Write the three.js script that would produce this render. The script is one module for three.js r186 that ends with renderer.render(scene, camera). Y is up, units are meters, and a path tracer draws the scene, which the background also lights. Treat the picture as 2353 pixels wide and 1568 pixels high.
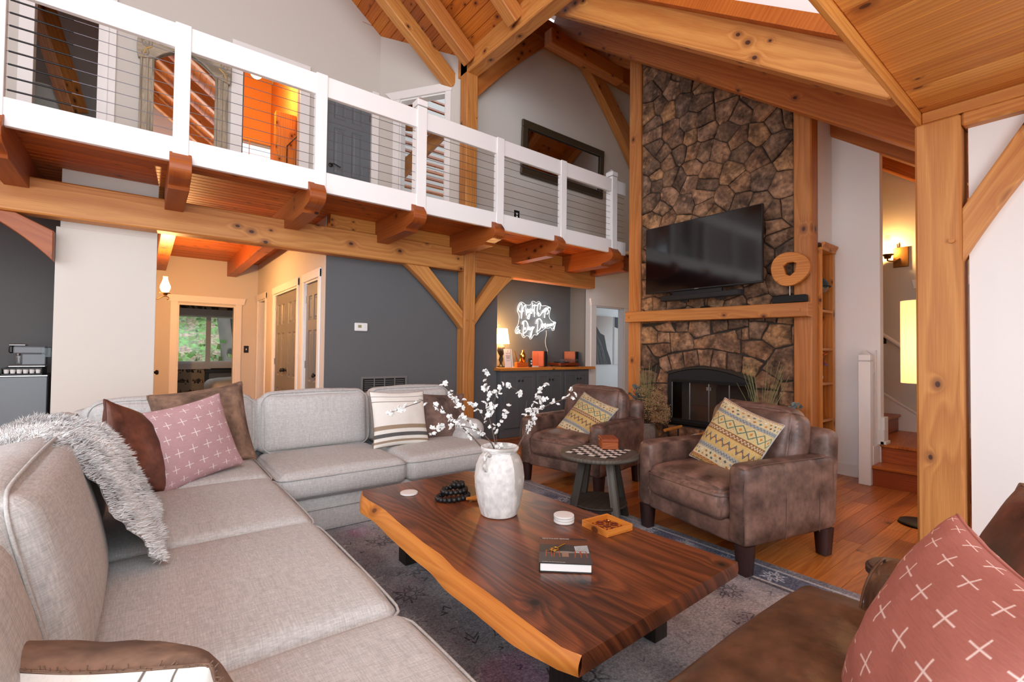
import * as THREE from 'three';
import { mergeGeometries, mergeVertices } from 'three/addons/utils/BufferGeometryUtils.js';
import { RectAreaLightUniformsLib } from 'three/addons/lights/RectAreaLightUniformsLib.js';
import { FontLoader } from 'three/addons/loaders/FontLoader.js';

// ------------------------------------------------------------------ camera, sky, light, exposure
const scene = new THREE.Scene();
const renderer = new THREE.WebGLRenderer({ antialias: true });
renderer.toneMapping = THREE.LinearToneMapping;
renderer.toneMappingExposure = 1.85;
renderer.shadowMap.enabled = true;
RectAreaLightUniformsLib.init();

const camera = new THREE.PerspectiveCamera(71.868, 1.5, 0.05, 120);
{
  const yaw = 0.664242, pitch = 0.02155, roll = 0.011245;
  const f = new THREE.Vector3(Math.sin(yaw) * Math.cos(pitch), Math.sin(pitch), -Math.cos(yaw) * Math.cos(pitch));
  const r0 = new THREE.Vector3(Math.cos(yaw), 0, Math.sin(yaw)), u0 = new THREE.Vector3().crossVectors(r0, f);
  const c = Math.cos(roll), s = Math.sin(roll);
  const r = r0.clone().multiplyScalar(c).addScaledVector(u0, s), u = u0.clone().multiplyScalar(c).addScaledVector(r0, -s);
  camera.quaternion.setFromRotationMatrix(new THREE.Matrix4().makeBasis(r, u, f.clone().negate()));
  camera.position.set(0, 1.22, 0);
}
scene.background = new THREE.Color().setRGB(0.92, 1.03, 1.2);      // even overcast sky
scene.backgroundIntensity = 1.0;
function windowLight(name, x, y, z, w, h, tx, ty, tz, k) {          // daylight that comes in through a window opening
  const l = new THREE.RectAreaLight(new THREE.Color(0.94, 0.985, 1.04), k, w, h);
  l.name = name; l.position.set(x, y, z); l.lookAt(tx, ty, tz); scene.add(l);
}
windowLight('south_window_daylight', -1.1, 4.6, 2.5, 4.6, 3.6, -1.1, 4.3, -5, 2.2);
windowLight('south_door_daylight', -1.0, 1.25, 2.5, 4.4, 2.2, -1.0, 1.25, -5, 2.2);
windowLight('west_window_daylight', -3.6, 1.5, -1.2, 4.6, 1.9, 3, 1.5, -1.2, 0.9);
windowLight('west_clerestory_daylight', -3.6, 3.9, -1.2, 4.6, 1.9, 3, 3.2, -1.2, 1.5);

// ------------------------------------------------------------------ helpers
let _s = 12345;
const seed = (n) => { _s = (n * 2654435761) >>> 0; };
const rnd = () => { _s = (_s + 0x6d2b79f5) | 0; let t = Math.imul(_s ^ (_s >>> 15), 1 | _s); t = (t + Math.imul(t ^ (t >>> 7), 61 | t)) ^ t; return ((t ^ (t >>> 14)) >>> 0) / 4294967296; };
const rr = (a, b) => a + (b - a) * rnd();
const V = (x, y, z) => new THREE.Vector3(x, y, z);
const clamp = (x, a, b) => Math.min(b, Math.max(a, x)), lerp = (a, b, t) => a + (b - a) * t;
const sst = (a, b, x) => { const t = clamp((x - a) / (b - a), 0, 1); return t * t * (3 - 2 * t); };
const PT = new Float32Array(65536); seed(7); for (let i = 0; i < 65536; i++) PT[i] = rnd();
function vn(x, y) {                                                  // value noise
  const ix = Math.floor(x), iy = Math.floor(y); let fx = x - ix, fy = y - iy;
  fx = fx * fx * (3 - 2 * fx); fy = fy * fy * (3 - 2 * fy);
  const h = (a, b) => PT[((a * 73 + 11) & 255) * 256 + ((b * 151 + a * 37 + 5) & 255)];
  return lerp(lerp(h(ix, iy), h(ix + 1, iy), fx), lerp(h(ix, iy + 1), h(ix + 1, iy + 1), fx), fy);
}
const fbm = (x, y, o = 4) => { let s = 0, a = 0.5, n = 0; for (let i = 0; i < o; i++) { s += a * vn(x, y); n += a; a *= 0.5; x = x * 2.03 + 17.1; y = y * 2.03 + 9.7; } return s / n; };

function tex(w, h, fn, srgb = true, mirror = true) {
  const d = new Uint8Array(w * h * 4);
  for (let y = 0; y < h; y++) for (let x = 0; x < w; x++) {
    const c = fn((x + 0.5) / w, (y + 0.5) / h), o = (y * w + x) * 4;
    if (typeof c === 'number') { d[o] = d[o + 1] = d[o + 2] = clamp(c, 0, 255); } else { d[o] = clamp(c[0], 0, 255); d[o + 1] = clamp(c[1], 0, 255); d[o + 2] = clamp(c[2], 0, 255); }
    d[o + 3] = 255;
  }
  const t = new THREE.DataTexture(d, w, h);
  if (srgb) t.colorSpace = THREE.SRGBColorSpace;
  t.magFilter = THREE.LinearFilter; t.minFilter = THREE.LinearMipmapLinearFilter; t.generateMipmaps = true;
  t.wrapS = t.wrapT = mirror ? THREE.MirroredRepeatWrapping : THREE.RepeatWrapping; t.needsUpdate = true;
  return t;
}
function canvasTex(w, h, draw) {
  const c = document.createElement('canvas'); c.width = w; c.height = h; draw(c.getContext('2d'), w, h);
  const t = new THREE.CanvasTexture(c); t.colorSpace = THREE.SRGBColorSpace; return t;
}
const mixc = (a, b, t) => [lerp(a[0], b[0], t), lerp(a[1], b[1], t), lerp(a[2], b[2], t)];

// wood: 2.4 m along the grain by 0.6 m across
function woodTex(sd, dark, light, knot, { rings = 22, nk = 9, wav = 1.5, con = 1, W = 1024, H = 512 } = {}) {
  seed(sd); const kn = []; for (let i = 0; i < nk; i++) kn.push([rr(0, 2.4), rr(0.03, 0.57), rr(0.006, 0.016)]);
  const ox = rr(0, 90), oy = rr(0, 90);
  return tex(W, H, (u, v) => {
    const x = u * 2.4, y = v * 0.6; let d = y * rings + wav * (fbm(x * 0.55 + ox, y * 5 + oy, 3) - 0.5) * 4, k = 0, halo = 0;
    for (const [kx, ky, r] of kn) { const e = Math.hypot((x - kx) / 1.5, y - ky); if (e < 0.16) { d += 1.6 * Math.exp(-((e / (r * 3.2)) ** 2)); k = Math.max(k, 1 - sst(r * 0.75, r * 1.15, e)); halo = Math.max(halo, 1 - sst(r, r * 3.5, e)); } }
    const f = d - Math.floor(d), ring = f < 0.75 ? f / 0.75 : (1 - f) / 0.25, fine = vn(x * 9 + ox, y * 420), broad = fbm(x * 0.7 + oy, y * 9 + ox, 3);
    let c = mixc(light, dark, clamp((ring * 0.45 + (fine - 0.5) * 0.35 + (broad - 0.5) * 0.9) * con + 0.12, 0, 1));
    c = mixc(c, mixc(dark, knot, 0.5), halo * 0.5); return mixc(c, knot, k * 0.92);
  });
}
const mat = (o) => new THREE.MeshStandardMaterial(o);
const pmat = (o) => new THREE.MeshPhysicalMaterial(o);
const col = (r, g, b) => new THREE.Color().setRGB(r / 255, g / 255, b / 255, THREE.SRGBColorSpace);

// ---- geometry: everything non-indexed with position, normal, uv
function fin(g) {
  if (g.index) g = g.toNonIndexed();
  if (!g.attributes.normal) g.computeVertexNormals();
  for (const k of Object.keys(g.attributes)) if (!['position', 'normal', 'uv'].includes(k)) g.deleteAttribute(k);
  if (!g.attributes.uv) g.setAttribute('uv', new THREE.BufferAttribute(new Float32Array(g.attributes.position.count * 2), 2));
  return g;
}
function merge(a) { a = (Array.isArray(a) ? a.flat(3) : [a]).map(fin); return a.length === 1 ? a[0] : mergeGeometries(a); }
// box-projected uv in units of (su, sv) metres with the grain along an axis
function guv(g, axis = 0, su = 2.4, sv = 0.6, ou = rr(0, 5), ov = rr(0, 5)) {
  g = fin(g); const p = g.attributes.position, n = g.attributes.normal, uv = g.attributes.uv, o = [1, 2, 0], q = [2, 0, 1];
  const a = axis, b = o[a], c = q[a], get = (at, i, k) => at.array[i * 3 + k];
  for (let i = 0; i < p.count; i += 3) {
    let nx = [0, 0, 0]; for (let j = 0; j < 3; j++) for (let k = 0; k < 3; k++) nx[k] += Math.abs(get(n, i + j, k));
    let s, t; if (nx[a] > nx[b] && nx[a] > nx[c]) { s = b; t = c; } else if (nx[b] > nx[c]) { s = a; t = c; } else { s = a; t = b; }
    for (let j = 0; j < 3; j++) uv.setXY(i + j, get(p, i + j, s) / su + ou, get(p, i + j, t) / sv + ov + (t === c ? 0.37 : 0));
  }
  return g;
}
// chamfered box between two corners
function cb(x0, x1, y0, y1, z0, z1, c = 0.004) {
  c = Math.min(c, (x1 - x0) / 2.01, (y1 - y0) / 2.01, (z1 - z0) / 2.01);
  const X = [x0, x1], Y = [y0, y1], Z = [z0, z1], P = [];
  const v = (ix, iy, iz, ax) => { const s = (i) => (i ? -c : c); return [X[ix] + (ax === 0 ? 0 : s(ix)), Y[iy] + (ax === 1 ? 0 : s(iy)), Z[iz] + (ax === 2 ? 0 : s(iz))]; };
  const quad = (a, b, d, e, flip) => { const q = flip ? [a, e, d, b] : [a, b, d, e]; P.push(...q[0], ...q[1], ...q[2], ...q[0], ...q[2], ...q[3]); };
  const tri = (a, b, d, flip) => { const q = flip ? [a, d, b] : [a, b, d]; P.push(...q[0], ...q[1], ...q[2]); };
  for (let s = 0; s < 2; s++) {
    quad(v(s, 0, 0, 0), v(s, 1, 0, 0), v(s, 1, 1, 0), v(s, 0, 1, 0), !s);
    quad(v(0, s, 0, 1), v(0, s, 1, 1), v(1, s, 1, 1), v(1, s, 0, 1), !s);
    quad(v(0, 0, s, 2), v(1, 0, s, 2), v(1, 1, s, 2), v(0, 1, s, 2), !s);
  }
  if (c > 0) for (let a = 0; a < 2; a++) for (let b = 0; b < 2; b++) {
    quad(v(a, b, 0, 0), v(a, b, 0, 1), v(a, b, 1, 1), v(a, b, 1, 0), !(a ^ b) ? false : true);
    quad(v(a, 0, b, 2), v(a, 0, b, 0), v(a, 1, b, 0), v(a, 1, b, 2), !(a ^ b) ? false : true);
    quad(v(0, a, b, 1), v(0, a, b, 2), v(1, a, b, 2), v(1, a, b, 1), !(a ^ b) ? false : true);
    for (let d = 0; d < 2; d++) tri(v(a, b, d, 0), v(a, b, d, 1), v(a, b, d, 2), (a + b + d) % 2 === 1 ? false : true);
  }
  const g = new THREE.BufferGeometry(); g.setAttribute('position', new THREE.Float32BufferAttribute(P, 3)); g.computeVertexNormals();
  // a convex body: every triangle looks away from its centre
  const p = g.attributes.position.array, m = [(x0 + x1) / 2, (y0 + y1) / 2, (z0 + z1) / 2], nn = g.attributes.normal.array;
  for (let i = 0; i < p.length; i += 9) {
    let dot = 0; for (let k = 0; k < 3; k++) dot += nn[i + k] * ((p[i + k] + p[i + 3 + k] + p[i + 6 + k]) / 3 - m[k]);
    if (dot < 0) for (let k = 0; k < 3; k++) { const t = p[i + 3 + k]; p[i + 3 + k] = p[i + 6 + k]; p[i + 6 + k] = t; }
  }
  g.computeVertexNormals();
  return fin(g);
}
// a box with its grain along its longest side
function wb(x0, x1, y0, y1, z0, z1, c = 0.006, axis) {
  const d = [x1 - x0, y1 - y0, z1 - z0]; if (axis === undefined) axis = d.indexOf(Math.max(...d));
  return guv(cb(x0, x1, y0, y1, z0, z1, c), axis);
}
// a timber from a to b (its centre line), w across, h high, turned so that its high side stays upright
function timber(a, b, w, h, c = 0.01) {
  const L = a.distanceTo(b), x = b.clone().sub(a).normalize(), up = Math.abs(x.y) > 0.95 ? V(1, 0, 0) : V(0, 1, 0), z = V().crossVectors(x, up).normalize(), y = V().crossVectors(z, x);
  const g = guv(cb(0, L, -h / 2, h / 2, -w / 2, w / 2, c), 0);
  return g.applyMatrix4(new THREE.Matrix4().makeBasis(x, y, z).setPosition(a));
}
// outline (x, y) pushed out along z
function ext(pts, depth, bevel = 0, opt = {}) {
  const sh = pts instanceof THREE.Shape ? pts : new THREE.Shape(pts.map((p) => new THREE.Vector2(p[0], p[1])));
  const g = new THREE.ExtrudeGeometry(sh, { depth: depth - 2 * bevel, bevelEnabled: bevel > 0, bevelThickness: bevel, bevelSize: bevel, bevelOffset: -bevel, bevelSegments: 2, curveSegments: 10, ...opt });
  if (bevel) g.translate(0, 0, bevel); return fin(g);
}
const lathe = (pts, n = 28) => fin(new THREE.LatheGeometry(pts.map((p) => new THREE.Vector2(p[0], p[1])), n));
const tube = (pts, r, n = 24, m = 8, closed = false) => fin(new THREE.TubeGeometry(new THREE.CatmullRomCurve3(pts.map((p) => (p.isVector3 ? p : V(...p))), closed), n, r, m, closed));
const cyl = (r0, r1, h, n = 20) => fin(new THREE.CylinderGeometry(r0, r1, h, n));
function rod(a, b, r, n = 10) { a = a.isVector3 ? a : V(...a); b = b.isVector3 ? b : V(...b); const d = b.clone().sub(a), g = cyl(r, r, d.length(), n); return g.applyMatrix4(new THREE.Matrix4().compose(a.clone().add(b).multiplyScalar(0.5), new THREE.Quaternion().setFromUnitVectors(V(0, 1, 0), d.clone().normalize()), V(1, 1, 1))); }
const tr = (g, x, y, z, rx = 0, ry = 0, rz = 0, s = 1) => g.applyMatrix4(new THREE.Matrix4().compose(V(x, y, z), new THREE.Quaternion().setFromEuler(new THREE.Euler(rx, ry, rz)), V(s, s, s)));
// a smooth surface from a grid of points f(i, j) -> [x, y, z], uv in [0, 1]
function grid(nu, nv, f, flip = false) {
  const P = [], U = [], I = [];
  for (let j = 0; j <= nv; j++) for (let i = 0; i <= nu; i++) { P.push(...f(i / nu, j / nv)); U.push(i / nu, j / nv); }
  for (let j = 0; j < nv; j++) for (let i = 0; i < nu; i++) { const a = j * (nu + 1) + i, b = a + 1, c = a + nu + 1, d = c + 1; if (flip) I.push(a, c, b, b, c, d); else I.push(a, b, c, b, d, c); }
  const g = new THREE.BufferGeometry(); g.setAttribute('position', new THREE.Float32BufferAttribute(P, 3)); g.setAttribute('uv', new THREE.Float32BufferAttribute(U, 2)); g.setIndex(I); g.computeVertexNormals();
  return fin(g);
}

// ---- things
const used = {};
function numbered(n) { used[n] = (used[n] ?? -1) + 1; return used[n] ? n + '_' + String(used[n]).padStart(3, '0') : n; }
function mesh(name, geos, m, parent, extra) {
  const o = new THREE.Mesh(merge(geos), m); o.name = parent ? name : numbered(name); o.castShadow = o.receiveShadow = true;
  if (extra) Object.assign(o.userData, extra); (parent || scene).add(o); return o;
}
function thing(name, label, category, at = [0, 0, 0], turn = 0, group) {
  const o = new THREE.Group(); o.name = numbered(name); o.position.set(...at); o.rotation.y = turn; o.userData = { label, category }; if (group) o.userData.group = group; scene.add(o); return o;
}
function tag(o, label, category, group) { o.userData.label = label; o.userData.category = category; if (group) o.userData.group = group; return o; }
function struct(name, geos, m, parent) { const o = mesh(name, geos, m, parent); if (!parent) o.userData.kind = 'structure'; return o; }
function structGroup(name) { const o = new THREE.Group(); o.name = numbered(name); o.userData.kind = 'structure'; scene.add(o); return o; }
function copy(o, label, at, turn) { const c = o.clone(); c.name = numbered(o.name.replace(/_\d{3}$/, '')); c.userData = { ...o.userData }; if (label) c.userData.label = label; if (at) c.position.set(...at); if (turn !== undefined) c.rotation.y = turn; scene.add(c); return c; }

// ------------------------------------------------------------------ materials
const T = {
  pine: woodTex(1, [176, 106, 48], [214, 154, 86], [66, 34, 20], { nk: 9 }),
  pine2: woodTex(2, [170, 104, 50], [210, 150, 84], [70, 38, 24], { nk: 6, rings: 16 }),
  board: woodTex(3, [188, 124, 58], [232, 182, 108], [92, 52, 26], { nk: 16, rings: 30, wav: 1.1 }),
  oak: woodTex(4, [150, 86, 38], [206, 138, 72], [100, 58, 30], { nk: 2, rings: 34, wav: 3.2 }),
  walnut: woodTex(5, [56, 28, 16], [138, 74, 40], [24, 12, 8], { nk: 3, rings: 13, wav: 3.4, con: 1.25 }),
  gray: woodTex(6, [62, 58, 54], [124, 118, 110], [40, 36, 32], { nk: 3, rings: 30 }),
  linen: tex(512, 512, (u, v) => { const a = vn(u * 128, v * 12) + vn(u * 16, v * 128), w = Math.sin(u * 128 * 2 * Math.PI) * Math.sin(v * 128 * 2 * Math.PI), s = 224 + (a - 1) * 26 + w * 9 + (vn(u * 300, v * 300) - 0.5) * 16; return [s, s * 0.99, s * 0.97]; }),
  linenB: tex(512, 512, (u, v) => 128 + 70 * Math.sin(u * 128 * 2 * Math.PI) * Math.sin(v * 128 * 2 * Math.PI) + (vn(u * 90, v * 90) - 0.5) * 60, false),
  leather: tex(512, 512, (u, v) => { const a = fbm(u * 6, v * 6, 5), b = fbm(u * 30 + 9, v * 30, 3), s = 150 + (a - 0.5) * 150 + (b - 0.5) * 40; return [s * 1.02, s * 0.98, s * 0.96]; }),
  leatherB: tex(512, 512, (u, v) => { const a = fbm(u * 60, v * 60, 3), b = fbm(u * 7 + 3, v * 9, 4); return 128 + (a - 0.5) * 80 + Math.abs(b - 0.5) * 300; }, false),
  stone: tex(512, 512, (u, v) => { const a = fbm(u * 5, v * 5, 5), b = fbm(u * 22 + 5, v * 22, 4), c = vn(u * 3 + 40, v * 3), s = 150 + (a - 0.5) * 170 + (b - 0.5) * 110, w = sst(0.62, 0.75, fbm(u * 9 + 70, v * 9 + 3, 4)) * 36; return [s + 10 * c + w, s * 0.93 + w, s * (0.8 + 0.1 * (1 - c)) + w]; }),
  stoneB: tex(512, 512, (u, v) => 255 * (0.6 * fbm(u * 8, v * 8, 5) + 0.4 * fbm(u * 40, v * 40, 3)), false),
  plaster: tex(256, 256, (u, v) => 128 + (fbm(u * 60, v * 60, 3) - 0.5) * 120, false),
  fur: tex(512, 512, (u, v) => { const a = fbm(u * 5, v * 7, 4), b = fbm(u * 60, v * 22, 3), s = 205 + (b - 0.5) * 60 - sst(0.5, 0.68, a) * 62; return [s, s * 0.985, s * 0.965]; }),
  mottle: tex(512, 512, (u, v) => { const a = fbm(u * 4 + 3, v * 4 + 8, 5), d = sst(0.54, 0.66, a), b = fbm(u * 40, v * 40, 3), s = 222 + (b - 0.5) * 50; return mixc([s, s * 0.985, s * 0.96], [128 + b * 50, 124 + b * 46, 116 + b * 42], d * (0.45 + 0.5 * b)); }),
  bark: tex(256, 512, (u, v) => { const a = fbm(u * 9, v * 3, 4), s = 70 + 110 * a - 60 * sst(0.5, 0.6, fbm(u * 14 + 7, v * 4, 3)); return [s, s * 0.94, s * 0.87]; }),
  leafy: tex(512, 512, (u, v) => { const a = fbm(u * 9, v * 9, 5), b = fbm(u * 40, v * 40, 3), g = sst(0.35, 0.6, a); return mixc([120 + b * 110, 104 + b * 100, 84 + b * 90], [70 + b * 90, 110 + b * 110, 60 + b * 60], g * b * 1.4); }),
};
const wood = (map, tint, rough = 0.5) => mat({ map, color: tint, roughness: rough });
const M = {
  white: mat({ color: col(238, 237, 234), roughness: 0.5 }),
  trim: mat({ color: col(240, 238, 234), roughness: 0.45 }),
  wallGray: mat({ color: col(208, 203, 194), roughness: 0.9, bumpMap: T.plaster, bumpScale: 0.0003 }),
  wallCream: mat({ color: col(214, 209, 199), roughness: 0.9 }),
  wallWhite: mat({ color: col(240, 238, 234), roughness: 0.9 }),
  wallDark: mat({ color: col(98, 100, 101), roughness: 0.75 }),
  wallKitchen: mat({ color: col(92, 90, 88), roughness: 0.75 }),
  cabinet: mat({ color: col(92, 95, 97), roughness: 0.5 }),
  doorGray: mat({ color: col(118, 116, 112), roughness: 0.45 }),
  doorBlue: mat({ color: col(104, 112, 116), roughness: 0.45 }),
  beam: wood(T.pine, col(255, 250, 240)), beam2: wood(T.pine2, col(246, 232, 216)), post: wood(T.pine2, col(255, 250, 238), 0.55),
  bracket: wood(T.pine, col(196, 150, 118), 0.45), rafter: wood(T.pine, col(236, 206, 172), 0.55),
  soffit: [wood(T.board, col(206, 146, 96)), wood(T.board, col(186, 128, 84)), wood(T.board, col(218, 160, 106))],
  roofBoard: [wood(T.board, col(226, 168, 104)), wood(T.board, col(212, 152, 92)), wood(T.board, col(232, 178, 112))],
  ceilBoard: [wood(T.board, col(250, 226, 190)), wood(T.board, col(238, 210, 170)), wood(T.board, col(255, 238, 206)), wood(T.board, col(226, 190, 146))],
  floor: [wood(T.oak, col(255, 236, 206), 0.32), wood(T.oak, col(232, 204, 170), 0.32), wood(T.oak, col(255, 246, 220), 0.32), wood(T.oak, col(196, 158, 126), 0.32)],
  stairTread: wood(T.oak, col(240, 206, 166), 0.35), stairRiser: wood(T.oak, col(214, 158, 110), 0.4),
  shelf: wood(T.board, col(232, 200, 156)), plywood: wood(T.board, col(236, 214, 168), 0.6),
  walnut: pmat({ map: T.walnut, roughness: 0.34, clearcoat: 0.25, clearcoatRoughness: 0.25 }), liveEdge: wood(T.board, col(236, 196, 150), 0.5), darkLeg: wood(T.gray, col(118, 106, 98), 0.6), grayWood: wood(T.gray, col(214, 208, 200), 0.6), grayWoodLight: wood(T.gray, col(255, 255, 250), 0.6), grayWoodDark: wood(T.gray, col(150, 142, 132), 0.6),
  iron: mat({ color: col(44, 43, 44), roughness: 0.42, metalness: 0.7 }), black: mat({ color: col(22, 22, 23), roughness: 0.45 }), blackMatte: mat({ color: col(30, 30, 31), roughness: 0.85 }),
  steel: mat({ color: col(190, 190, 190), roughness: 0.28, metalness: 1 }), nickel: mat({ color: col(150, 148, 146), roughness: 0.35, metalness: 1 }), cable: mat({ color: col(120, 120, 128), roughness: 0.35, metalness: 0.9 }),
  gold: mat({ color: col(212, 168, 84), roughness: 0.18, metalness: 1 }), bronze: mat({ color: col(120, 84, 44), roughness: 0.4, metalness: 0.8 }),
  glass: pmat({ color: 0xffffff, transmission: 1, thickness: 0, roughness: 0.0, ior: 1.45 }),
  screen: pmat({ color: col(6, 7, 9), roughness: 0.1, clearcoat: 0.6, clearcoatRoughness: 0.1 }),
  mirror: mat({ color: col(236, 236, 236), roughness: 0.02, metalness: 1 }),
  linen: mat({ map: T.linen, color: col(226, 226, 226), roughness: 0.95, bumpMap: T.linenB, bumpScale: 0.0012 }), linenWelt: mat({ map: T.linen, color: col(216, 216, 215), roughness: 0.95 }),
  leather: pmat({ map: T.leather, color: col(186, 150, 134), roughness: 0.42, bumpMap: T.leatherB, bumpScale: 0.0012 }),
  leatherSofa: pmat({ map: T.leather, color: col(160, 114, 82), roughness: 0.4, bumpMap: T.leatherB, bumpScale: 0.0016 }),
  leatherRed: pmat({ map: T.leather, color: col(170, 108, 86), roughness: 0.38, bumpMap: T.leatherB, bumpScale: 0.0014 }),
  suede: mat({ map: T.leather, color: col(200, 164, 138), roughness: 0.95 }), velvet: pmat({ map: T.leather, color: col(176, 148, 136), roughness: 0.9, sheen: 0.6, sheenColor: col(220, 200, 190), sheenRoughness: 0.5 }),
  chairLeg: mat({ color: col(58, 36, 34), roughness: 0.4 }),
  stone: [[206, 172, 140], [184, 158, 134], [222, 186, 144], [166, 144, 124], [196, 162, 132], [210, 178, 150]].map((c) => mat({ map: T.stone, color: col(...c), roughness: 0.9, bumpMap: T.stoneB, bumpScale: 0.012 })),
  mortar: mat({ color: col(58, 50, 43), roughness: 1 }),
  soot: mat({ color: col(24, 23, 22), roughness: 0.9 }),
  ceramic: mat({ map: T.mottle, roughness: 0.85, bumpMap: T.stoneB, bumpScale: 0.004 }), coaster: mat({ color: col(226, 222, 216), roughness: 0.8 }),
  petal: pmat({ color: col(250, 250, 246), roughness: 0.8, transmission: 0.3, thickness: 0 }), twig: mat({ color: col(92, 76, 66), roughness: 0.9 }),
  paper: mat({ color: col(240, 238, 232), roughness: 0.8 }),
  grass: mat({ map: T.leafy, roughness: 1 }), trunk: mat({ map: T.bark, roughness: 1, bumpMap: T.bark, bumpScale: 0.03 }),
};

// ------------------------------------------------------------------ the setting
const LOFT = 2.75, SOF = 2.69;
const roofY = (x) => (x > -0.2 ? 5.14 + 0.76 * (3.3 - x) : 5.14 + 0.76 * (3.7 + x));
const wingY = (z) => 2.77 + 0.75 * (-0.82 - z);                       // underside of the wing's rafters
const B = (x0, x1, y0, y1, z0, z1, c = 0.002) => cb(x0, x1, y0, y1, z0, z1, c);
// a wall in a plane z = const from an outline with holes; the outline is (x, y)
function wallXY(name, outline, holes, z0, z1, m) {
  const sh = new THREE.Shape(outline.map((p) => new THREE.Vector2(...p)));
  for (const h of holes) sh.holes.push(new THREE.Path(h.map((p) => new THREE.Vector2(...p))));
  return struct(name, ext(sh, z1 - z0).translate(0, 0, z0), m);
}
const rect = (a, b, c, d) => [[a, c], [b, c], [b, d], [a, d]];
// a wall in a plane x = const; the outline is (z, y)
function wallZY(name, outline, holes, x0, x1, m) {
  const sh = new THREE.Shape(outline.map(([z, y]) => new THREE.Vector2(-z, y)));
  for (const h of holes) sh.holes.push(new THREE.Path(h.map(([z, y]) => new THREE.Vector2(-z, y))));
  return struct(name, ext(sh, x1 - x0).rotateY(Math.PI / 2).translate(x0, 0, 0), m);
}

// floor: a slab, planks where they show, a plain field of boards elsewhere
const floor = structGroup('floor');
mesh('slab', B(-4, 9.2, -0.2, -0.016, -13, 3), M.mortar, floor);
{
  const field = [wb(-4, 2.3, -0.016, 0, -13, 3, 0), wb(2.3, 9.2, -0.016, 0, -13, -5.72, 0), wb(5.66, 9.2, -0.016, 0, -5.72, 3, 0), wb(2.3, 5.66, -0.016, 0, 0.62, 3, 0)];
  mesh('floor_field', field, M.floor[0], floor, { kind: 'stuff' });
  seed(31); const w = 0.115;
  for (let z = -5.72; z < 0.6; z += w) { let x = 2.3; while (x < 5.65) { const x1 = Math.min(5.66, x + rr(0.55, 1.5)), k = rnd(); mesh('plank', wb(x + 0.0008, x1 - 0.0008, -0.016, -0.0002, z + 0.0006, z + w - 0.0006, 0.0012, 0), M.floor[k < 0.4 ? 0 : k < 0.65 ? 1 : k < 0.9 ? 2 : 3], floor); x = x1; } }
}
// ground-floor walls
struct('wall_back', [B(1.57, 3.913, 0, SOF, -5.36, -5.34), B(1.7, 3.913, 0, SOF, -5.46, -5.36)], M.wallDark);
struct('wall_nook', [B(3.8, 5.81, 0, SOF, -5.81, -5.69), B(3.8, 3.913, 0, SOF, -5.69, -5.46), B(5.702, 5.81, 0, SOF, -5.69, -5.36), B(5.702, 5.716, 0, SOF, -5.36, -5.342)], M.wallDark);
wallXY('wall_back', [[5.716, 0], [5.956, 0], [5.956, 2.0], [6.696, 2.0], [6.696, 0], [9, 0], [9, SOF], [5.716, SOF]], [], -5.46, -5.34, M.wallWhite);
struct('wall_back', [B(-0.585, 0.08, 0, 2.205, -5.46, -5.34), B(-0.56, 0.08, 2.205, SOF, -5.46, -5.34)], M.wallCream);
wallZY('wall_hall_right', [[-5.36, 0], [-5.586, 0], [-5.586, 2.04], [-6.186, 2.04], [-6.186, 0], [-6.53, 0], [-6.53, 2.04], [-7.9, 2.04], [-7.9, 0], [-8.56, 0], [-8.56, 2.04], [-9.18, 2.04], [-9.18, 0], [-9.3, 0], [-9.3, SOF], [-5.36, SOF]], [], 1.566, 1.686, M.wallCream);
struct('wall_hall_left', B(-0.04, 0.08, 0, SOF, -9.3, -5.46), M.wallCream);
wallXY('wall_hall_back', [[-4, 0], [0.426, 0], [0.426, 1.935], [1.232, 1.935], [1.232, 0], [9, 0], [9, SOF], [-4, SOF]], [], -9.42, -9.3, M.wallCream);
struct('wall_kitchen', B(-3.7, -0.04, 0, SOF, -6.42, -6.3), M.wallKitchen);
struct('wall_closet', [B(1.69, 2.4, 0, SOF, -8.3, -8.25), B(2.35, 2.4, 0, SOF, -8.25, -5.46), B(3.2, 3.25, 0, SOF, -9.3, -8.3)], M.wallCream);
// casings round the ground-floor openings
function casingZ(x, z0, z1, head, m = M.trim) { return [B(x - 0.018, x, 0, head + 0.09, z1, z1 + 0.075), B(x - 0.018, x, 0, head + 0.09, z0 - 0.075, z0), B(x - 0.026, x, head, head + 0.1, z0 - 0.075, z1 + 0.075)]; }
const jambZ = (z0, z1, head) => [B(1.566, 1.686, 0, head, z0, z0 + 0.02), B(1.566, 1.686, 0, head, z1 - 0.02, z1), B(1.566, 1.686, head - 0.02, head, z0 + 0.02, z1 - 0.02)];
struct('trim', [casingZ(1.566, -6.186, -5.586, 2.04), jambZ(-6.186, -5.586, 2.04)], M.trim);
struct('trim', [B(1.548, 1.566, 0, 2.13, -6.53, -6.455), B(1.548, 1.566, 0, 2.13, -7.975, -7.9), B(1.54, 1.566, 2.04, 2.14, -7.975, -6.455), jambZ(-7.9, -6.53, 2.04)], M.trim);
struct('trim', [casingZ(1.566, -9.18, -8.56, 2.04), jambZ(-9.18, -8.56, 2.04)], M.trim);
struct('trim', [B(0.33, 0.426, 0, 1.965, -9.3, -9.282), B(1.232, 1.33, 0, 1.965, -9.3, -9.282), ext([[0.3, 1.965], [1.36, 1.965], [1.385, 2.07], [0.275, 2.07]], 0.03).translate(0, 0, -9.3), B(0.426, 0.446, 0, 1.935, -9.42, -9.3), B(1.212, 1.232, 0, 1.935, -9.42, -9.3), B(0.446, 1.212, 1.915, 1.935, -9.42, -9.3)], M.trim);
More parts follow.
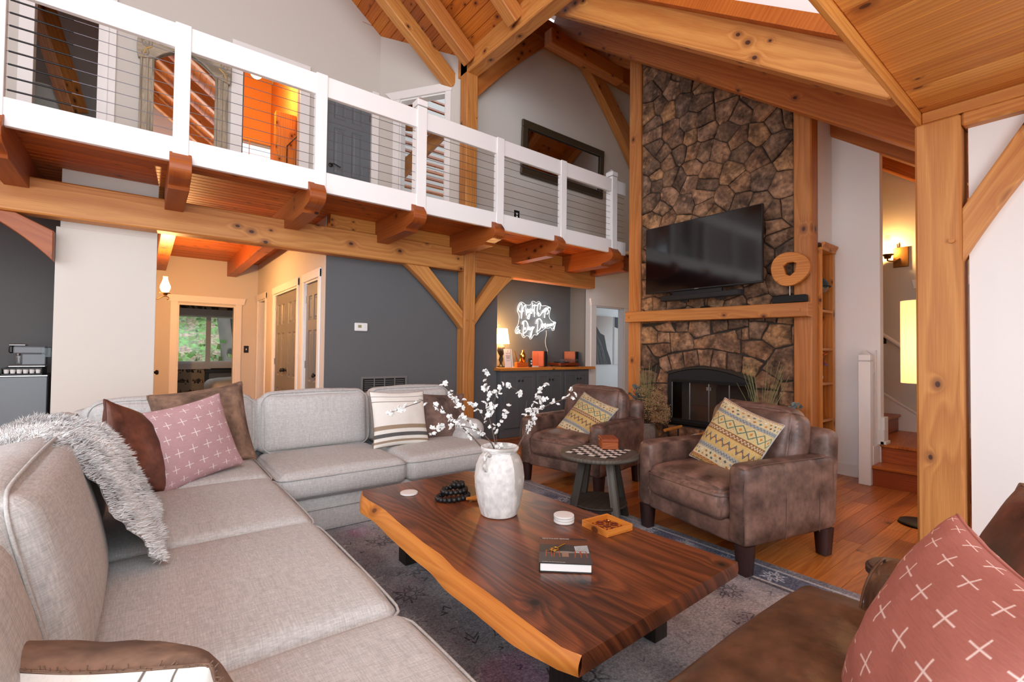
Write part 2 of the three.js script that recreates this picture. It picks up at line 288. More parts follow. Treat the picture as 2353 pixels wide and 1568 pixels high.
struct('trim', [B(5.83, 5.956, 0, 2.0, -5.34, -5.322), B(6.696, 6.81, 0, 2.0, -5.34, -5.322), ext([[5.825, 2.0], [6.815, 2.0], [6.84, 2.11], [5.8, 2.11]], 0.03).translate(0, 0, -5.34), B(5.956, 5.974, 0, 2.0, -5.46, -5.34), B(6.678, 6.696, 0, 2.0, -5.46, -5.34), B(5.974, 6.678, 1.982, 2.0, -5.46, -5.34)], M.trim);

// soffit and hall ceiling under the loft: boards that run along the walkway
const ceilingLoft = structGroup('ceiling');
{
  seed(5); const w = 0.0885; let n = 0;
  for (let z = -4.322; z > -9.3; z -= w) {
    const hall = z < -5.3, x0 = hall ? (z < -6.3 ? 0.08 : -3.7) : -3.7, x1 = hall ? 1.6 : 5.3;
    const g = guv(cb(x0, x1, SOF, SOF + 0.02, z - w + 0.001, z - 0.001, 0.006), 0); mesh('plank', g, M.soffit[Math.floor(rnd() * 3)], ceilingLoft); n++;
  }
  mesh('rough_floor', [B(-4, 9, SOF + 0.02, LOFT, -9.42, -4.32), B(1.6, 9, SOF, SOF + 0.02, -9.42, -5.34), B(5.3, 9, SOF, SOF + 0.02, -5.34, -4.32)], M.wallCream, ceilingLoft);
}
// loft walls
const doorHoles = [rect(-0.895, -0.431, LOFT, 4.78), rect(0.87, 1.513, LOFT, 4.78), rect(1.846, 2.46, LOFT, 4.78)];
wallXY('wall_loft_back', [[-3.7, LOFT], [-0.895, LOFT], [-0.895, 4.78], [-0.431, 4.78], [-0.431, LOFT], [0.87, LOFT], [0.87, 4.78], [1.513, 4.78], [1.513, LOFT], [1.836, LOFT], [1.836, 4.78], [2.46, 4.78], [2.46, LOFT], [2.571, LOFT], [2.571, roofY(2.571)], [-0.2, roofY(-0.2)], [-3.7, roofY(-3.7)]], [], -6.52, -6.4, M.wallGray);
{
  // the short wall turned towards the column, with a doorway; built along its own x and turned in place
  const L = 1.271, ang = Math.atan2(0.82999, 0.55778), top = (s) => roofY(2.571 + 0.55778 * s);
  const sh = new THREE.Shape([[0, LOFT], [0.335, LOFT], [0.335, 4.72], [1.04, 4.72], [1.04, LOFT], [L, LOFT], [L, top(L)], [0, top(0)]].map((p) => new THREE.Vector2(...p)));
  const put = (g) => g.rotateY(-ang).translate(2.571, 0, -6.4);
  struct('wall_loft_corner', put(ext(sh, 0.12).translate(0, 0, -0.12)), M.wallGray);
  struct('trim', put(merge([B(0.235, 0.335, LOFT, 4.72, 0, 0.02), B(1.04, 1.12, LOFT, 4.72, 0, 0.02), ext([[0.22, 4.72], [1.135, 4.72], [1.15, 4.83], [0.105, 4.83]], 0.03), B(0.335, 0.353, LOFT, 4.72, -0.12, 0), B(1.022, 1.04, LOFT, 4.72, -0.12, 0), B(0.353, 1.022, 4.7, 4.72, -0.12, 0)])), M.trim);
}
wallXY('wall_loft_right', [[3.28, LOFT], [9, LOFT], [9, 6.3], [3.28, 6.3]], [], -5.46, -5.34, M.wallGray);
struct('trim', [B(-1.0, -0.895, LOFT, 4.86, -6.4, -6.382), B(-0.431, -0.29, LOFT, 4.86, -6.4, -6.382), B(-0.36, -0.35, LOFT, 4.86, -6.382, -6.374), B(-1.0, -0.29, 4.78, 4.88, -6.4, -6.378), B(0.75, 0.87, LOFT, 4.86, -6.4, -6.382), B(1.513, 1.63, LOFT, 4.86, -6.4, -6.382), B(0.75, 1.63, 4.78, 4.88, -6.4, -6.378), B(1.836, 1.846, LOFT, 4.78, -6.45, -6.38), B(2.46, 2.56, LOFT, 4.86, -6.4, -6.382)], M.trim);
struct('trim', B(-3.7, -0.9, LOFT, LOFT + 0.12, -6.4, -6.386), M.trim);
// roof over the living room: two slopes of boards along the ridge
const ceilingMain = structGroup('ceiling');
{
  seed(9); const a = Math.atan(0.76), w = 0.135, cosA = Math.cos(a), sinA = Math.sin(a), len = Math.hypot(3.5, 2.66) + 0.6, plank = [];
  for (let s = 0; s < len - 0.6; s += w) for (const side of [1, -1]) {
    const g = guv(cb(-w / 2 + 0.0012, w / 2 - 0.0012, 0, 0.02, -9.5, 2.7, 0.006), 2), d = s + w / 2, x = side > 0 ? 3.3 - d * cosA : -3.7 + d * cosA, y = 5.14 + d * sinA;
    mesh('plank', g.applyMatrix4(new THREE.Matrix4().makeRotationZ(side > 0 ? -a : a).setPosition(x, y, 0)), M.roofBoard[Math.floor(rnd() * 3)], ceilingMain);
  }
  for (const side of [1, -1]) plank.push(B(-len / 2 - 0.1, len / 2 - 0.25, 0.021, 0.14, -9.5, 2.75).applyMatrix4(new THREE.Matrix4().makeRotationZ(side > 0 ? -a : a).setPosition(side > 0 ? 1.55 : -1.95, 6.47, 0)));
  mesh('roof_deck', plank, M.mortar, ceilingMain);
}
// roof of the fireplace wing, sloping down towards the stairs
struct('ceiling', (() => { const a = Math.atan(0.75), L = 6.6; return guv(cb(3.46, 9, 0, 0.1, -L / 2, L / 2, 0), 0).applyMatrix4(new THREE.Matrix4().makeRotationX(a).setPosition(0, wingY(-3.0) + 0.31, -3.0)); })(), M.roofBoard[1]);
wallZY('wall_cheek', [[-0.58, 2.7], [-0.58, 5.12], [-3.95, 5.12], [-3.95, wingY(-3.95) + 0.2], [-0.9, wingY(-0.9) + 0.2]], [], 3.61, 3.69, M.wallWhite);
// low flat ceiling beside the post: boards, a trim board along its open edge
const ceilingLow = structGroup('ceiling');
{
  seed(14); const w = 0.134; let x = 3.6;
  while (x > 1.05) { mesh('plank', guv(cb(x - w + 0.001, x - 0.001, 2.64, 2.662, -0.68, 2.6, 0.005), 2), M.ceilBoard[Math.floor(rnd() * 4)], ceilingLow); x -= w; }
  mesh('deck', B(1.0, 3.6, 2.662, 2.8, -0.66, 2.6), M.wallWhite, ceilingLow);
}
struct('trim', wb(0.9, 3.6, 2.572, 2.82, -0.706, -0.68, 0.004), M.ceilBoard[0]);
wallZY('wall_right', [[-0.49, 0], [2.72, 0], [2.72, 5.2], [-0.49, 5.2]], [], 3.62, 3.74, M.wallWhite);
// stair hall
struct('wall_right', B(6.87, 6.99, 0, 6, -5.34, -0.3), M.wallCream);
wallZY('wall_stair', [[-1.83, 0], [-1.395, 0], [-1.395, wingY(-1.395) + 0.2], [-1.83, wingY(-1.83) + 0.2]], [], 5.64, 5.74, M.wallWhite);
wallXY('wall_stair', [[5.27, 2.34], [5.64, 2.34], [5.64, wingY(-1.8) + 0.25], [5.27, wingY(-1.8) + 0.25]], [], -1.9, -1.8, M.wallWhite);
wallXY('wall_stair_front', [[3.74, 0], [6.99, 0], [6.99, 3.1], [3.74, 3.1]], [rect(4.0, 5.3, 0.75, 2.2)], -0.42, -0.3, M.wallWhite);
struct('baseboard_right', [B(5.622, 5.64, 0, 0.12, -1.76, -1.5), B(5.616, 5.64, 0, 0.02, -1.76, -1.5)], M.trim);
struct('baseboard_back', B(1.57, 3.9, 0, 0.12, -5.34, -5.324), M.wallDark);
// outside walls with their windows
wallXY('wall_front', [[-3.82, 0], [3.74, 0], [3.74, 5.2], [-0.2, 8], [-3.82, 5.2]], [rect(-3.3, 0.95, 0.1, 2.4), rect(-3.3, 0.95, 2.85, 4.8), [[-3.0, 5.0], [2.2, 5.0], [-0.2, 7.0]], rect(1.25, 3.4, 0.9, 2.35)], 2.6, 2.72, M.wallWhite);
wallZY('wall_left', [[-9.42, 0], [2.72, 0], [2.72, 5.3], [-9.42, 5.3]], [rect(-3.9, 1.9, 0.7, 2.45), rect(-3.9, 1.9, 3.0, 4.8), rect(-8.6, -7.2, 3.4, 4.6)], -3.82, -3.7, M.wallWhite);
wallXY('wall_outer_back', [[-4, LOFT], [9, LOFT], [9, 8.2], [-4, 8.2]], [rect(1.05, 1.9, 4.2, 4.88)], -9.54, -9.42, M.wallCream);
wallZY("wall_outer_right", [[-13, 0], [-0.3, 0], [-0.3, 7.2], [-13, 7.2]], [rect(-6.75, -5.6, 0.7, 2.4)], 9, 9.12, M.wallWhite);
struct('wall_outer_right', B(6.99, 9, 0, 6, -0.42, -0.3), M.wallWhite);
function windowIn(w, along, at, lo, hi, y0, y1, nx, ny, deep = 0.1) {   // frame, bars and a pane in an opening
  const o = structGroup('window_' + w), g = [], t = 0.05, box = (a, b, c, d) => (along === 'x' ? B(a, b, c, d, at - deep / 2, at + deep / 2) : B(at - deep / 2, at + deep / 2, c, d, a, b));
  g.push(box(lo, lo + t, y0, y1), box(hi - t, hi, y0, y1), box(lo + t, hi - t, y0, y0 + t), box(lo + t, hi - t, y1 - t, y1));
  for (let i = 1; i < nx; i++) { const x = lerp(lo, hi, i / nx); g.push(box(x - t / 2, x + t / 2, y0 + t, y1 - t)); }
  for (let i = 1; i < ny; i++) { const y = lerp(y0, y1, i / ny); g.push(box(lo + t, hi - t, y - t / 2, y + t / 2)); }
  mesh('frame', g, M.trim, o);
  const pane = new THREE.PlaneGeometry(hi - lo - 2 * t, y1 - y0 - 2 * t); if (along === 'z') pane.rotateY(Math.PI / 2);
  mesh('pane', pane.translate(along === 'x' ? (lo + hi) / 2 : at, (y0 + y1) / 2, along === 'x' ? at : (lo + hi) / 2), M.glass, o); return o;
}
windowIn(1, 'x', 2.66, -3.3, 0.95, 0.1, 2.4, 4, 1); windowIn(2, 'x', 2.66, -3.3, 0.95, 2.85, 4.8, 4, 1);
windowIn(3, 'z', -3.76, -3.9, 1.9, 0.7, 2.45, 4, 1); windowIn(4, 'z', -3.76, -3.9, 1.9, 3.0, 4.8, 4, 1); windowIn(5, 'x', -0.36, 4.0, 5.3, 0.75, 2.2, 2, 1); windowIn(6, 'x', 2.66, 1.25, 3.4, 0.9, 2.35, 2, 1);
// bedroom behind the hall
const paperTex = canvasTex(1024, 1024, (c, w, h) => {                 // printed paper: small cabins among fir trees
  c.fillStyle = '#b9aa92'; c.fillRect(0, 0, w, h); seed(77);
  const fir = (x, y, s) => { c.fillStyle = ['#4a4843', '#5a554c', '#3d3c3a'][Math.floor(rnd() * 3)]; for (let k = 0; k < 4; k++) { c.beginPath(); c.moveTo(x, y - s + k * s * 0.2); c.lineTo(x - s * (0.1 + 0.07 * k), y - s * 0.55 + k * s * 0.18); c.lineTo(x + s * (0.1 + 0.07 * k), y - s * 0.55 + k * s * 0.18); c.fill(); } };
  for (let j = 0; j < 5; j++) for (let i = 0; i < 4; i++) {
    const x = i * 256 + (j % 2) * 128, y = j * 215 + 120;
    c.fillStyle = '#b07a52'; c.beginPath(); c.moveTo(x + 10, y + 44); c.quadraticCurveTo(x + 90, y - 30, x + 190, y + 40); c.fill();
    c.fillStyle = '#c9bda6'; c.beginPath(); c.moveTo(x - 30, y + 74); c.quadraticCurveTo(x + 100, y + 6, x + 220, y + 74); c.fill();
    c.fillStyle = '#4b4742'; c.beginPath(); c.moveTo(x + 50, y + 40); c.lineTo(x + 100, y - 8); c.lineTo(x + 150, y + 40); c.fill(); c.fillRect(x + 62, y + 36, 76, 36);
    c.fillStyle = '#c2a877'; c.fillRect(x + 94, y + 44, 14, 12); c.fillRect(x + 120, y + 44, 9, 10); c.fillRect(x + 72, y + 44, 9, 10);
    for (let k = 0; k < 9; k++) fir(x + rr(-40, 220), y + rr(40, 110), rr(40, 84));
  }
});
paperTex.wrapS = paperTex.wrapT = THREE.RepeatWrapping; M.paperWall = mat({ map: paperTex, roughness: 0.9 });
{
  const w = wallXY('wall_bedroom_back', [[-1, 0], [3.4, 0], [3.4, 2.7], [-1, 2.7]], [rect(0.2, 1.95, 0.87, 1.95)], -12.62, -12.5, M.paperWall);
  const p = w.geometry.attributes.position, uv = w.geometry.attributes.uv; for (let i = 0; i < p.count; i++) uv.setXY(i, p.getX(i) / 1.15, p.getY(i) / 1.15);
}
struct('wall_bedroom', [B(-1, -0.9, 0, 2.7, -12.5, -9.42), B(3.3, 3.4, 0, 2.7, -12.5, -9.42), B(-1, 3.4, 2.7, 2.8, -12.6, -9.42)], M.wallCream);
windowIn(7, 'x', -12.56, 0.2, 1.95, 0.87, 1.95, 1, 1, 0.08);
struct('trim', [B(0.1, 2.05, 1.95, 2.08, -12.5, -12.47), B(0.1, 2.05, 0.745, 0.87, -12.5, -12.46), B(1.095, 1.19, 0.9, 1.93, -12.53, -12.49), B(0.2, 1.95, 1.92, 1.95, -12.5, -12.44)], M.trim);
// little room behind the door beside the cabinet
struct('wall_side_room', [B(5.0, 9, 0, SOF, -7.0, -6.9), B(5.0, 5.06, 0, SOF, -6.9, -5.81), B(5.06, 9, SOF - 0.02, SOF - 0.001, -6.9, -5.82), B(5.82, 9, 0.0, 0.012, -6.9, -5.46)], M.wallWhite);

// ------------------------------------------------------------------ timbers
const bt = (label, geos, m = M.beam, group) => tag(mesh('timber_beam', geos, m), label, 'beam', group);
const po = (label, geos, m = M.post) => { const t = thing('timber_post', label, 'post'); mesh('shaft', geos, m, t); return t; };
const peg = (t, x, y, z, ax, r = 0.013) => { const g = cyl(r, r * 0.9, 0.03, 10); if (ax === 'z') g.rotateX(Math.PI / 2); else g.rotateZ(Math.PI / 2); mesh('peg', g.translate(x, y, z), M.shelf, t); };
seed(51);
const colA = po('tall honey pine column carrying the loft and the roof plate', wb(3.25, 3.425, 0, 5.12, -5.335, -5.16, 0.012, 1), M.post);
peg(colA, 3.29, 1.62, -5.155, 'z'); peg(colA, 3.39, 1.615, -5.155, 'z'); peg(colA, 3.33, 3.0, -5.155, 'z'); peg(colA, 3.4, 4.3, -5.155, 'z'); peg(colA, 3.4, 4.1, -5.155, 'z');
bt('long pale pine beam under the loft left of the column', wb(-3.7, 3.25, 2.25, 2.535, -5.33, -5.165, 0.012, 0));
bt('pine beam under the loft between the column and the fireplace', wb(3.425, 5.75, 2.25, 2.535, -5.33, -5.165, 0.012, 0), M.beam2);
bt('yellow pine blocking strip on top of the loft beam', wb(1.57, 5.3, 2.535, SOF, -5.33, -5.22, 0.004, 0), M.ceilBoard[1]);
// curved knee braces
function knee(label, top0, top1, bot1, bot0, z0, z1, m) {            // outline corners in (x, y): outer on the beam, inner on the beam, inner on the post, outer on the post
  const sh = new THREE.Shape(); sh.moveTo(...top0); const cx = lerp((top0[0] + bot0[0]) / 2, (top1[0] + bot1[0]) / 2, 0.3), cy = lerp((top0[1] + bot0[1]) / 2, (top1[1] + bot1[1]) / 2, 0.3);
  sh.quadraticCurveTo(cx, cy, ...bot0); sh.lineTo(...bot1); sh.lineTo(...top1);
  const a = Math.atan2(top1[1] - bot1[1], top1[0] - bot1[0]);
  const g = ext(sh, z1 - z0, 0.006).translate(0, 0, z0); g.rotateZ(-a); guv(g, 0); g.rotateZ(a); return g;
}
bt('curved pine brace left of the column under the loft beam', knee('', [2.45, 2.25], [2.745, 2.25], [3.25, 1.73], [3.25, 1.5], -5.3, -5.19));
bt('curved pine brace right of the column under the loft beam', knee('', [4.08, 2.25], [3.76, 2.25], [3.425, 1.81], [3.425, 1.54], -5.3, -5.19));
bt('small reddish brace at the top of the kitchen opening', knee('', [-1.02, 2.25], [-0.8, 2.25], [-0.585, 2.14], [-0.585, 1.9], -5.32, -5.2), M.bracket);
// joists that reach out past the beam and carry the walkway: scrolled ends
{
  const prof = (back) => { const s = new THREE.Shape(); s.moveTo(back, 2.44); s.lineTo(back, SOF - 0.001); s.lineTo(4.31, SOF - 0.001); s.lineTo(4.24, 2.61); s.bezierCurveTo(4.215, 2.56, 4.225, 2.515, 4.29, 2.49); s.bezierCurveTo(4.33, 2.478, 4.4, 2.482, 4.43, 2.462); s.lineTo(4.445, 2.44); return s; };
  const joist = (x0, w, back, label) => bt(label, [guv(ext(prof(back), w, 0.004).rotateY(Math.PI / 2).translate(x0, 0, 0), 2)], M.bracket, undefined);
  const J = [[-0.86, 9.3, 'scrolled joist at the far left under the walkway'], [0.12, 9.3, 'scrolled joist above the cream wall, second under the walkway'], [1.096, 9.3, 'scrolled joist above the hall doors, third under the walkway'], [2.072, 5.33, 'scrolled joist above the gray wall, left of the column'], [3.055, 5.33, 'scrolled joist directly above the column'], [4.02, 5.33, 'scrolled joist lit from below, right of the column'], [5.05, 5.33, 'scrolled joist lit orange beside the fireplace post']];
  for (const [x, back, l] of J) joist(x, x > 5 ? 0.19 : 0.138, back, l);
}
bt('short dark joist against the fireplace post under the loft', wb(5.62, 5.78, 2.44, SOF - 0.002, -5.165, -4.5, 0.006, 2), M.bracket);
// roof plate, rafters and braces overhead
bt('heavy roof plate beam running from the column towards the camera', wb(3.25, 3.43, 4.86, 5.14, -5.42, 2.6, 0.012, 2));
const raf = (label, z, m = M.beam2, drop = 0) => bt(label, timber(V(3.24, 4.96 - drop, z), V(-0.2, 4.96 - drop + 0.76 * 3.44, z), 0.15, 0.2), m, 'roof rafters');
raf('main roof rafter running up from the column top', -5.06); raf('main roof rafter beside the loft wall, left of the column top', -5.5, M.beam, 0.13); raf('main roof rafter with a short visible end on the roof plate', -4.12);
for (const z of [-2.9, -1.7, -0.5, 0.7, 1.9]) raf('main roof rafter seen in the ornate mirror', z);
for (const z of [-5.5, -4.3, -2.9, -1.7, -0.5, 0.7, 1.9]) bt('west roof rafter seen in the ornate mirror', timber(V(-3.66, 4.98, z), V(-0.2, 4.98 + 0.76 * 3.46, z), 0.15, 0.2), M.beam2, 'west rafters');
bt('ridge beam of the living room roof', wb(-0.3, -0.1, 7.3, 7.68, -6.39, 2.58, 0.01, 2));
{
  const R = (label, x, w, z0, z1, m) => bt(label, timber(V(x + w / 2, wingY(z0) + 0.172, z0), V(x + w / 2, wingY(z1) + 0.172, z1), w, 0.275, 0.012), m);
  R('pale cracked rafter sloping down to the right post', 3.55, 0.15, -3.98, -0.75, M.beam);
  R('dark rafter sloping down across the top of the chimney', 4.8, 0.16, -5.2, -0.6, M.rafter); R('short dark rafter above the wall beside the bookcase', 5.6, 0.16, -5.2, -0.5, M.rafter); R('lowest dark rafter over the stairwell', 6.68, 0.16, -5.2, -0.5, M.rafter);
  bt('thin pine strip along the top of the pale rafter', timber(V(3.58, wingY(-3.98) + 0.34, -3.98), V(3.58, wingY(-0.75) + 0.34, -0.75), 0.06, 0.05, 0.004), M.ceilBoard[0]);
}
bt('dark horizontal ridge beam above the framed mirror', wb(4.3, 7.8, 5.86, 6.2, -5.34, -5.16, 0.012, 0), M.rafter);
bt('dark horizontal beam behind the chimney top', wb(4.35, 5.9, 5.5, 5.72, -4.9, -4.74, 0.012, 0), M.rafter);
bt('curved dark brace rising from the column to the ridge beam', knee('', [4.75, 5.88], [4.42, 5.9], [3.43, 4.93], [3.43, 4.6], -5.33, -5.2), M.rafter);
bt('long curved brace from the ridge beam down to the fireplace post', knee('', [5.5, 5.86], [5.86, 5.86], [6.86, 4.95], [6.86, 4.45], -5.33, -5.18), M.beam2);
// right post with its brace and the plate above
{
  const t = po('big pine post in the right foreground', wb(3.55, 3.74, 0, 2.575, -0.71, -0.51, 0.012, 1), M.post); peg(t, 3.545, 1.865, -0.549, 'x', 0.014);
  bt('pine plate beam on the right post under the low ceiling', [wb(3.552, 3.72, 2.5, 2.576, -0.508, 2.6, 0.01, 2), wb(3.553, 3.72, 2.576, 2.64, -0.679, 2.6, 0.006, 2)], M.beam);
  const g = knee('', [-0.02, 2.5], [-0.235, 2.5], [-0.51, 2.04], [-0.51, 1.75], 0, 0.12); bt('curved pine brace at the right edge from post to plate', g.rotateY(-Math.PI / 2).translate(3.68, 0, 0), M.beam);
}
// posts that flank the chimney
po('narrow pine post at the left of the chimney', wb(5.1, 5.27, 0, 5.4, -4.0, -3.81, 0.012, 1), M.beam2);
po('wide pine post at the right of the chimney beside the bookcase', wb(5.1, 5.27, 0, 3.75, -1.965, -1.8, 0.012, 1), M.beam2);

// ------------------------------------------------------------------ walkway railing
{
  const t = thing('railing', 'white wooden loft railing with thin steel cables', 'railing');
  mesh('fascia', B(-3.7, 5.42, 2.61, 2.792, -4.34, -4.3, 0.003), M.white, t);
  mesh('top_rail', B(-3.7, 5.42, 3.472, 3.655, -4.348, -4.304, 0.004), M.white, t);
  const tall = (x0, x1) => { const g = [B(x0, x1, 2.6, 3.69, -4.41, -4.292, 0.004), B(x0 - 0.004, x1 + 0.004, 3.7, 3.76, -4.414, -4.288, 0.004)]; const c = new THREE.ConeGeometry((x1 - x0) * 0.74, 0.055, 4); c.rotateY(Math.PI / 4); g.push(fin(c).translate((x0 + x1) / 2, 3.787, -4.351)); return g; };
  for (const [a, b] of [[-0.83, -0.73], [0.138, 0.238], [1.148, 1.246], [3.122, 3.22], [4.13, 4.226]]) mesh('post', B(a, b, 2.6, 3.66, -4.36, -4.292, 0.003), M.white, t);
  for (const [a, b] of [[2.125, 2.232], [5.115, 5.222]]) mesh('newel', tall(a, b), M.white, t);
  const bays = [[-3.6, -0.83], [-0.73, 0.138], [0.238, 1.148], [1.246, 2.125], [2.232, 3.122], [3.22, 4.13], [4.226, 5.115], [5.222, 5.42]];
  for (const [a, b] of bays) for (let k = 0; k < 8; k++) mesh('cable', rod([a, 2.853 + k * 0.0835, -4.335], [b, 2.853 + k * 0.0835, -4.335], 0.0024, 6), M.cable, t);
  for (let k = 0; k < 8; k++) mesh('cable_fitting', rod([-0.72, 2.853 + k * 0.0835, -4.335], [-0.42, 2.853 + k * 0.0835, -4.335], 0.0062, 8), M.iron, t);
}
// ------------------------------------------------------------------ doors
// a panel door in its own axes: x across from the hinge, y up, front at z = 0
function panelDoor(parent, w, h, m, { cols = 2, rows = [[0.13, 0.32], [0.41, 0.72], [0.78, 0.93]], t = 0.035, knob, hinges } = {}) {
  const sw = w * (cols === 2 ? 0.17 : 0.2), gap = cols === 2 ? w * 0.14 : 0, pw = (w - 2 * sw - gap * (cols - 1)) / cols, sh = new THREE.Shape(rect(0, w, 0, h).map((p) => new THREE.Vector2(...p)));
  const R = []; for (const [a, b] of rows) for (let i = 0; i < cols; i++) R.push([sw + i * (pw + gap), sw + i * (pw + gap) + pw, a * h, b * h]);
  for (const r of R) sh.holes.push(new THREE.Path(rect(...r).map((p) => new THREE.Vector2(...p))));
  mesh('door_frame', [ext(sh, 0.012).translate(0, 0, -0.012), B(0, w, 0, h, -t, -0.012, 0.001)], m, parent);
  for (const [a, b, c, d] of R) { const k = Math.min(0.03, (b - a) * 0.22); mesh('panel', [grid(1, 1, (u, v) => [0, 0, 0]), panelRelief(a, b, c, d, k)].slice(1), m, parent); }
  if (knob === 'round') { const k = mesh('knob', lathe([[0.001, 0.062], [0.02, 0.06], [0.028, 0.05], [0.028, 0.04], [0.014, 0.03], [0.01, 0.012], [0.026, 0.008], [0.03, 0.001], [0.03, 0]], 16).rotateX(Math.PI / 2).translate(w - 0.055, 0.915 * (h / 2.02), 0), M.black, parent); }
  if (knob === 'lever') mesh('lever_handle', [lathe([[0.001, 0.016], [0.024, 0.014], [0.03, 0.004], [0.03, 0]], 16).rotateX(Math.PI / 2).translate(0.07, h * 0.46, 0), tube([[0.07, h * 0.46, 0.01], [0.07, h * 0.46, 0.05], [0.1, h * 0.463, 0.052], [0.15, h * 0.455, 0.05], [0.185, h * 0.45, 0.05]], 0.008, 20, 8)], M.black, parent);
}
function panelRelief(a, b, c, d, k) {
  const f = (x0, x1, y0, y1, z) => [[x0, y0, z], [x1, y0, z], [x1, y1, z], [x0, y1, z]], r0 = f(a, b, c, d, 0), r1 = f(a + k * 0.4, b - k * 0.4, c + k * 0.4, d - k * 0.4, -0.011), r2 = f(a + k, b - k, c + k, d - k, -0.011), r3 = f(a + k * 1.5, b - k * 1.5, c + k * 1.5, d - k * 1.5, -0.004), P = [];
  const q = (p, s, t, u) => P.push(...p, ...s, ...t, ...p, ...t, ...u); for (const [A, C] of [[r0, r1], [r1, r2], [r2, r3]]) for (let i = 0; i < 4; i++) q(A[i], A[(i + 1) % 4], C[(i + 1) % 4], C[i]); q(...r3);
  const g = new THREE.BufferGeometry(); g.setAttribute('position', new THREE.Float32BufferAttribute(P, 3)); g.computeVertexNormals(); return fin(g);
}
{
  const hinge = (o, x, ys) => { for (const y of ys) mesh('hinge', [B(x - 0.012, x + 0.03, y - 0.045, y + 0.045, -0.002, 0.003, 0.001), rod([x - 0.004, y - 0.045, 0.006], [x - 0.004, y + 0.045, 0.006], 0.006, 8)], M.nickel, o); };
  // closet doors in the right wall of the hall: they face the hall (-x)
  let o = structGroup('door_1'); o.position.set(1.584, 0.008, -6.164); o.rotation.y = -Math.PI / 2; panelDoor(o, 0.556, 2.0, M.doorGray, { knob: 'round' }); hinge(o, 0.004, [0.25, 1.02, 1.82]);
  o = structGroup('door_2'); o.position.set(1.584, 0.008, -7.876); o.rotation.y = -Math.PI / 2; panelDoor(o, 0.658, 2.0, M.doorGray, { knob: 'round' }); hinge(o, 0.004, [0.25, 1.02, 1.82]);
  o = structGroup('door_3'); o.position.set(1.584, 0.008, -7.214); o.rotation.y = -Math.PI / 2; panelDoor(o, 0.658, 2.0, M.doorGray, {}); mesh('knob', lathe([[0.001, 0.062], [0.02, 0.06], [0.028, 0.05], [0.028, 0.04], [0.014, 0.03], [0.01, 0.012], [0.026, 0.008], [0.03, 0.001], [0.03, 0]], 16).rotateX(Math.PI / 2).translate(0.055, 0.915, 0), M.black, o);
  // gray door in the loft: hinged at its right, faces the room
  o = structGroup('door_4'); o.position.set(1.85, LOFT + 0.005, -6.43); panelDoor(o, 0.606, 2.02, M.doorBlue, { knob: 'lever' }); hinge(o, 0.6, [0.3, 1.0, 1.72]);
  // open bathroom door seen along its edge, and the hall's left door seen along its edge
  o = structGroup('door_5'); o.position.set(0.9, LOFT + 0.005, -6.52); o.rotation.y = Math.PI / 2 - 0.02; panelDoor(o, 0.62, 2.02, M.doorBlue, {});
  o = structGroup('door_6'); o.position.set(0.082, 0.008, -6.2); o.rotation.y = Math.PI / 2; panelDoor(o, 0.7, 2.0, M.doorGray, {}); mesh('knob', lathe([[0.001, 0.066], [0.02, 0.064], [0.028, 0.05], [0.028, 0.04], [0.014, 0.03], [0.01, 0.012], [0.026, 0.008], [0.03, 0.001], [0.03, 0]], 16).rotateX(Math.PI / 2).translate(0.62, 0.92, 0), M.black, o); hinge(o, 0.7, [1.13, 1.75]);
}
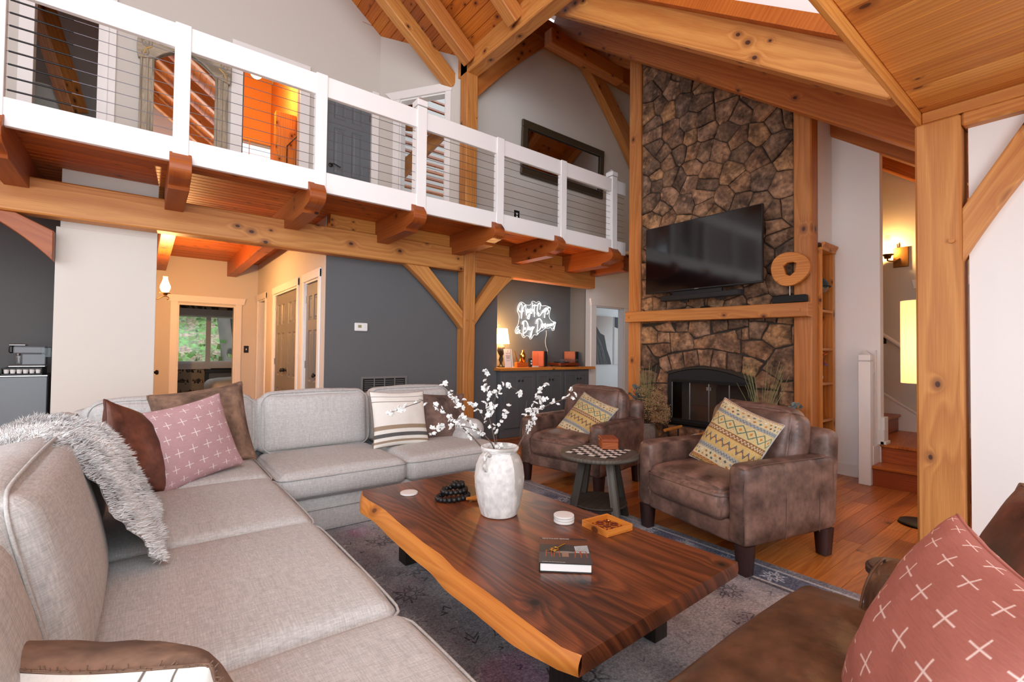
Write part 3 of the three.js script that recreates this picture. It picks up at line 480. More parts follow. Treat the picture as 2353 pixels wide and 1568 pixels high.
// ------------------------------------------------------------------ chimney
{
  const t = thing('stone_chimney', 'tall fieldstone chimney with an arched fire opening', 'fireplace');
  const core = new THREE.Shape([[1.965, 0], [3.81, 0], [3.81, 5.3], [1.965, 3.75]].map((p) => new THREE.Vector2(...p)));
  const op = new THREE.Path(); op.moveTo(2.36, 0.34); op.lineTo(3.415, 0.34); op.lineTo(3.415, 0.955); op.quadraticCurveTo(2.9, 1.15, 2.36, 0.9); op.lineTo(2.36, 0.34); core.holes.push(op);
  mesh('mortar', [ext(core, 0.3).rotateY(Math.PI / 2).translate(5.15, 0, 0), B(5.45, 5.95, 0, 3.7, -3.81, -1.965, 0)], M.mortar, t);
  const low = [
[[-3.83,1.562],[-3.668,1.563],[-3.562,1.483],[-3.569,1.344],[-3.829,1.333]],
[[-3.555,1.489],[-3.397,1.473],[-3.382,1.343],[-3.565,1.338]],
[[-3.63,1.568],[-3.383,1.609],[-3.313,1.477],[-3.489,1.481],[-3.563,1.496]],
[[-3.3,1.605],[-3.136,1.601],[-3.145,1.473],[-3.306,1.474]],
[[-3.39,1.473],[-3.132,1.472],[-3.066,1.388],[-3.066,1.264],[-3.36,1.226]],
[[-3.125,1.598],[-2.855,1.598],[-2.866,1.437],[-3.047,1.4],[-3.145,1.473]],
[[-2.849,1.597],[-2.655,1.594],[-2.649,1.483],[-2.818,1.447]],
[[-2.643,1.599],[-2.428,1.6],[-2.425,1.519],[-2.643,1.488]],
[[-3.066,1.376],[-2.872,1.431],[-2.575,1.481],[-2.515,1.359],[-2.518,1.222],[-2.818,1.271],[-3.059,1.276]],
[[-2.504,1.495],[-2.428,1.511],[-2.423,1.374],[-2.504,1.364]],
[[-2.418,1.568],[-2.217,1.554],[-2.298,1.372],[-2.418,1.374]],
[[-2.564,1.475],[-2.507,1.495],[-2.507,1.37],[-2.525,1.37]],
[[-2.207,1.538],[-2.005,1.517],[-1.999,1.318],[-2.153,1.278],[-2.267,1.362],[-2.288,1.378]],
[[-2.509,1.359],[-2.277,1.362],[-2.158,1.278],[-2.247,1.147],[-2.423,1.197],[-2.509,1.228]],
[[-2.153,1.273],[-1.973,1.313],[-1.973,0.959],[-2.1,0.942],[-2.288,1.062]],
[[-2.128,1.596],[-1.972,1.594],[-1.973,1.518],[-2.133,1.54]],
[[-2.247,1.597],[-2.135,1.596],[-2.14,1.54],[-2.247,1.56]],
[[-2.418,1.597],[-2.252,1.595],[-2.255,1.566],[-2.418,1.573]],
[[-1.991,1.504],[-1.971,1.508],[-1.971,1.323],[-1.991,1.321]],
[[-3.828,1.32],[-3.743,1.319],[-3.62,1.179],[-3.546,1.092],[-3.664,1.005],[-3.834,1.005]],
[[-3.72,1.326],[-3.382,1.337],[-3.363,1.226],[-3.517,1.168],[-3.613,1.179]],
[[-3.834,0.992],[-3.664,0.999],[-3.56,0.952],[-3.589,0.837],[-3.836,0.803]],
[[-3.523,1.029],[-3.415,0.959],[-3.429,0.847],[-3.581,0.838]],
[[-3.581,0.831],[-3.422,0.835],[-3.428,0.55],[-3.587,0.54]],
[[-3.631,0.523],[-3.421,0.544],[-3.427,0.34],[-3.66,0.316]],
[[-3.836,0.79],[-3.588,0.831],[-3.594,0.539],[-3.834,0.509]],
[[-3.834,0.496],[-3.639,0.522],[-3.668,0.315],[-3.833,0.288]],
[[-3.539,1.148],[-3.424,1.188],[-3.362,1.004],[-3.444,0.97],[-3.531,1.054]],
[[-3.417,1.194],[-3.224,1.233],[-3.18,1.041],[-3.359,1.004]],
[[-3.21,1.233],[-3.028,1.264],[-2.994,1.071],[-3.172,1.044]],
[[-3.021,1.268],[-2.824,1.265],[-2.859,1.064],[-2.986,1.071]],
[[-2.818,1.259],[-2.665,1.238],[-2.671,1.039],[-2.851,1.064]],
[[-2.657,1.232],[-2.484,1.207],[-2.503,1.011],[-2.663,1.037]],
[[-2.476,1.196],[-2.402,1.186],[-2.269,1.12],[-2.368,0.963],[-2.496,1.006]],
[[-2.288,1.046],[-2.237,1.033],[-2.108,0.936],[-2.115,0.844],[-2.354,0.848],[-2.354,0.969]],
[[-2.1,0.931],[-1.973,0.949],[-1.974,0.844],[-2.108,0.839]],
[[-2.354,0.842],[-2.119,0.839],[-2.124,0.649],[-2.36,0.657]],
[[-2.115,0.834],[-1.974,0.839],[-1.974,0.665],[-2.12,0.655]],
[[-2.36,0.651],[-2.124,0.644],[-2.129,0.476],[-2.365,0.455]],
[[-2.122,0.645],[-1.974,0.66],[-1.974,0.496],[-2.124,0.476]]
  ];
  seed(23);
  const addStone = (pts, dome) => {
    // pts in (z, y), any order; a raised block with uneven edges and a slightly domed face towards -x
    let A = 0; for (let i = 0; i < pts.length; i++) { const [a, b] = pts[i], [c, d] = pts[(i + 1) % pts.length]; A += a * d - c * b; } if (A < 0) pts = pts.slice().reverse();
    const R = []; for (let i = 0; i < pts.length; i++) { const p = pts[i], q = pts[(i + 1) % pts.length], L = Math.hypot(q[0] - p[0], q[1] - p[1]), n = L > 0.14 ? 3 : L > 0.06 ? 2 : 1; for (let k = 0; k < n; k++) { const s = k / n, j = k ? 0.006 : 0; R.push([lerp(p[0], q[0], s) + rr(-j, j), lerp(p[1], q[1], s) + rr(-j, j)]); } }
    let cx = 0, cy = 0; for (const [x, y] of R) { cx += x / R.length; cy += y / R.length; }
    const front = 5.15 - rr(0.018, 0.042), tz = rr(-0.06, 0.06), ty = rr(-0.06, 0.06), P = [], n = R.length;
    const ring = (k, d) => R.map(([x, y]) => { const r = Math.hypot(x - cx, y - cy), s = Math.max(0.2, 1 - k / Math.max(r, 0.02)), X = cx + (x - cx) * s, Y = cy + (y - cy) * s; return [front + d + (X - cx) * tz + (Y - cy) * ty + (k ? rr(-0.003, 0.003) : 0), Y, X]; });
    const base = R.map(([x, y]) => [5.16, y, x]), r0 = ring(0.0, 0.014), r1 = ring(0.012, 0.002), r2 = ring(0.045, -0.004), c = [front - 0.006, cy, cx];
    const q = (a, b, d, e) => P.push(...a, ...b, ...d, ...a, ...d, ...e);
    for (let i = 0; i < n; i++) { const j = (i + 1) % n; q(base[i], base[j], r0[j], r0[i]); q(r0[i], r0[j], r1[j], r1[i]); q(r1[i], r1[j], r2[j], r2[i]); P.push(...r2[i], ...r2[j], ...c); }
    let g = new THREE.BufferGeometry(); g.setAttribute('position', new THREE.Float32BufferAttribute(P, 3)); g.computeVertexNormals();
    const pp = g.attributes.position, u = new Float32Array(pp.count * 2), a = rr(0, 6), ou = rr(0, 3), ov = rr(0, 3); for (let i = 0; i < pp.count; i++) { const z = pp.getZ(i), y = pp.getY(i); u[2 * i] = (z * Math.cos(a) - y * Math.sin(a)) * 1.6 + ou; u[2 * i + 1] = (z * Math.sin(a) + y * Math.cos(a)) * 1.6 + ov; }
    g.setAttribute('uv', new THREE.BufferAttribute(u, 2));
    mesh('stone', g, dome !== undefined ? M.stone[dome] : M.stone[Math.floor(rnd() * 6)], t);
  };
  // shrink each hand-placed outline a little so that a recessed joint shows
  for (const s of low) { let cx = 0, cy = 0; for (const p of s) { cx += p[0] / s.length; cy += p[1] / s.length; } addStone(s.map(([x, y]) => { const r = Math.hypot(x - cx, y - cy); return [cx + (x - cx) * (1 - 0.004 / r), cy + (y - cy) * (1 - 0.004 / r)]; })); }
  // elsewhere: irregular cells cut by the lines between neighbouring centres
  const cells = (outline, seeds, gap) => seeds.map(([sx, sy], i) => {
    let P = outline.map((p) => p.slice());
    seeds.forEach(([qx, qy], j) => {
      if (i === j) return; const dx = qx - sx, dy = qy - sy, L = Math.hypot(dx, dy); if (L > 1.2) return; const nx = dx / L, ny = dy / L, m = L / 2 - gap, O = [];
      for (let k = 0; k < P.length; k++) { const a = P[k], b = P[(k + 1) % P.length], da = (a[0] - sx) * nx + (a[1] - sy) * ny - m, db = (b[0] - sx) * nx + (b[1] - sy) * ny - m; if (da <= 0) O.push(a); if ((da < 0) !== (db < 0)) { const s = da / (da - db); O.push([lerp(a[0], b[0], s), lerp(a[1], b[1], s)]); } }
      P = O;
    });
    return P.filter((p, k) => { const q = P[(k + 1) % P.length]; return Math.hypot(p[0] - q[0], p[1] - q[1]) > 0.012; });
  });
  const zone = (outline, n, inside, dmin) => { const S = []; let tries = 0; while (S.length < n && tries++ < 6000) { const p = [rr(outline.z0, outline.z1), rr(outline.y0, outline.y1)]; if (!inside(p)) continue; const d = dmin * rr(0.62, 1.5); if (S.every((q) => Math.hypot((p[0] - q[0]) * 0.9, (p[1] - q[1]) * 1.15) > d)) S.push(p); } return S; };
  const up = [[-3.805, 1.6], [-1.97, 1.6], [-1.97, 3.78], [-3.805, 5.25]];
  for (const c of cells(up, zone({ z0: -3.78, z1: -1.99, y0: 1.62, y1: 5.2 }, 125, ([z, y]) => y < 3.72 + (-1.99 - z) * 0.8, 0.17), 0.0045)) if (c.length > 2) addStone(c);
  const foot = [[-3.805, 0.02], [-1.97, 0.02], [-1.97, 0.33], [-3.805, 0.33]];
  for (const c of cells(foot, zone({ z0: -3.78, z1: -1.99, y0: 0.04, y1: 0.32 }, 20, () => true, 0.15), 0.004)) if (c.length > 2) addStone(c);
}
{
  const t = thing('mantel_shelf', 'thick honey pine mantel shelf across the stone chimney', 'mantel');
  const g = ext([[1.79, 1.585], [3.955, 1.617], [3.955, 1.75], [1.79, 1.724]], 0.119, 0.008).rotateY(Math.PI / 2).translate(4.98, 0, 0); seed(61); mesh('shelf', guv(g, 2), M.beam2, t);
  for (const [y, z] of [[1.68, -3.9], [1.655, -1.87]]) mesh('peg', cyl(0.016, 0.015, 0.02, 12).rotateZ(Math.PI / 2).translate(4.976, y, z), M.shelf, t);
}
{
  const t = thing('fireplace_insert', 'black metal fireplace insert with folding glass doors', 'fireplace insert');
  const arch = new THREE.Shape(); arch.moveTo(2.365, 0.36); arch.lineTo(3.41, 0.36); arch.lineTo(3.41, 0.95); arch.quadraticCurveTo(2.9, 1.14, 2.365, 0.895); arch.lineTo(2.365, 0.36);
  const hole = new THREE.Path(rect(2.4, 3.365, 0.41, 0.885).map((p) => new THREE.Vector2(...p))); arch.holes.push(hole);
  mesh('surround', ext(arch, 0.03, 0.004).rotateY(Math.PI / 2).translate(5.15, 0, 0), M.blackMatte, t);
  mesh('top_track', [B(5.135, 5.155, 0.878, 0.9, -3.38, -2.38), B(5.13, 5.15, 0.362, 0.395, -3.42, -2.36)], M.iron, t);
  mesh('door_rail', [B(5.148, 5.16, 0.41, 0.425, -3.365, -2.4), B(5.148, 5.16, 0.865, 0.88, -3.365, -2.4)], M.black, t);
  for (let k = 0; k < 4; k++) { const a = -3.365 + k * 0.241; mesh('glass_door', B(5.15, 5.154, 0.425, 0.865, a + 0.006, a + 0.235), M.glass, t); mesh('door_edge', [B(5.147, 5.157, 0.425, 0.865, a, a + 0.006), B(5.147, 5.157, 0.425, 0.865, a + 0.235, a + 0.241)], M.nickel, t); }
  mesh('handle', [B(5.125, 5.147, 0.79, 0.83, -2.9, -2.888), B(5.125, 5.147, 0.79, 0.83, -2.86, -2.848)], M.steel, t);
  mesh('firebox', [B(5.85, 5.88, 0.35, 1.1, -3.42, -2.35), B(5.45, 5.88, 0.34, 0.36, -3.42, -2.35), B(5.16, 5.88, 0.35, 1.1, -3.44, -3.415), B(5.16, 5.88, 0.35, 1.1, -2.36, -2.335), B(5.16, 5.88, 1.08, 1.1, -3.42, -2.35)], M.soot, t);
  seed(8); for (const [z, y, r] of [[-3.0, 0.46, 0.06], [-2.75, 0.45, 0.055], [-2.87, 0.55, 0.05]]) mesh('log', rod([5.55, y, z - 0.25], [5.62, y, z + 0.25], r, 12), M.trunk, t);
}

// ------------------------------------------------------------------ soft furniture
function smooth(g) { g.deleteAttribute('uv'); g.deleteAttribute('normal'); g = mergeVertices(g, 1e-5); g.computeVertexNormals(); return g; }
// a stuffed block: rounded edges, a crown on each face, slow dents; centred on its base
function cushion(w, h, d, { r = 0.05, crown = 0.03, front = 0.015, dent = 0.006, n = [26, 8, 26], s = rr(0, 50), su = 0.25, shape } = {}) {
  let g = new THREE.BoxGeometry(w, h, d, ...n); g = smooth(g);
  const p = g.attributes.position, hx = w / 2, hy = h / 2, hz = d / 2, W = (t) => Math.sin(t * Math.PI / 2);
  r = Math.min(r, hx, hy, hz);
  for (let i = 0; i < p.count; i++) {
    const a = W(p.getX(i) / hx), b = W(p.getY(i) / hy), c = W(p.getZ(i) / hz), x = a * hx, y = b * hy, z = c * hz;
    const q = V(clamp(x, -hx + r, hx - r), clamp(y, -hy + r, hy - r), clamp(z, -hz + r, hz - r)), dir = V(x, y, z).sub(q), l = dir.length(); if (l > 1e-6) dir.multiplyScalar(r / l);
    const o = q.add(dir), ex = 1 - a * a, ey = 1 - b * b, ez = 1 - c * c, nz = fbm(x * 5 + s, z * 5 + s * 2 + y * 4, 3) - 0.5;
    o.y += Math.sign(b) * Math.abs(b) ** 3 * crown * Math.sqrt(ex * ez + 1e-9) * (b > 0 ? 1 : 0.3); o.x += a * Math.abs(a) * front * Math.sqrt(ey * ez + 1e-9); o.z += c * Math.abs(c) * front * Math.sqrt(ex * ey + 1e-9);
    o.y += nz * dent * 2 * (b > -0.2 ? 1 : 0.2); o.z += nz * dent; o.x += nz * dent; if (shape) shape(o, a, b, c); p.setXYZ(i, o.x, o.y + hy, o.z);
  }
  g.computeVertexNormals(); return guv(g.toNonIndexed(), 0, su, su);
}
// welt cord round a cushion at height y
function welt(w, d, y, r = 0.05, cord = 0.0045, lift = 0) { const a = w / 2, b = d / 2, P = []; for (const [x, z, s] of [[a - r, b - r, 0], [-a + r, b - r, 1], [-a + r, -b + r, 2], [a - r, -b + r, 3]]) for (let k = 0; k <= 4; k++) { const t = (s + k / 4) * Math.PI / 2; P.push(V(x + Math.cos(t) * r, y, z + Math.sin(t) * r)); } return guv(tube(P, cord, 110, 6, true), 0, 0.25, 0.25); }
// a throw pillow, face towards +z: a sewn edge with pinched corners, filled in the middle
function pillow(w, h, t, { s = rr(0, 50), pinch = 0.07, wr = 0.012, side = 1, p = 0.42, n = 26 } = {}) {
  return grid(n, n, (u, v) => {
    const W = (k) => Math.sin((k * 2 - 1) * Math.PI / 2), a = W(u), b = W(v), f = Math.pow(Math.max(0, (1 - a * a) * (1 - b * b)), p);
    const x = a * w / 2 * (1 - pinch * (1 - b * b)), y = b * h / 2 * (1 - pinch * (1 - a * a));
    return [x, y, side * t / 2 * f + (fbm(x * 9 + s, y * 9 + s, 3) - 0.5) * wr * 2 * Math.sqrt(f) + (fbm(x * 3 + s, y * 3, 2) - 0.5) * 0.02];
  }, side < 0);
}
function orient(o, at, face, up, roll = 0) {                          // turn a thing so that its +z looks along face
  const z = V(...face).normalize(), x = V().crossVectors(V(...up), z).normalize(), y = V().crossVectors(z, x);
  o.quaternion.setFromRotationMatrix(new THREE.Matrix4().makeBasis(x, y, z)).multiply(new THREE.Quaternion().setFromAxisAngle(V(0, 0, 1), roll)); o.position.set(...at);
}
const uvPillow = (g, w, h, k = 0.5) => { const uv = g.attributes.uv; for (let i = 0; i < uv.count; i++) uv.setXY(i, uv.getX(i) * w / k, uv.getY(i) * h / k); return g; };

// sectional sofa
seed(101);
{
  const t = thing('sectional_sofa', 'large light gray linen corner sofa with loose cushions', 'sofa');
  const add = (name, g, x, y, z, ry = 0, rx = 0, rz = 0, m = M.linen) => mesh(name, tr(merge(g), x, y, z, rx, ry, rz), m, t);
  const base = (x0, x1, z0, z1) => { const w = x1 - x0, d = z1 - z0; return cushion(w, 0.25, d, { r: 0.02, crown: 0.0, front: 0.0, dent: 0.001, n: [14, 4, 14] }).translate((x0 + x1) / 2, 0.01, (z0 + z1) / 2); };
  mesh('base', [base(0.6, 2.4, -4.15, -3.24), base(-0.38, 0.6, -4.15, -0.1)], M.linen, t);
  mesh('welt', [guv(tube([[0.62, 0.165, -3.236], [1.5, 0.165, -3.234], [2.38, 0.165, -3.236]], 0.005, 20, 6), 0, 0.25, 0.25), guv(tube([[0.604, 0.165, -3.2], [0.606, 0.165, -1.6], [0.604, 0.165, -0.12]], 0.005, 20, 6), 0, 0.25, 0.25)], M.linenWelt, t);
  mesh('back', [cushion(2.75, 0.78, 0.2, { r: 0.07, crown: 0.01, n: [30, 12, 8] }).translate(1.0, 0.02, -4.2), cushion(0.2, 0.78, 4.0, { r: 0.07, crown: 0.01, n: [8, 12, 30] }).translate(-0.47, 0.02, -2.1)], M.linen, t);
  // seat cushions: three along the window side after the corner one, two towards the fireplace
  const seat = (x0, x1, z0, z1, y = 0.25, h = 0.185) => { const w = x1 - x0, d = z1 - z0; const c = add('seat_cushion', cushion(w, h, d, { r: 0.055, crown: 0.035, front: 0.018, dent: 0.005 }), (x0 + x1) / 2, y, (z0 + z1) / 2); mesh('welt', welt(w + 0.012, d + 0.012, h - 0.028, 0.06).translate((x0 + x1) / 2, y, (z0 + z1) / 2), M.linenWelt, c); };
  seat(-0.3, 0.645, -4.0, -3.2); seat(-0.3, 0.645, -3.195, -2.285); seat(-0.3, 0.645, -2.28, -1.355); seat(-0.3, 0.645, -1.35, -0.4);
  seat(0.68, 1.545, -4.0, -3.19, 0.245, 0.175); seat(1.555, 2.44, -4.0, -3.19, 0.245, 0.175);
  // back cushions
  const backc = (w, h, d, x, z, ry, lean, y = 0.41) => { const c = add('back_cushion', cushion(w, h, d, { r: 0.075, crown: 0.03, front: 0.045, dent: 0.009, n: [28, 20, 10] }).rotateX(lean), x, y, z, ry); mesh('welt', welt(w - 0.01, h - 0.01, 0, 0.09).rotateX(Math.PI / 2).translate(0, h / 2, d / 2 - 0.02).rotateX(lean).applyMatrix4(new THREE.Matrix4().makeRotationY(ry).setPosition(x, y, z)), M.linenWelt, c); };
  backc(0.83, 0.46, 0.2, 1.12, -3.99, 0, -0.16); backc(0.8, 0.46, 0.19, 1.96, -4.02, 0, -0.16); backc(0.95, 0.45, 0.2, 0.2, -4.0, 0, -0.16);
  backc(0.9, 0.48, 0.22, -0.24, -2.72, Math.PI / 2, -0.2); backc(0.9, 0.5, 0.24, -0.2, -1.82, Math.PI / 2, -0.24); backc(0.9, 0.48, 0.24, -0.22, -0.85, Math.PI / 2, -0.22);
  // rolled arm at the fireplace end
  const arm = [cushion(0.2, 0.5, 0.66, { r: 0.06, crown: 0.0, n: [8, 10, 16] }).translate(2.32, 0.02, -3.82), guv(cyl(0.095, 0.095, 0.62, 26).rotateX(Math.PI / 2).translate(2.33, 0.52, -3.82), 2, 0.25, 0.25), guv(tr(fin(new THREE.SphereGeometry(0.095, 20, 10)), 2.33, 0.52, -3.52), 0, 0.25, 0.25)];
  mesh('arm', arm, M.linen, t);
}
// pillows
const crossTex = (bg, fg, sd) => canvasTex(512, 512, (c, w, h) => {
  c.fillStyle = bg; c.fillRect(0, 0, w, h); seed(sd); const n = 8, d = w / n; c.strokeStyle = fg; c.lineWidth = 3.2; c.lineCap = 'butt';
  for (let j = 0; j < n; j++) for (let i = 0; i < n; i++) { const x = (i + (j % 2) * 0.5 + 0.25) * d, y = (j + 0.5) * d, r = d * 0.3; c.beginPath(); c.moveTo(x - r, y); c.lineTo(x + r, y); c.moveTo(x, y - r); c.lineTo(x, y + r); c.stroke(); }
  for (let k = 0; k < 5000; k++) { c.fillStyle = rnd() < 0.5 ? 'rgba(255,255,255,0.035)' : 'rgba(0,0,0,0.04)'; c.fillRect(rnd() * w, rnd() * h, rr(6, 26), 1); }
});
M.crossPink = mat({ map: crossTex('#c09a9c', '#f0e6e4', 3), roughness: 0.95 }); M.crossRust = mat({ map: crossTex('#b06a5c', '#ecd2c8', 4), roughness: 0.95 });
M.stripe = mat({ roughness: 0.95, map: canvasTex(512, 512, (c, w, h) => {
  c.fillStyle = '#ece8de'; c.fillRect(0, 0, w, h); const band = (y, t, s) => { c.fillStyle = s; c.fillRect(0, y * h, w, t * h); };
  band(0.59, 0.05, '#a08a72'); band(0.69, 0.055, '#5c5a58'); band(0.8, 0.045, '#a08a72'); band(0.2, 0.008, '#6a625a'); band(0.29, 0.008, '#6a625a');
  seed(4); for (let k = 0; k < 9000; k++) { c.fillStyle = rnd() < 0.5 ? 'rgba(255,255,255,0.1)' : 'rgba(60,50,40,0.05)'; c.fillRect(rnd() * w, rnd() * h, rr(2, 9), 1); }
}) });
M.kilim = mat({ roughness: 1, map: canvasTex(512, 512, (c, w, h) => {
  c.fillStyle = '#c2a878'; c.fillRect(0, 0, w, h); seed(12); const P = ['#b87a38', '#7c4a34', '#56606c', '#8a8f92', '#e0d4b8', '#a4713c', '#4f6a60'];
  const zig = (y, a, s, lw, step = 32) => { c.strokeStyle = s; c.lineWidth = lw; c.beginPath(); for (let x = 0; x <= w; x += step / 2) c.lineTo(x, y + ((x / (step / 2)) % 2 ? -a : a)); c.stroke(); };
  const dia = (x, y, a, b, s) => { c.fillStyle = s; c.beginPath(); c.moveTo(x - a, y); c.lineTo(x, y - b); c.lineTo(x + a, y); c.lineTo(x, y + b); c.fill(); };
  const bands = [[0, 40, '#b8803e'], [40, 30, '#d8cba8'], [70, 60, '#c9b88e'], [130, 26, '#9a9a92'], [156, 70, '#ccb680'], [226, 26, '#8a6038'], [252, 74, '#c8a868'], [326, 28, '#a3a39a'], [354, 66, '#d2c39a'], [420, 26, '#a0632e'], [446, 66, '#bf9658']];
  for (const [y, t, s] of bands) { c.fillStyle = s; c.fillRect(0, y, w, t); }
  for (const y of [100, 385]) for (let k = 0; k < 16; k++) for (let m = 0; m < 2; m++) dia(16 + k * 32 + m * 16, y - 14 + m * 28, 9, 10, P[(k + m * 3) % 7]);
  for (let k = 0; k < 8; k++) { c.strokeStyle = '#4f6a60'; c.lineWidth = 5; c.beginPath(); c.moveTo(k * 64, 191); c.lineTo(k * 64 + 32, 165); c.lineTo(k * 64 + 64, 191); c.lineTo(k * 64 + 32, 217); c.closePath(); c.stroke(); dia(k * 64 + 32, 191, 9, 9, '#b87a38'); }
  zig(289, 18, '#56606c', 5, 42); zig(289, 8, '#7c4a34', 4, 42); zig(143, 7, '#56606c', 3, 20); zig(239, 7, '#e0d4b8', 3, 22); zig(340, 7, '#56606c', 3, 18); zig(433, 8, '#d8b070', 3, 26); zig(478, 16, '#6c3f2c', 5, 38); zig(20, 10, '#8a4a2c', 4, 26); zig(55, 6, '#7c4a34', 3, 18);
  c.fillStyle = '#8a5236'; c.fillRect(0, 0, 56, h); c.fillStyle = '#cfae74'; for (let y = 6; y < h; y += 22) for (let x = 6; x < 54; x += 18) c.fillRect(x, y + (x % 4), 9, 5);
  for (let k = 0; k < 16000; k++) { c.fillStyle = rnd() < 0.5 ? 'rgba(255,240,210,0.14)' : 'rgba(40,25,10,0.14)'; c.fillRect(rnd() * w, rnd() * h, rr(2, 7), 1.5); }
}) });
seed(140);
function throwPillow(label, w, h, t, front, back, at, face, up, roll, { fringe, welted, group, cat = 'pillow', k = 0.5 } = {}) {
  const o = thing('throw_pillow', label, cat, [0, 0, 0], 0, group), s = rr(0, 50);
  const map = front.map && front.map.isCanvasTexture; const f = pillow(w, h, t, { s }), b = pillow(w, h, t, { s, side: -1 }); if (!map) uvPillow(f, w, h, k); uvPillow(b, w, h, k);
  mesh('front', f, front, o); mesh('back', b, back, o);
  const edge = []; for (let i = 0; i < 64; i++) { const q = i / 16, e = Math.floor(q), u = (q - e) * 2 - 1, sgn = [[u, -1], [1, u], [-u, 1], [-1, -u]][e]; edge.push([sgn[0] * w / 2 * (1 - 0.07 * (1 - sgn[1] ** 2)), sgn[1] * h / 2 * (1 - 0.07 * (1 - sgn[0] ** 2)), (fbm(sgn[0] * w / 2 * 3 + s, sgn[1] * h / 2 * 3, 2) - 0.5) * 0.02]); }
  mesh('piping', uvPillow(tube(edge, welted ? 0.006 : 0.003, 128, 6, true), 1, 1, 0.2), back, o);
  if (fringe) { const g = []; for (let i = 0; i < 220; i++) { const a = edge[Math.floor(i / 220 * 64)], b2 = edge[(Math.floor(i / 220 * 64) + 1) % 64], q = (i / 220 * 64) % 1, x = lerp(a[0], b2[0], q), y = lerp(a[1], b2[1], q); g.push(rod([x, y, a[2]], [x * 1.035 + rr(-0.004, 0.004), y * 1.035 + rr(-0.004, 0.004), a[2] + rr(-0.006, 0.006)], 0.0011, 4)); } mesh('fringe', g, back, o, { kind: 'stuff' }); }
  orient(o, at, face, up, roll); return o;
}
throwPillow('rust brown leather pillow with a flanged edge in the sofa corner', 0.46, 0.46, 0.16, M.leatherRed, M.leatherRed, [0.0, 0.66, -3.24], [0.78, 0.35, 0.55], [0, 1, 0], -0.42, { welted: true });
throwPillow('dusty pink pillow with white crosses leaning in the sofa corner', 0.47, 0.47, 0.17, M.crossPink, M.crossPink, [0.25, 0.67, -3.36], [0.42, 0.3, 0.85], [0, 1, 0], 0.17, {});
throwPillow('tan suede pillow behind the dusty pink one', 0.54, 0.54, 0.15, M.suede, M.suede, [0.33, 0.69, -3.66], [0.2, 0.22, 0.95], [0, 1, 0], 0.12, { welted: true });
throwPillow('cream striped pillow standing near the middle of the sofa', 0.49, 0.46, 0.15, M.stripe, M.suede, [1.69, 0.65, -3.66], [0.02, 0.3, 0.95], [0, 1, 0], -0.03, {});
throwPillow('dusty brown velvet pillow beside the sofa arm', 0.5, 0.44, 0.15, M.velvet, M.velvet, [2.15, 0.61, -3.78], [-0.05, 0.32, 0.95], [0, 1, 0], -0.06, {});
throwPillow('cream pillow with a fringed tan suede back in the near left corner', 0.48, 0.48, 0.22, M.stripe, M.suede, [-0.03, 0.55, -1.06], [-0.52, -0.5, 0.68], [0, 1, 0], -1.57, { fringe: true });
throwPillow('dark brown pillow at the bottom left corner of the sofa', 0.44, 0.42, 0.15, M.velvet, M.velvet, [-0.17, 0.55, -0.66], [0.6, 0.5, 0.6], [0, 1, 0], 0.1, {});
// fur throw over the sofa back
{
  const o = thing('fur_throw', 'white and gray fur throw draped over the sofa back', 'blanket');
  // path over the back cushion: from behind the back, across the top, down to the seat; across runs along z
  const path = new THREE.CatmullRomCurve3([[-0.62, 0.58], [-0.58, 0.76], [-0.46, 0.83], [-0.36, 0.885], [-0.25, 0.885], [-0.13, 0.8], [-0.05, 0.66], [0.02, 0.53], [0.06, 0.47]].map(([x, y]) => V(x, y, 0)));
  const f = (u, v) => { const p = path.getPoint(v), z = lerp(-2.86, -2.06, u) + (v - 0.5) * 0.22 + (fbm(v * 4, u * 2 + 5, 2) - 0.5) * 0.14, edge = Math.min(u, 1 - u, v, 1 - v), d = (fbm(u * 5 + 3, v * 6, 4) - 0.5) * 0.075 + (fbm(u * 18, v * 22, 3) - 0.5) * 0.03 + 0.012 * sst(0, 0.06, edge); return [p.x + d * 0.7, p.y + d + 0.012, z]; };
  const g = grid(60, 90, f); mesh('hide', g, mat({ map: T.fur, roughness: 1 }), o);
  const tuft = new THREE.ConeGeometry(0.0022, 0.02, 3); tuft.translate(0, 0.013, 0); const N = 26000, im = new THREE.InstancedMesh(fin(tuft), mat({ color: 0xffffff, roughness: 1 }), N), m4 = new THREE.Matrix4(), q = new THREE.Quaternion(), c = new THREE.Color(); seed(66);
  for (let i = 0; i < N; i++) { const u = rnd(), v = rnd(), a = f(u, v), b = f(u + 0.01, v), d = f(u, v + 0.01), n = V(b[0] - a[0], b[1] - a[1], b[2] - a[2]).cross(V(d[0] - a[0], d[1] - a[1], d[2] - a[2])).normalize(); if (n.y < -0.2) n.negate(); n.multiplyScalar(0.7).add(V(rr(-0.5, 0.5) + 0.4, rr(-0.6, 0.2), rr(-0.5, 0.5) + 0.2)).normalize(); q.setFromUnitVectors(V(0, 1, 0), n); const s = rr(0.7, 1.5); m4.compose(V(...a), q, V(s, s, s)); im.setMatrixAt(i, m4); const k = 0.92 - 0.4 * sst(0.5, 0.66, fbm(u * 5, v * 7, 4)) * rr(0.5, 1); im.setColorAt(i, c.setRGB(k, k * 0.985, k * 0.96)); }
  im.name = 'fur'; im.userData.kind = 'stuff'; im.castShadow = im.receiveShadow = true; o.add(im);
}
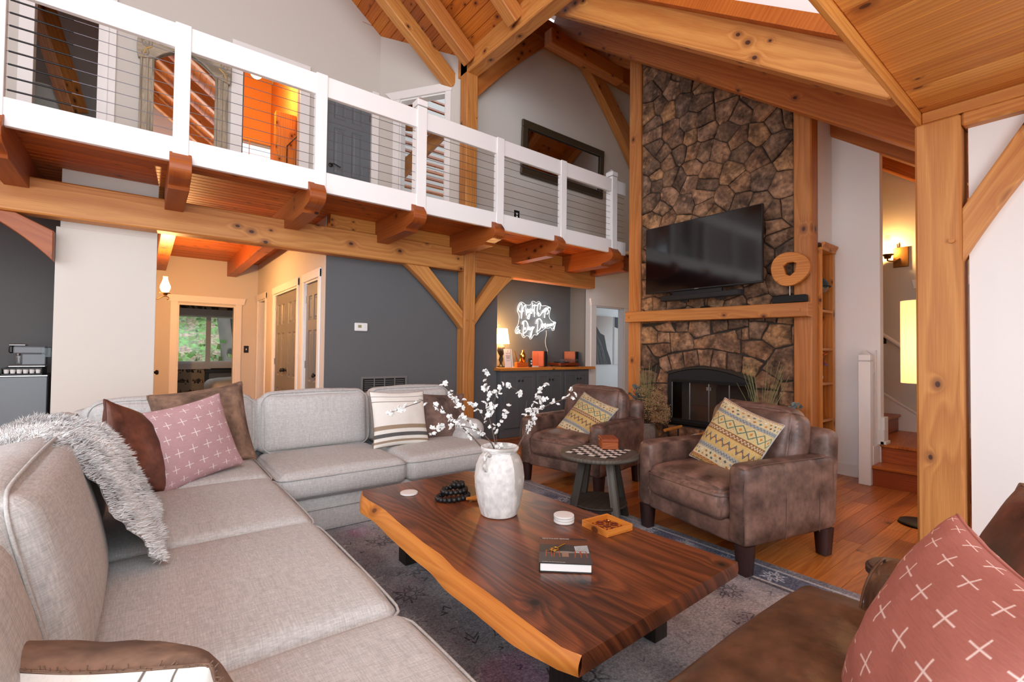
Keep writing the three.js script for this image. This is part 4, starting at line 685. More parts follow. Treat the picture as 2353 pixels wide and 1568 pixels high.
// ------------------------------------------------------------------ rug
{
  const W = 1024, H = 1536;
  M.rug = mat({ roughness: 1, map: canvasTex(W, H, (c) => {
    c.fillStyle = '#8d8b90'; c.fillRect(0, 0, W, H); seed(21);
    const motif = (x, y, r, s, lw) => { c.strokeStyle = s; c.lineWidth = lw; c.beginPath(); for (let k = 0; k <= 40; k++) { const t = k / 40 * Math.PI * 2, q = r * (0.75 + 0.25 * Math.cos(t * 8)); c.lineTo(x + q * Math.cos(t), y + q * 0.8 * Math.sin(t)); } c.stroke(); c.beginPath(); c.ellipse(x, y, r * 0.35, r * 0.3, 0, 0, 7); c.stroke(); for (let k = 0; k < 6; k++) { const t = k / 6 * Math.PI * 2; c.beginPath(); c.moveTo(x + r * 0.4 * Math.cos(t), y + r * 0.35 * Math.sin(t)); c.lineTo(x + r * 1.25 * Math.cos(t + 0.2), y + r * 1.1 * Math.sin(t + 0.2)); c.stroke(); } };
    const S = ['#9c9a9c', '#b0adab', '#4c4b52', '#5b5a66', '#8d7f86', '#3f4046'];
    for (let j = 0; j < 15; j++) for (let i = 0; i < 8; i++) { const x = 150 + i * 104 + (j % 2) * 52, y = 150 + j * 88, r = rr(20, 38); motif(x, y, r, S[Math.floor(rnd() * 6)], rr(2, 4)); }
    for (let k = 0; k < 900; k++) { c.strokeStyle = S[Math.floor(rnd() * 6)]; c.lineWidth = rr(1, 3); const x = rr(110, W - 110), y = rr(110, H - 110), a = rr(0, 7), l = rr(8, 26); c.beginPath(); c.moveTo(x, y); c.lineTo(x + l * Math.cos(a), y + l * Math.sin(a)); c.lineTo(x + l * Math.cos(a + 0.9), y + l * Math.sin(a + 0.9)); c.stroke(); }
    for (const [a, t, s] of [[0, 22, '#6a6870'], [22, 8, '#aeb0b4'], [30, 60, '#5a6072'], [90, 8, '#b4b2b0'], [98, 10, '#55545c']]) { c.strokeStyle = s; c.lineWidth = t; const o = a + t / 2; c.strokeRect(o, o, W - 2 * o, H - 2 * o); }
    for (let k = 0; k < 60; k++) { const side = k % 4, q = (Math.floor(k / 4) + 0.5) / 15, x = side === 0 ? 60 : side === 1 ? W - 60 : q * W, y = side < 2 ? q * H : side === 2 ? 60 : H - 60; motif(x, y, 24, ['#b9bcc4', '#8e96a8', '#a7a3a6'][k % 3], 3); }
    const im = c.getImageData(0, 0, W, H), d = im.data; for (let y = 0; y < H; y++) for (let x = 0; x < W; x++) { const o = (y * W + x) * 4, w = sst(0.42, 0.66, fbm(x / 120, y / 150, 4)), n = (vn(x / 1.6, y / 1.6) - 0.5) * 56 + (vn(x / 5, y / 2) - 0.5) * 26, pl = sst(0.6, 0.72, fbm(x / 160 + 30, y / 160 + 8, 3)); for (let k = 0; k < 3; k++) d[o + k] = clamp(lerp(d[o + k], [190, 188, 188][k], w * 0.65) + n + pl * [14, -12, 2][k], 0, 255); } c.putImageData(im, 0, 0);
  }) });
  const g = grid(8, 12, (u, v) => [lerp(0.3, 2.88, u), 0.009, lerp(-3.75, 0.35, v)], true); const k = cb(0.3, 2.88, 0.0, 0.0085, -3.75, 0.35, 0.002);
  const t = thing('area_rug', 'distressed gray oriental rug with a blue bordered edge', 'rug'); mesh('pile', g, M.rug, t); mesh('backing', k, M.linenWelt, t);
}
// ------------------------------------------------------------------ coffee table
{
  seed(201); const t = thing('coffee_table', 'dark walnut live edge slab coffee table with pipe stretchers', 'coffee table');
  const L = (s) => lerp(0.959, 0.915, s) + 0.012 * Math.sin(s * 5.2 + 0.6) + (fbm(s * 9, 3, 3) - 0.5) * 0.02 + (s < 0.05 ? (0.05 - s) * 0.5 : 0) + (s > 0.97 ? (s - 0.97) * 0.6 : 0), R = (s) => lerp(1.733, 1.815, s) + (fbm(s * 9, 30, 3) - 0.5) * 0.016 - (s < 0.03 ? (0.03 - s) * 0.6 : 0), Zc = (s) => lerp(-2.632, -0.872, s), zx = (s, x) => Zc(s) - (x - 0.94) * 0.03;
  const top = 0.42, bot = 0.366, lo = (s) => 0.045 * sst(0.02, 0.12, s) * (1 - 0.85 * sst(0.86, 1, s)) + 0.004;
  const uvm = (g, su, sv) => { const p = g.attributes.position, uv = g.attributes.uv; for (let i = 0; i < p.count; i++) uv.setXY(i, p.getZ(i) / su + 0.2, p.getX(i) / sv + 0.1 + p.getY(i)); return g; };
  const g = [grid(60, 10, (u, v) => { const x = lerp(L(u), R(u), v); return [x, top, zx(u, x)]; }, true), grid(60, 2, (u, v) => { const x = lerp(L(u) - lo(u), R(u), v); return [x, bot, zx(u, x)]; }), grid(2, 10, (u, v) => { const x = lerp(L(1) - lo(1) * (1 - u), R(1), v); return [x, lerp(bot, top, u), zx(1, x) + 0.004 * Math.sin(u * Math.PI)]; }, false), grid(2, 10, (u, v) => { const x = lerp(L(0), R(0), v); return [x, lerp(bot, top, u), zx(0, x)]; }, true)];
  mesh('slab', uvm(merge(g), 2.2, 0.75), M.walnut, t);
  mesh('live_edge', [uvm(grid(60, 5, (u, v) => { const b = 0.008 * Math.sin(v * Math.PI); return [lerp(L(u) - lo(u), L(u), v) - b, lerp(bot, top, v), zx(u, L(u))]; }, false), 2.4, 0.6), uvm(grid(60, 3, (u, v) => [R(u) + 0.006 * Math.sin(v * Math.PI), lerp(bot, top, v), zx(u, R(u))], true), 2.4, 0.6)], M.liveEdge, t);
  for (const [x, z] of [[1.18, -2.54], [1.7, -2.54], [1.18, -1.27], [1.7, -1.27]]) mesh('leg', wb(x, x + 0.086, 0.01, 0.366, z, z + 0.086, 0.003, 1), M.darkLeg, t);
  const fl = (x, y, z, ax) => { const g = [cyl(0.036, 0.036, 0.008, 20), cyl(0.018, 0.022, 0.022, 16).translate(0, 0.012, 0)]; for (let k = 0; k < 4; k++) g.push(cyl(0.005, 0.005, 0.006, 8).translate(0.026 * Math.cos(k * 1.57 + 0.8), 0.006, 0.026 * Math.sin(k * 1.57 + 0.8))); const m = merge(g); if (ax === 'z') m.rotateX(Math.PI / 2); if (ax === '-z') m.rotateX(-Math.PI / 2); if (ax === 'x') m.rotateZ(-Math.PI / 2); if (ax === '-x') m.rotateZ(Math.PI / 2); return m.translate(x, y, z); };
  for (const x of [1.223, 1.743]) mesh('stretcher', [rod([x, 0.17, -2.45], [x, 0.17, -1.27], 0.0135, 14), fl(x, 0.17, -2.452, 'z'), fl(x, 0.17, -1.272, '-z')], M.iron, t);
  for (const z of [-2.497, -1.227]) mesh('stretcher', [rod([1.266, 0.21, z], [1.7, 0.21, z], 0.0135, 14), fl(1.268, 0.21, z, 'x'), fl(1.698, 0.21, z, '-x')], M.iron, t);
}
// ------------------------------------------------------------------ leather armchairs: front along +z, origin on the floor
{
  seed(301);
  const make = (label) => {
    const t = thing('armchair', label, 'armchair'); const su = 0.6, L = M.leather, w = 0.88;
    for (const s of [-1, 1]) { const a = mesh('arm', cushion(0.13, 0.45, 0.8, { r: 0.05, crown: 0.004, front: 0.006, dent: 0.002, n: [8, 14, 24], su, shape: (o, ax, b, c) => { if (b > 0) o.y -= 0.09 * Math.max(0, -c) ** 2 * 0 - 0.0; } }).translate(s * (w / 2 - 0.065), 0.155, 0), L, t);
      mesh('seam', [tube([[s * (w / 2 - 0.012), 0.19, 0.393], [s * (w / 2 - 0.012), 0.5, 0.395], [s * (w / 2 - 0.014), 0.585, 0.36], [s * (w / 2 - 0.014), 0.597, 0.3], [s * (w / 2 - 0.014), 0.597, -0.36]], 0.0025, 40, 6), tube([[s * (w / 2 + 0.003), 0.17, 0.08], [s * (w / 2 + 0.008), 0.38, 0.08], [s * (w / 2 - 0.006), 0.592, 0.08]], 0.002, 20, 5), tube([[s * (w / 2 + 0.003), 0.17, -0.22], [s * (w / 2 + 0.008), 0.38, -0.22], [s * (w / 2 - 0.006), 0.592, -0.22]], 0.002, 20, 5)], L, a); }
    mesh('back', cushion(w - 0.02, 0.6, 0.13, { r: 0.05, crown: 0.004, front: 0.004, n: [20, 16, 8], su }).rotateX(-0.06).translate(0, 0.155, -0.36), L, t);
    mesh('rail', cushion(w - 0.2, 0.13, 0.7, { r: 0.02, crown: 0, front: 0.004, n: [12, 4, 12], su }).translate(0, 0.155, 0.03), L, t);
    const c = mesh('seat_cushion', cushion(w - 0.265, 0.19, 0.72, { r: 0.06, crown: 0.05, front: 0.022, dent: 0.006, su }).translate(0, 0.265, 0.075), L, t); mesh('piping', welt(w - 0.255, 0.735, 0.145, 0.06, 0.0035).translate(0, 0.265, 0.075), L, c);
    const b = mesh('back_cushion', cushion(w - 0.27, 0.44, 0.2, { r: 0.07, crown: 0.03, front: 0.04, dent: 0.01, n: [26, 20, 10], su }).rotateX(-0.2).translate(0, 0.425, -0.2), L, t); mesh('piping', welt(w - 0.3, 0.42, 0, 0.08, 0.0035).rotateX(Math.PI / 2).translate(0, 0.22, 0.075).rotateX(-0.2).translate(0, 0.425, -0.2), L, b);
    for (const [x, z] of [[-1, 1], [1, 1], [-1, -1], [1, -1]]) mesh('leg', tr(fin(new THREE.CylinderGeometry(0.055, 0.042, 0.165, 4)).rotateY(Math.PI / 4), x * (w / 2 - 0.05), 0.0825, z * 0.345), M.chairLeg, t);
    return t;
  };
  const A = make('brown leather armchair nearest the right post, kilim pillow on it'); A.position.set(3.05, 0.005, -1.56); A.rotation.y = -1.8;
  copy(A, 'brown leather armchair behind the round checkered side table', [3.3, 0.005, -3.12], -1.76);
  throwPillow('kilim patterned pillow on the armchair nearest the post', 0.46, 0.46, 0.14, M.kilim, M.linenWelt, [2.98, 0.66, -1.5], [-0.86, 0.42, -0.12], [0, 1, 0], -0.3, {});
  throwPillow('kilim patterned pillow on the armchair behind the side table', 0.46, 0.46, 0.14, M.kilim, M.linenWelt, [3.22, 0.6, -3.0], [-0.8, 0.62, 0.1], [0, 1, 0], -0.32, {});
}
// leather sofa at the lower right, seen from its back corner: its front looks along -z
{
  seed(330); const t = thing('leather_sofa', 'worn brown leather sofa in the lower right foreground', 'sofa'), L = M.leatherSofa, su = 0.7;
  mesh('seat_cushion', cushion(0.98, 0.2, 0.78, { r: 0.07, crown: 0.05, front: 0.02, dent: 0.016, n: [44, 8, 36], su, shape: (o, a, b) => { if (b > 0) o.y += 0.012 * Math.sin((o.x * 1.2 + o.z * 0.9) * 26 + 5 * fbm(o.x * 4, o.z * 4, 2)) * sst(0.35, 0.6, fbm(o.x * 3 + 9, o.z * 3, 3)); } }).translate(1.29, 0.26, -0.28), L, t);
  mesh('seat_cushion', cushion(0.9, 0.2, 0.78, { r: 0.07, crown: 0.05, front: 0.02, dent: 0.014, su }).translate(0.34, 0.26, -0.24), L, t);
  mesh('base', cushion(2.0, 0.2, 0.85, { r: 0.03, crown: 0, n: [20, 4, 12], su }).translate(0.85, 0.07, -0.1), L, t);
  const arm = mesh('arm', cushion(0.2, 0.54, 0.8, { r: 0.09, crown: 0.01, front: 0.01, dent: 0.004, n: [12, 16, 24], su }).translate(1.74, 0.08, -0.06), L, t); mesh('seam', tube([[1.655, 0.2, -0.455], [1.655, 0.5, -0.458], [1.67, 0.585, -0.44], [1.74, 0.612, -0.43], [1.81, 0.585, -0.44], [1.825, 0.5, -0.458], [1.825, 0.2, -0.455]], 0.004, 40, 6), L, arm);
  mesh('back', cushion(2.1, 0.52, 0.18, { r: 0.07, crown: 0.01, n: [24, 14, 8], su }).translate(0.85, 0.08, 0.36), L, t);
  for (const x of [0.0, 1.76]) mesh('leg', cyl(0.03, 0.025, 0.08, 14).translate(x, 0.04, -0.38), M.chairLeg, t);
  throwPillow('glossy brown leather pillow behind the rust one on the leather sofa', 0.56, 0.56, 0.17, M.leatherRed, M.suede, [1.45, 0.67, -0.1], [-0.4, 0.4, -0.82], [0, 1, 0], 0.12, { welted: true });
  throwPillow('rust pillow with white crosses in the right foreground', 0.5, 0.5, 0.2, M.crossRust, M.crossRust, [1.15, 0.64, -0.2], [-0.37, 0.4, -0.84], [0, 1, 0], 0, {});
  const st = thing('round_stool', 'dark round wooden stool top behind the leather sofa', 'stool', [2.12, 0, -0.47]); mesh('seat', lathe([[0.0, 0.47], [0.09, 0.47], [0.1, 0.46], [0.1, 0.44], [0.09, 0.43], [0, 0.43]], 26), M.chairLeg, st); for (let k = 0; k < 3; k++) mesh('leg', rod([0.05 * Math.cos(k * 2.1), 0.44, 0.05 * Math.sin(k * 2.1)], [0.09 * Math.cos(k * 2.1), 0.002, 0.09 * Math.sin(k * 2.1)], 0.012, 10), M.chairLeg, st);
}
// round side table
{
  seed(340); const t = thing('side_table', 'round weathered gray side table with a checkered top', 'side table', [2.62, 0, -2.31], 0.3);
  mesh('table_top', guv(lathe([[0.001, 0.464], [0.27, 0.464], [0.285, 0.47], [0.29, 0.482], [0.286, 0.495], [0.27, 0.5], [0.001, 0.5]], 48), 0), M.grayWood, t);
  const sq = [[], []]; for (let i = 0; i < 8; i++) for (let j = 0; j < 8; j++) sq[(i + j) % 2].push(B(-0.176 + i * 0.044, -0.132 + i * 0.044, 0.5, 0.5022, -0.176 + j * 0.044, -0.132 + j * 0.044, 0));
  sq[0].forEach((g) => mesh('light_square', g, M.coaster, t)); sq[1].forEach((g) => mesh('dark_square', g, M.blackMatte, t));
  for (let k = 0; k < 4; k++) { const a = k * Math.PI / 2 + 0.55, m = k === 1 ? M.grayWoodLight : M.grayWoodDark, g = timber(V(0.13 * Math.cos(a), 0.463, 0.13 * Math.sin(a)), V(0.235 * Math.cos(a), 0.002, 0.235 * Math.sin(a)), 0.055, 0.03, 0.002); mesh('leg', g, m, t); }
  mesh('lower_shelf', guv(lathe([[0.001, 0.13], [0.2, 0.13], [0.205, 0.14], [0.2, 0.152], [0.001, 0.152]], 40), 0), M.grayWoodDark, t); mesh('apron', B(-0.17, 0.17, 0.44, 0.464, -0.02, 0.02), M.grayWoodDark, t);
  const b = thing('wooden_box', 'small hinged wooden box on the checkered side table', 'box', [2.78, 0.5022, -2.36], -0.68); mesh('body', wb(-0.06, 0.06, 0, 0.052, -0.085, 0.085, 0.003, 2), wood(T.oak, col(224, 180, 146)), b); mesh('lid', wb(-0.062, 0.062, 0.053, 0.078, -0.087, 0.087, 0.003, 2), wood(T.oak, col(200, 146, 112)), b); mesh('clasp', B(-0.066, -0.062, 0.044, 0.062, -0.008, 0.008, 0.001), M.gold, b);
}

// ------------------------------------------------------------------ things on and round the fireplace
{
  const t = thing('television', 'large black flat screen television hung on the stone chimney', 'television'); const z0 = -3.555, z1 = -2.16, y0 = 1.938, y1 = 2.74, x = 4.87;
  mesh('casing', cb(x, x + 0.035, y0, y1, z0, z1, 0.004), M.black, t); mesh('screen', B(x - 0.002, x + 0.004, y0 + 0.018, y1 - 0.008, z0 + 0.008, z1 - 0.008, 0.001), M.screen, t);
  mesh('wall_mount', [B(x + 0.035, 5.1, 2.2, 2.26, -2.98, -2.74), B(x + 0.035, x + 0.06, 2.05, 2.6, -3.05, -3.0), B(x + 0.035, x + 0.06, 2.05, 2.6, -2.72, -2.67), B(x + 0.03, x + 0.06, 1.87, 1.96, -3.2, -2.6)], M.black, t);
  mesh('badge', B(x - 0.003, x, y0 + 0.006, y0 + 0.012, -2.9, -2.85, 0), M.steel, t);
  const s = thing('soundbar', 'long black soundbar hung below the television', 'soundbar'); mesh('body', cb(4.845, 4.935, 1.832, 1.892, -3.33, -2.37, 0.006), M.blackMatte, s); mesh('grille', B(4.841, 4.846, 1.838, 1.886, -3.31, -2.39, 0.001), M.black, s); for (const z of [-3.05, -2.62]) mesh('bracket', [B(4.9, 4.93, 1.81, 1.832, z - 0.05, z + 0.05), B(4.92, 4.93, 1.8, 2.0, z - 0.012, z + 0.012)], M.black, s);
  const c = thing('cable_puck', 'small black device with two cables in the middle of the mantel', 'device'); mesh('body', lathe([[0.001, 0.022], [0.05, 0.014], [0.06, 0], [0.001, 0]], 20).translate(5.03, 1.737, -2.86), M.black, c); for (const d of [0, 0.035]) mesh('cable', tube([[5.05, 1.75, -2.88 + d], [5.06, 1.8, -2.89 + d], [5.06, 1.84, -2.88 + d], [5.06, 1.92, -2.88 + d]], 0.005, 14, 6), M.black, c);
}
{
  const t = thing('disc_sculpture', 'round wooden slice with a ragged hole on a black block', 'sculpture'); mesh('base', cb(4.985, 5.06, 1.73, 1.8, -2.12, -1.815, 0.004), M.blackMatte, t); mesh('rod', rod([5.02, 1.79, -1.965], [5.02, 1.95, -1.965], 0.004, 8), M.steel, t);
  const sh = new THREE.Shape(); for (let k = 0; k <= 44; k++) { const a = k / 44 * Math.PI * 2, r = 0.168 + 0.006 * Math.sin(a * 3 + 1); sh[k ? 'lineTo' : 'moveTo'](r * 1.03 * Math.cos(a), r * Math.sin(a)); }
  const h = new THREE.Path([[-0.055, 0.03], [-0.02, 0.06], [0.03, 0.062], [0.058, 0.045], [0.055, 0.0], [0.045, -0.035], [0.005, -0.072], [-0.03, -0.055], [-0.04, -0.02]].map((p) => new THREE.Vector2(...p))); sh.holes.push(h);
  seed(71); const g = guv(ext(sh, 0.06, 0.006, { curveSegments: 4 }), 0, 1.2, 0.5); mesh('disc', g.rotateY(-Math.PI / 2 + 0.12).translate(5.05, 2.065, -1.965), wood(T.board, col(236, 198, 150), 0.6), t);
}
// bookcase beside the chimney and what stands in it
{
  seed(72); const t = thing('bookcase', 'narrow built-in pine bookcase right of the chimney', 'bookcase'), zf = -1.77, zb = -1.955;
  mesh('side_panel', wb(5.272, 5.29, 0, 2.26, zb, zf, 0.002, 1), M.shelf, t); mesh('side_panel', wb(5.575, 5.62, 0, 2.26, zb, zf, 0.003, 1), M.shelf, t); mesh('back_panel', guv(B(5.29, 5.575, 0, 2.26, zb, zb + 0.012, 0), 1, 1.2, 0.8), M.plywood, t);
  for (const y of [0.1, 0.575, 0.94, 1.285, 1.67]) mesh('shelf', wb(5.29, 5.575, y - 0.025, y, zb + 0.012, zf - 0.004, 0.002, 0), M.shelf, t);
  mesh('top', wb(5.272, 5.62, 2.26, 2.29, zb, zf + 0.01, 0.002, 0), M.shelf, t); mesh('crown', guv(ext([[0, 0], [0.012, 0], [0.03, 0.03], [0.03, 0.045], [0, 0.045]], 0.36).rotateY(-Math.PI / 2).translate(5.63, 2.29, zf), 0), M.shelf, t);
  const g = thing('desk_globe', 'dark globe in a metal ring on the upper bookcase shelf', 'globe', [5.44, 1.672, -1.85]); mesh('sphere', tr(fin(new THREE.SphereGeometry(0.085, 28, 18)), 0, 0.25, 0), mat({ roughness: 0.4, map: tex(256, 128, (u, v) => { const a = fbm(u * 6 + 3, v * 4, 4); return a > 0.56 ? [130, 96, 66] : a > 0.53 ? [110, 110, 84] : [44, 58, 62]; }) }), g); mesh('meridian', tr(fin(new THREE.TorusGeometry(0.098, 0.005, 8, 36)), 0, 0.25, 0, 0, 0.4, 0), M.iron, g); mesh('horizon_ring', tr(fin(new THREE.TorusGeometry(0.1, 0.007, 8, 36)), 0, 0.24, 0, Math.PI / 2, 0, 0), M.iron, g); mesh('stand', [lathe([[0.001, 0.02], [0.05, 0.014], [0.06, 0], [0, 0]], 24), rod([0, 0.01, 0], [0, 0.16, 0], 0.008)], M.iron, g);
  const p = thing('framed_print', 'small white print with a brown scrolled border on the bookcase shelf', 'print', [5.44, 1.287, -1.88]); mesh('board', cb(-0.105, 0.105, 0, 0.245, -0.01, 0.008, 0.002).rotateX(-0.08), M.paper, p); const sc = []; for (const s of [-1, 1]) for (const r of [0.078, 0.088]) { const q = []; for (let k = 0; k <= 24; k++) { const y = 0.03 + k / 24 * 0.19; q.push([s * (r + 0.012 * Math.sin(k * 0.9)), y, 0.011 - y * 0.08]); } sc.push(tube(q, 0.0016, 48, 5)); } mesh('border', sc, mat({ color: col(110, 76, 52), roughness: 0.8 }), p);
  const f = thing('flower_vase', 'small white vase with orange and purple flowers on the bookcase', 'vase', [5.4, 0.942, -1.85]); mesh('vase', lathe([[0.001, 0], [0.035, 0], [0.045, 0.05], [0.036, 0.1], [0.02, 0.13], [0.024, 0.15], [0.018, 0.148], [0.001, 0.12]], 24), M.coaster, f); seed(73); const O = [mat({ color: col(206, 82, 40), roughness: 0.8 }), mat({ color: col(226, 120, 50), roughness: 0.8 }), mat({ color: col(120, 84, 130), roughness: 0.8 })], pet = [[], [], []];
  for (let k = 0; k < 16; k++) { const a = rr(0, 6.3), e = rr(0.04, 0.13), c = V(e * Math.cos(a), rr(0.17, 0.29), e * Math.sin(a) * 0.6); mesh('stem', tube([[0, 0.12, 0], c.clone().multiplyScalar(0.6).setY(0.18), c], 0.0016, 8, 4), M.twig, f); for (let j = 0; j < 9; j++) { const q = fin(new THREE.ConeGeometry(0.006, rr(0.025, 0.04), 4)); q.translate(0, 0.015, 0); pet[k % 5 === 4 ? 2 : k % 2].push(tr(q, c.x, c.y, c.z, rr(-1.6, 1.6), 0, rr(-1.6, 1.6))); } } pet.forEach((q, k) => mesh('blossom', q, O[k], f));
  const b = thing('blue_book', 'dark blue book standing on the lowest bookcase shelf', 'book', [5.36, 0.102, -1.86]); mesh('cover', [B(-0.03, -0.026, 0, 0.3, -0.08, 0.08, 0.001), B(0.026, 0.03, 0, 0.3, -0.08, 0.08, 0.001), B(-0.03, 0.03, 0, 0.3, 0.08, 0.084, 0.001)], mat({ color: col(52, 66, 92), roughness: 0.6 }), b); mesh('pages', B(-0.026, 0.026, 0.004, 0.296, -0.076, 0.08), M.paper, b);
}
// dried bouquets in rough pots beside the fire
{
  const leafG = (s) => { const sh = new THREE.Shape(); sh.moveTo(0, 0); sh.bezierCurveTo(0.6, 0.15, 0.55, 0.9, 0, 1); sh.bezierCurveTo(-0.55, 0.9, -0.6, 0.15, 0, 0); const g = new THREE.ShapeGeometry(sh, 4); const p = g.attributes.position; for (let i = 0; i < p.count; i++) p.setZ(i, 0.25 * p.getX(i) ** 2 + 0.1 * p.getY(i) ** 2); g.computeVertexNormals(); return fin(g).scale(s, s, s); };
  const euc = [pmat({ color: col(128, 150, 152), roughness: 0.7, transmission: 0.3, thickness: 0, side: THREE.DoubleSide }), pmat({ color: col(104, 126, 126), roughness: 0.7, transmission: 0.3, thickness: 0, side: THREE.DoubleSide })], dry = mat({ color: col(190, 164, 124), roughness: 1 }), grass = mat({ color: col(142, 146, 96), roughness: 1 });
  const L = [0, 1, 2].map((k) => leafG(0.034 + 0.006 * k));
  const bouquet = (label, at, potR, potH, sd, dir, spread, eucN, height, tall) => {
    const t = thing('dried_bouquet', label, 'bouquet', at); seed(sd); mesh('pot', lathe([[0.001, 0], [potR * 0.8, 0], [potR, potH * 0.35], [potR * 0.95, potH * 0.75], [potR * 0.8, potH * 0.93], [potR * 0.86, potH], [potR * 0.74, potH * 0.98], [0.001, potH * 0.7]], 30), mat({ map: T.mottle, color: col(176, 172, 168), roughness: 0.95, bumpMap: T.stoneB, bumpScale: 0.006 }), t);
    const stalks = [], tufts = [];
    for (let k = 0; k < 26; k++) { const a = rr(0, 6.3), e = spread * Math.sqrt(rnd()), h = rr(0.5, tall), top = V(e * Math.cos(a) * 0.8, potH + h, e * Math.sin(a)); stalks.push(tube([[0, potH * 0.75, 0], [top.x * 0.4, potH + h * 0.5, top.z * 0.4], top], 0.0016, 8, 4)); if (k % 2) for (let j = 0; j < 5; j++) stalks.push(rod(top.clone().setY(top.y - j * 0.03), [top.x + rr(-0.012, 0.012), top.y - j * 0.03 + 0.03, top.z + rr(-0.012, 0.012)], 0.001, 3)); }
    mesh('grass_stalk', stalks, grass, t, { kind: 'stuff' });
    const N = 5200, s = new THREE.InstancedMesh(fin(new THREE.IcosahedronGeometry(0.0042, 0)), dry, N), m = new THREE.Matrix4(), c = new THREE.Color(), twigs = [];
    for (let i = 0; i < 90; i++) { const a = rr(0, 6.3), el = rr(0.1, 1.25), r = height * rr(0.45, 1.0), x = spread * 1.25 * Math.cos(a) * Math.cos(el), z = spread * 1.35 * Math.sin(a) * Math.cos(el), y = potH + r * Math.sin(el) * 0.85 + 0.03; twigs.push(tube([[0, potH * 0.8, 0], [x * 0.5, potH + (y - potH) * 0.7, z * 0.5], [x, y, z]], 0.0011, 6, 3)); for (let j = 0; j < N / 90; j++) { const q = (i * Math.floor(N / 90) + j), k = rr(0.7, 1.7); m.makeScale(k, k, k).setPosition(x + rr(-0.05, 0.05), y + rr(-0.045, 0.045), z + rr(-0.05, 0.05)); s.setMatrixAt(q, m); s.setColorAt(q, c.setRGB(rr(0.7, 1.1), rr(0.7, 1.0), rr(0.6, 0.95))); } }
    mesh('twig', twigs, M.twig, t, { kind: 'stuff' }); s.name = 'dried_filler'; s.userData.kind = 'stuff'; s.castShadow = s.receiveShadow = true; t.add(s);
    for (let k = 0; k < eucN; k++) { const a = dir + rr(-0.9, 0.9), out = spread * rr(0.6, 1.5), h = rr(0.18, height), P = new THREE.CatmullRomCurve3([V(0, potH * 0.8, 0), V(out * 0.45 * Math.cos(a), potH + h * 0.65, out * 0.45 * Math.sin(a)), V(out * Math.cos(a), potH + h, out * Math.sin(a))]); mesh('eucalyptus_stem', fin(new THREE.TubeGeometry(P, 10, 0.002, 5)), M.twig, t); for (let j = 0; j < 9; j++) { const q = P.getPoint(0.4 + j * 0.066), f = L[Math.floor(rnd() * 3)]; for (const sd2 of [0, 1]) { const o = mesh('leaf', f, euc[Math.floor(rnd() * 2)], t); o.position.copy(q); o.rotation.set(rr(-0.9, 0.9), a + sd2 * 3.1 + rr(-0.6, 0.6), rr(-1.3, 1.3)); } } }
    return t;
  };
  bouquet('dried bouquet of eucalyptus in a gray pot left of the fire', [4.88, 0.005, -3.52], 0.11, 0.36, 81, -1.9, 0.17, 8, 0.5, 0.72);
  bouquet('dried bouquet with blue eucalyptus right of the fire', [4.72, 0.005, -2.1], 0.13, 0.36, 82, 1.3, 0.26, 6, 0.42, 0.8);
  // log holder
  const t = thing('log_holder', 'black iron log holder with pale wooden handles', 'log holder', [4.78, 0.004, -2.9], 0.12); const bar = (p) => tube(p, 0.008, 24, 8);
  for (const z of [-0.19, 0.19]) { for (const x of [-0.12, 0.12]) mesh('upright', bar([[x, 0.0, z], [x, 0.2, z], [x, 0.36, z]]), M.iron, t); mesh('handle', rod([-0.2, 0.36, z], [0.2, 0.36, z], 0.017, 14), wood(T.board, col(255, 232, 196)), t); }
  mesh('cradle', [bar([[-0.12, 0.05, -0.19], [-0.12, 0.045, 0], [-0.12, 0.05, 0.19]]), bar([[0.12, 0.05, -0.19], [0.12, 0.045, 0], [0.12, 0.05, 0.19]]), bar([[-0.12, 0.05, -0.19], [0.12, 0.05, -0.19]].concat([])), bar([[-0.12, 0.05, 0.19], [0.12, 0.05, 0.19]])], M.iron, t);
  const birch = mat({ roughness: 0.9, map: tex(256, 256, (u, v) => { const s = 226 + (fbm(u * 20, v * 6, 3) - 0.5) * 40 - 150 * sst(0.66, 0.72, vn(u * 7, v * 34)); return [s, s * 0.97, s * 0.92]; }) }), endW = wood(T.board, col(226, 170, 110));
  seed(83); [[0.0, 0.105, -0.09, 0.05], [0.0, 0.105, 0.02, 0.052], [0.0, 0.1, 0.12, 0.045], [0.0, 0.19, -0.04, 0.05], [0.0, 0.19, 0.07, 0.048], [0.0, 0.27, 0.02, 0.045]].forEach(([x, y, z, r], k) => { const o = thing('birch_log', ['birch log at the bottom left of the log holder', 'birch log at the bottom middle of the log holder', 'birch log at the bottom right of the log holder', 'birch log in the second row left of the holder', 'birch log in the second row right of the holder', 'topmost birch log lying in the log holder'][k], 'log', [4.78 + z * 0.12, y, -2.9 + z], 0.12 + rr(-0.05, 0.05)); mesh('bark', cyl(r, r, 0.38, 18).rotateZ(Math.PI / 2), birch, o); for (const s of [-1, 1]) mesh('cut_end', cyl(r * 0.93, r * 0.93, 0.006, 18).rotateZ(Math.PI / 2).translate(s * 0.19, 0, 0), endW, o); });
}
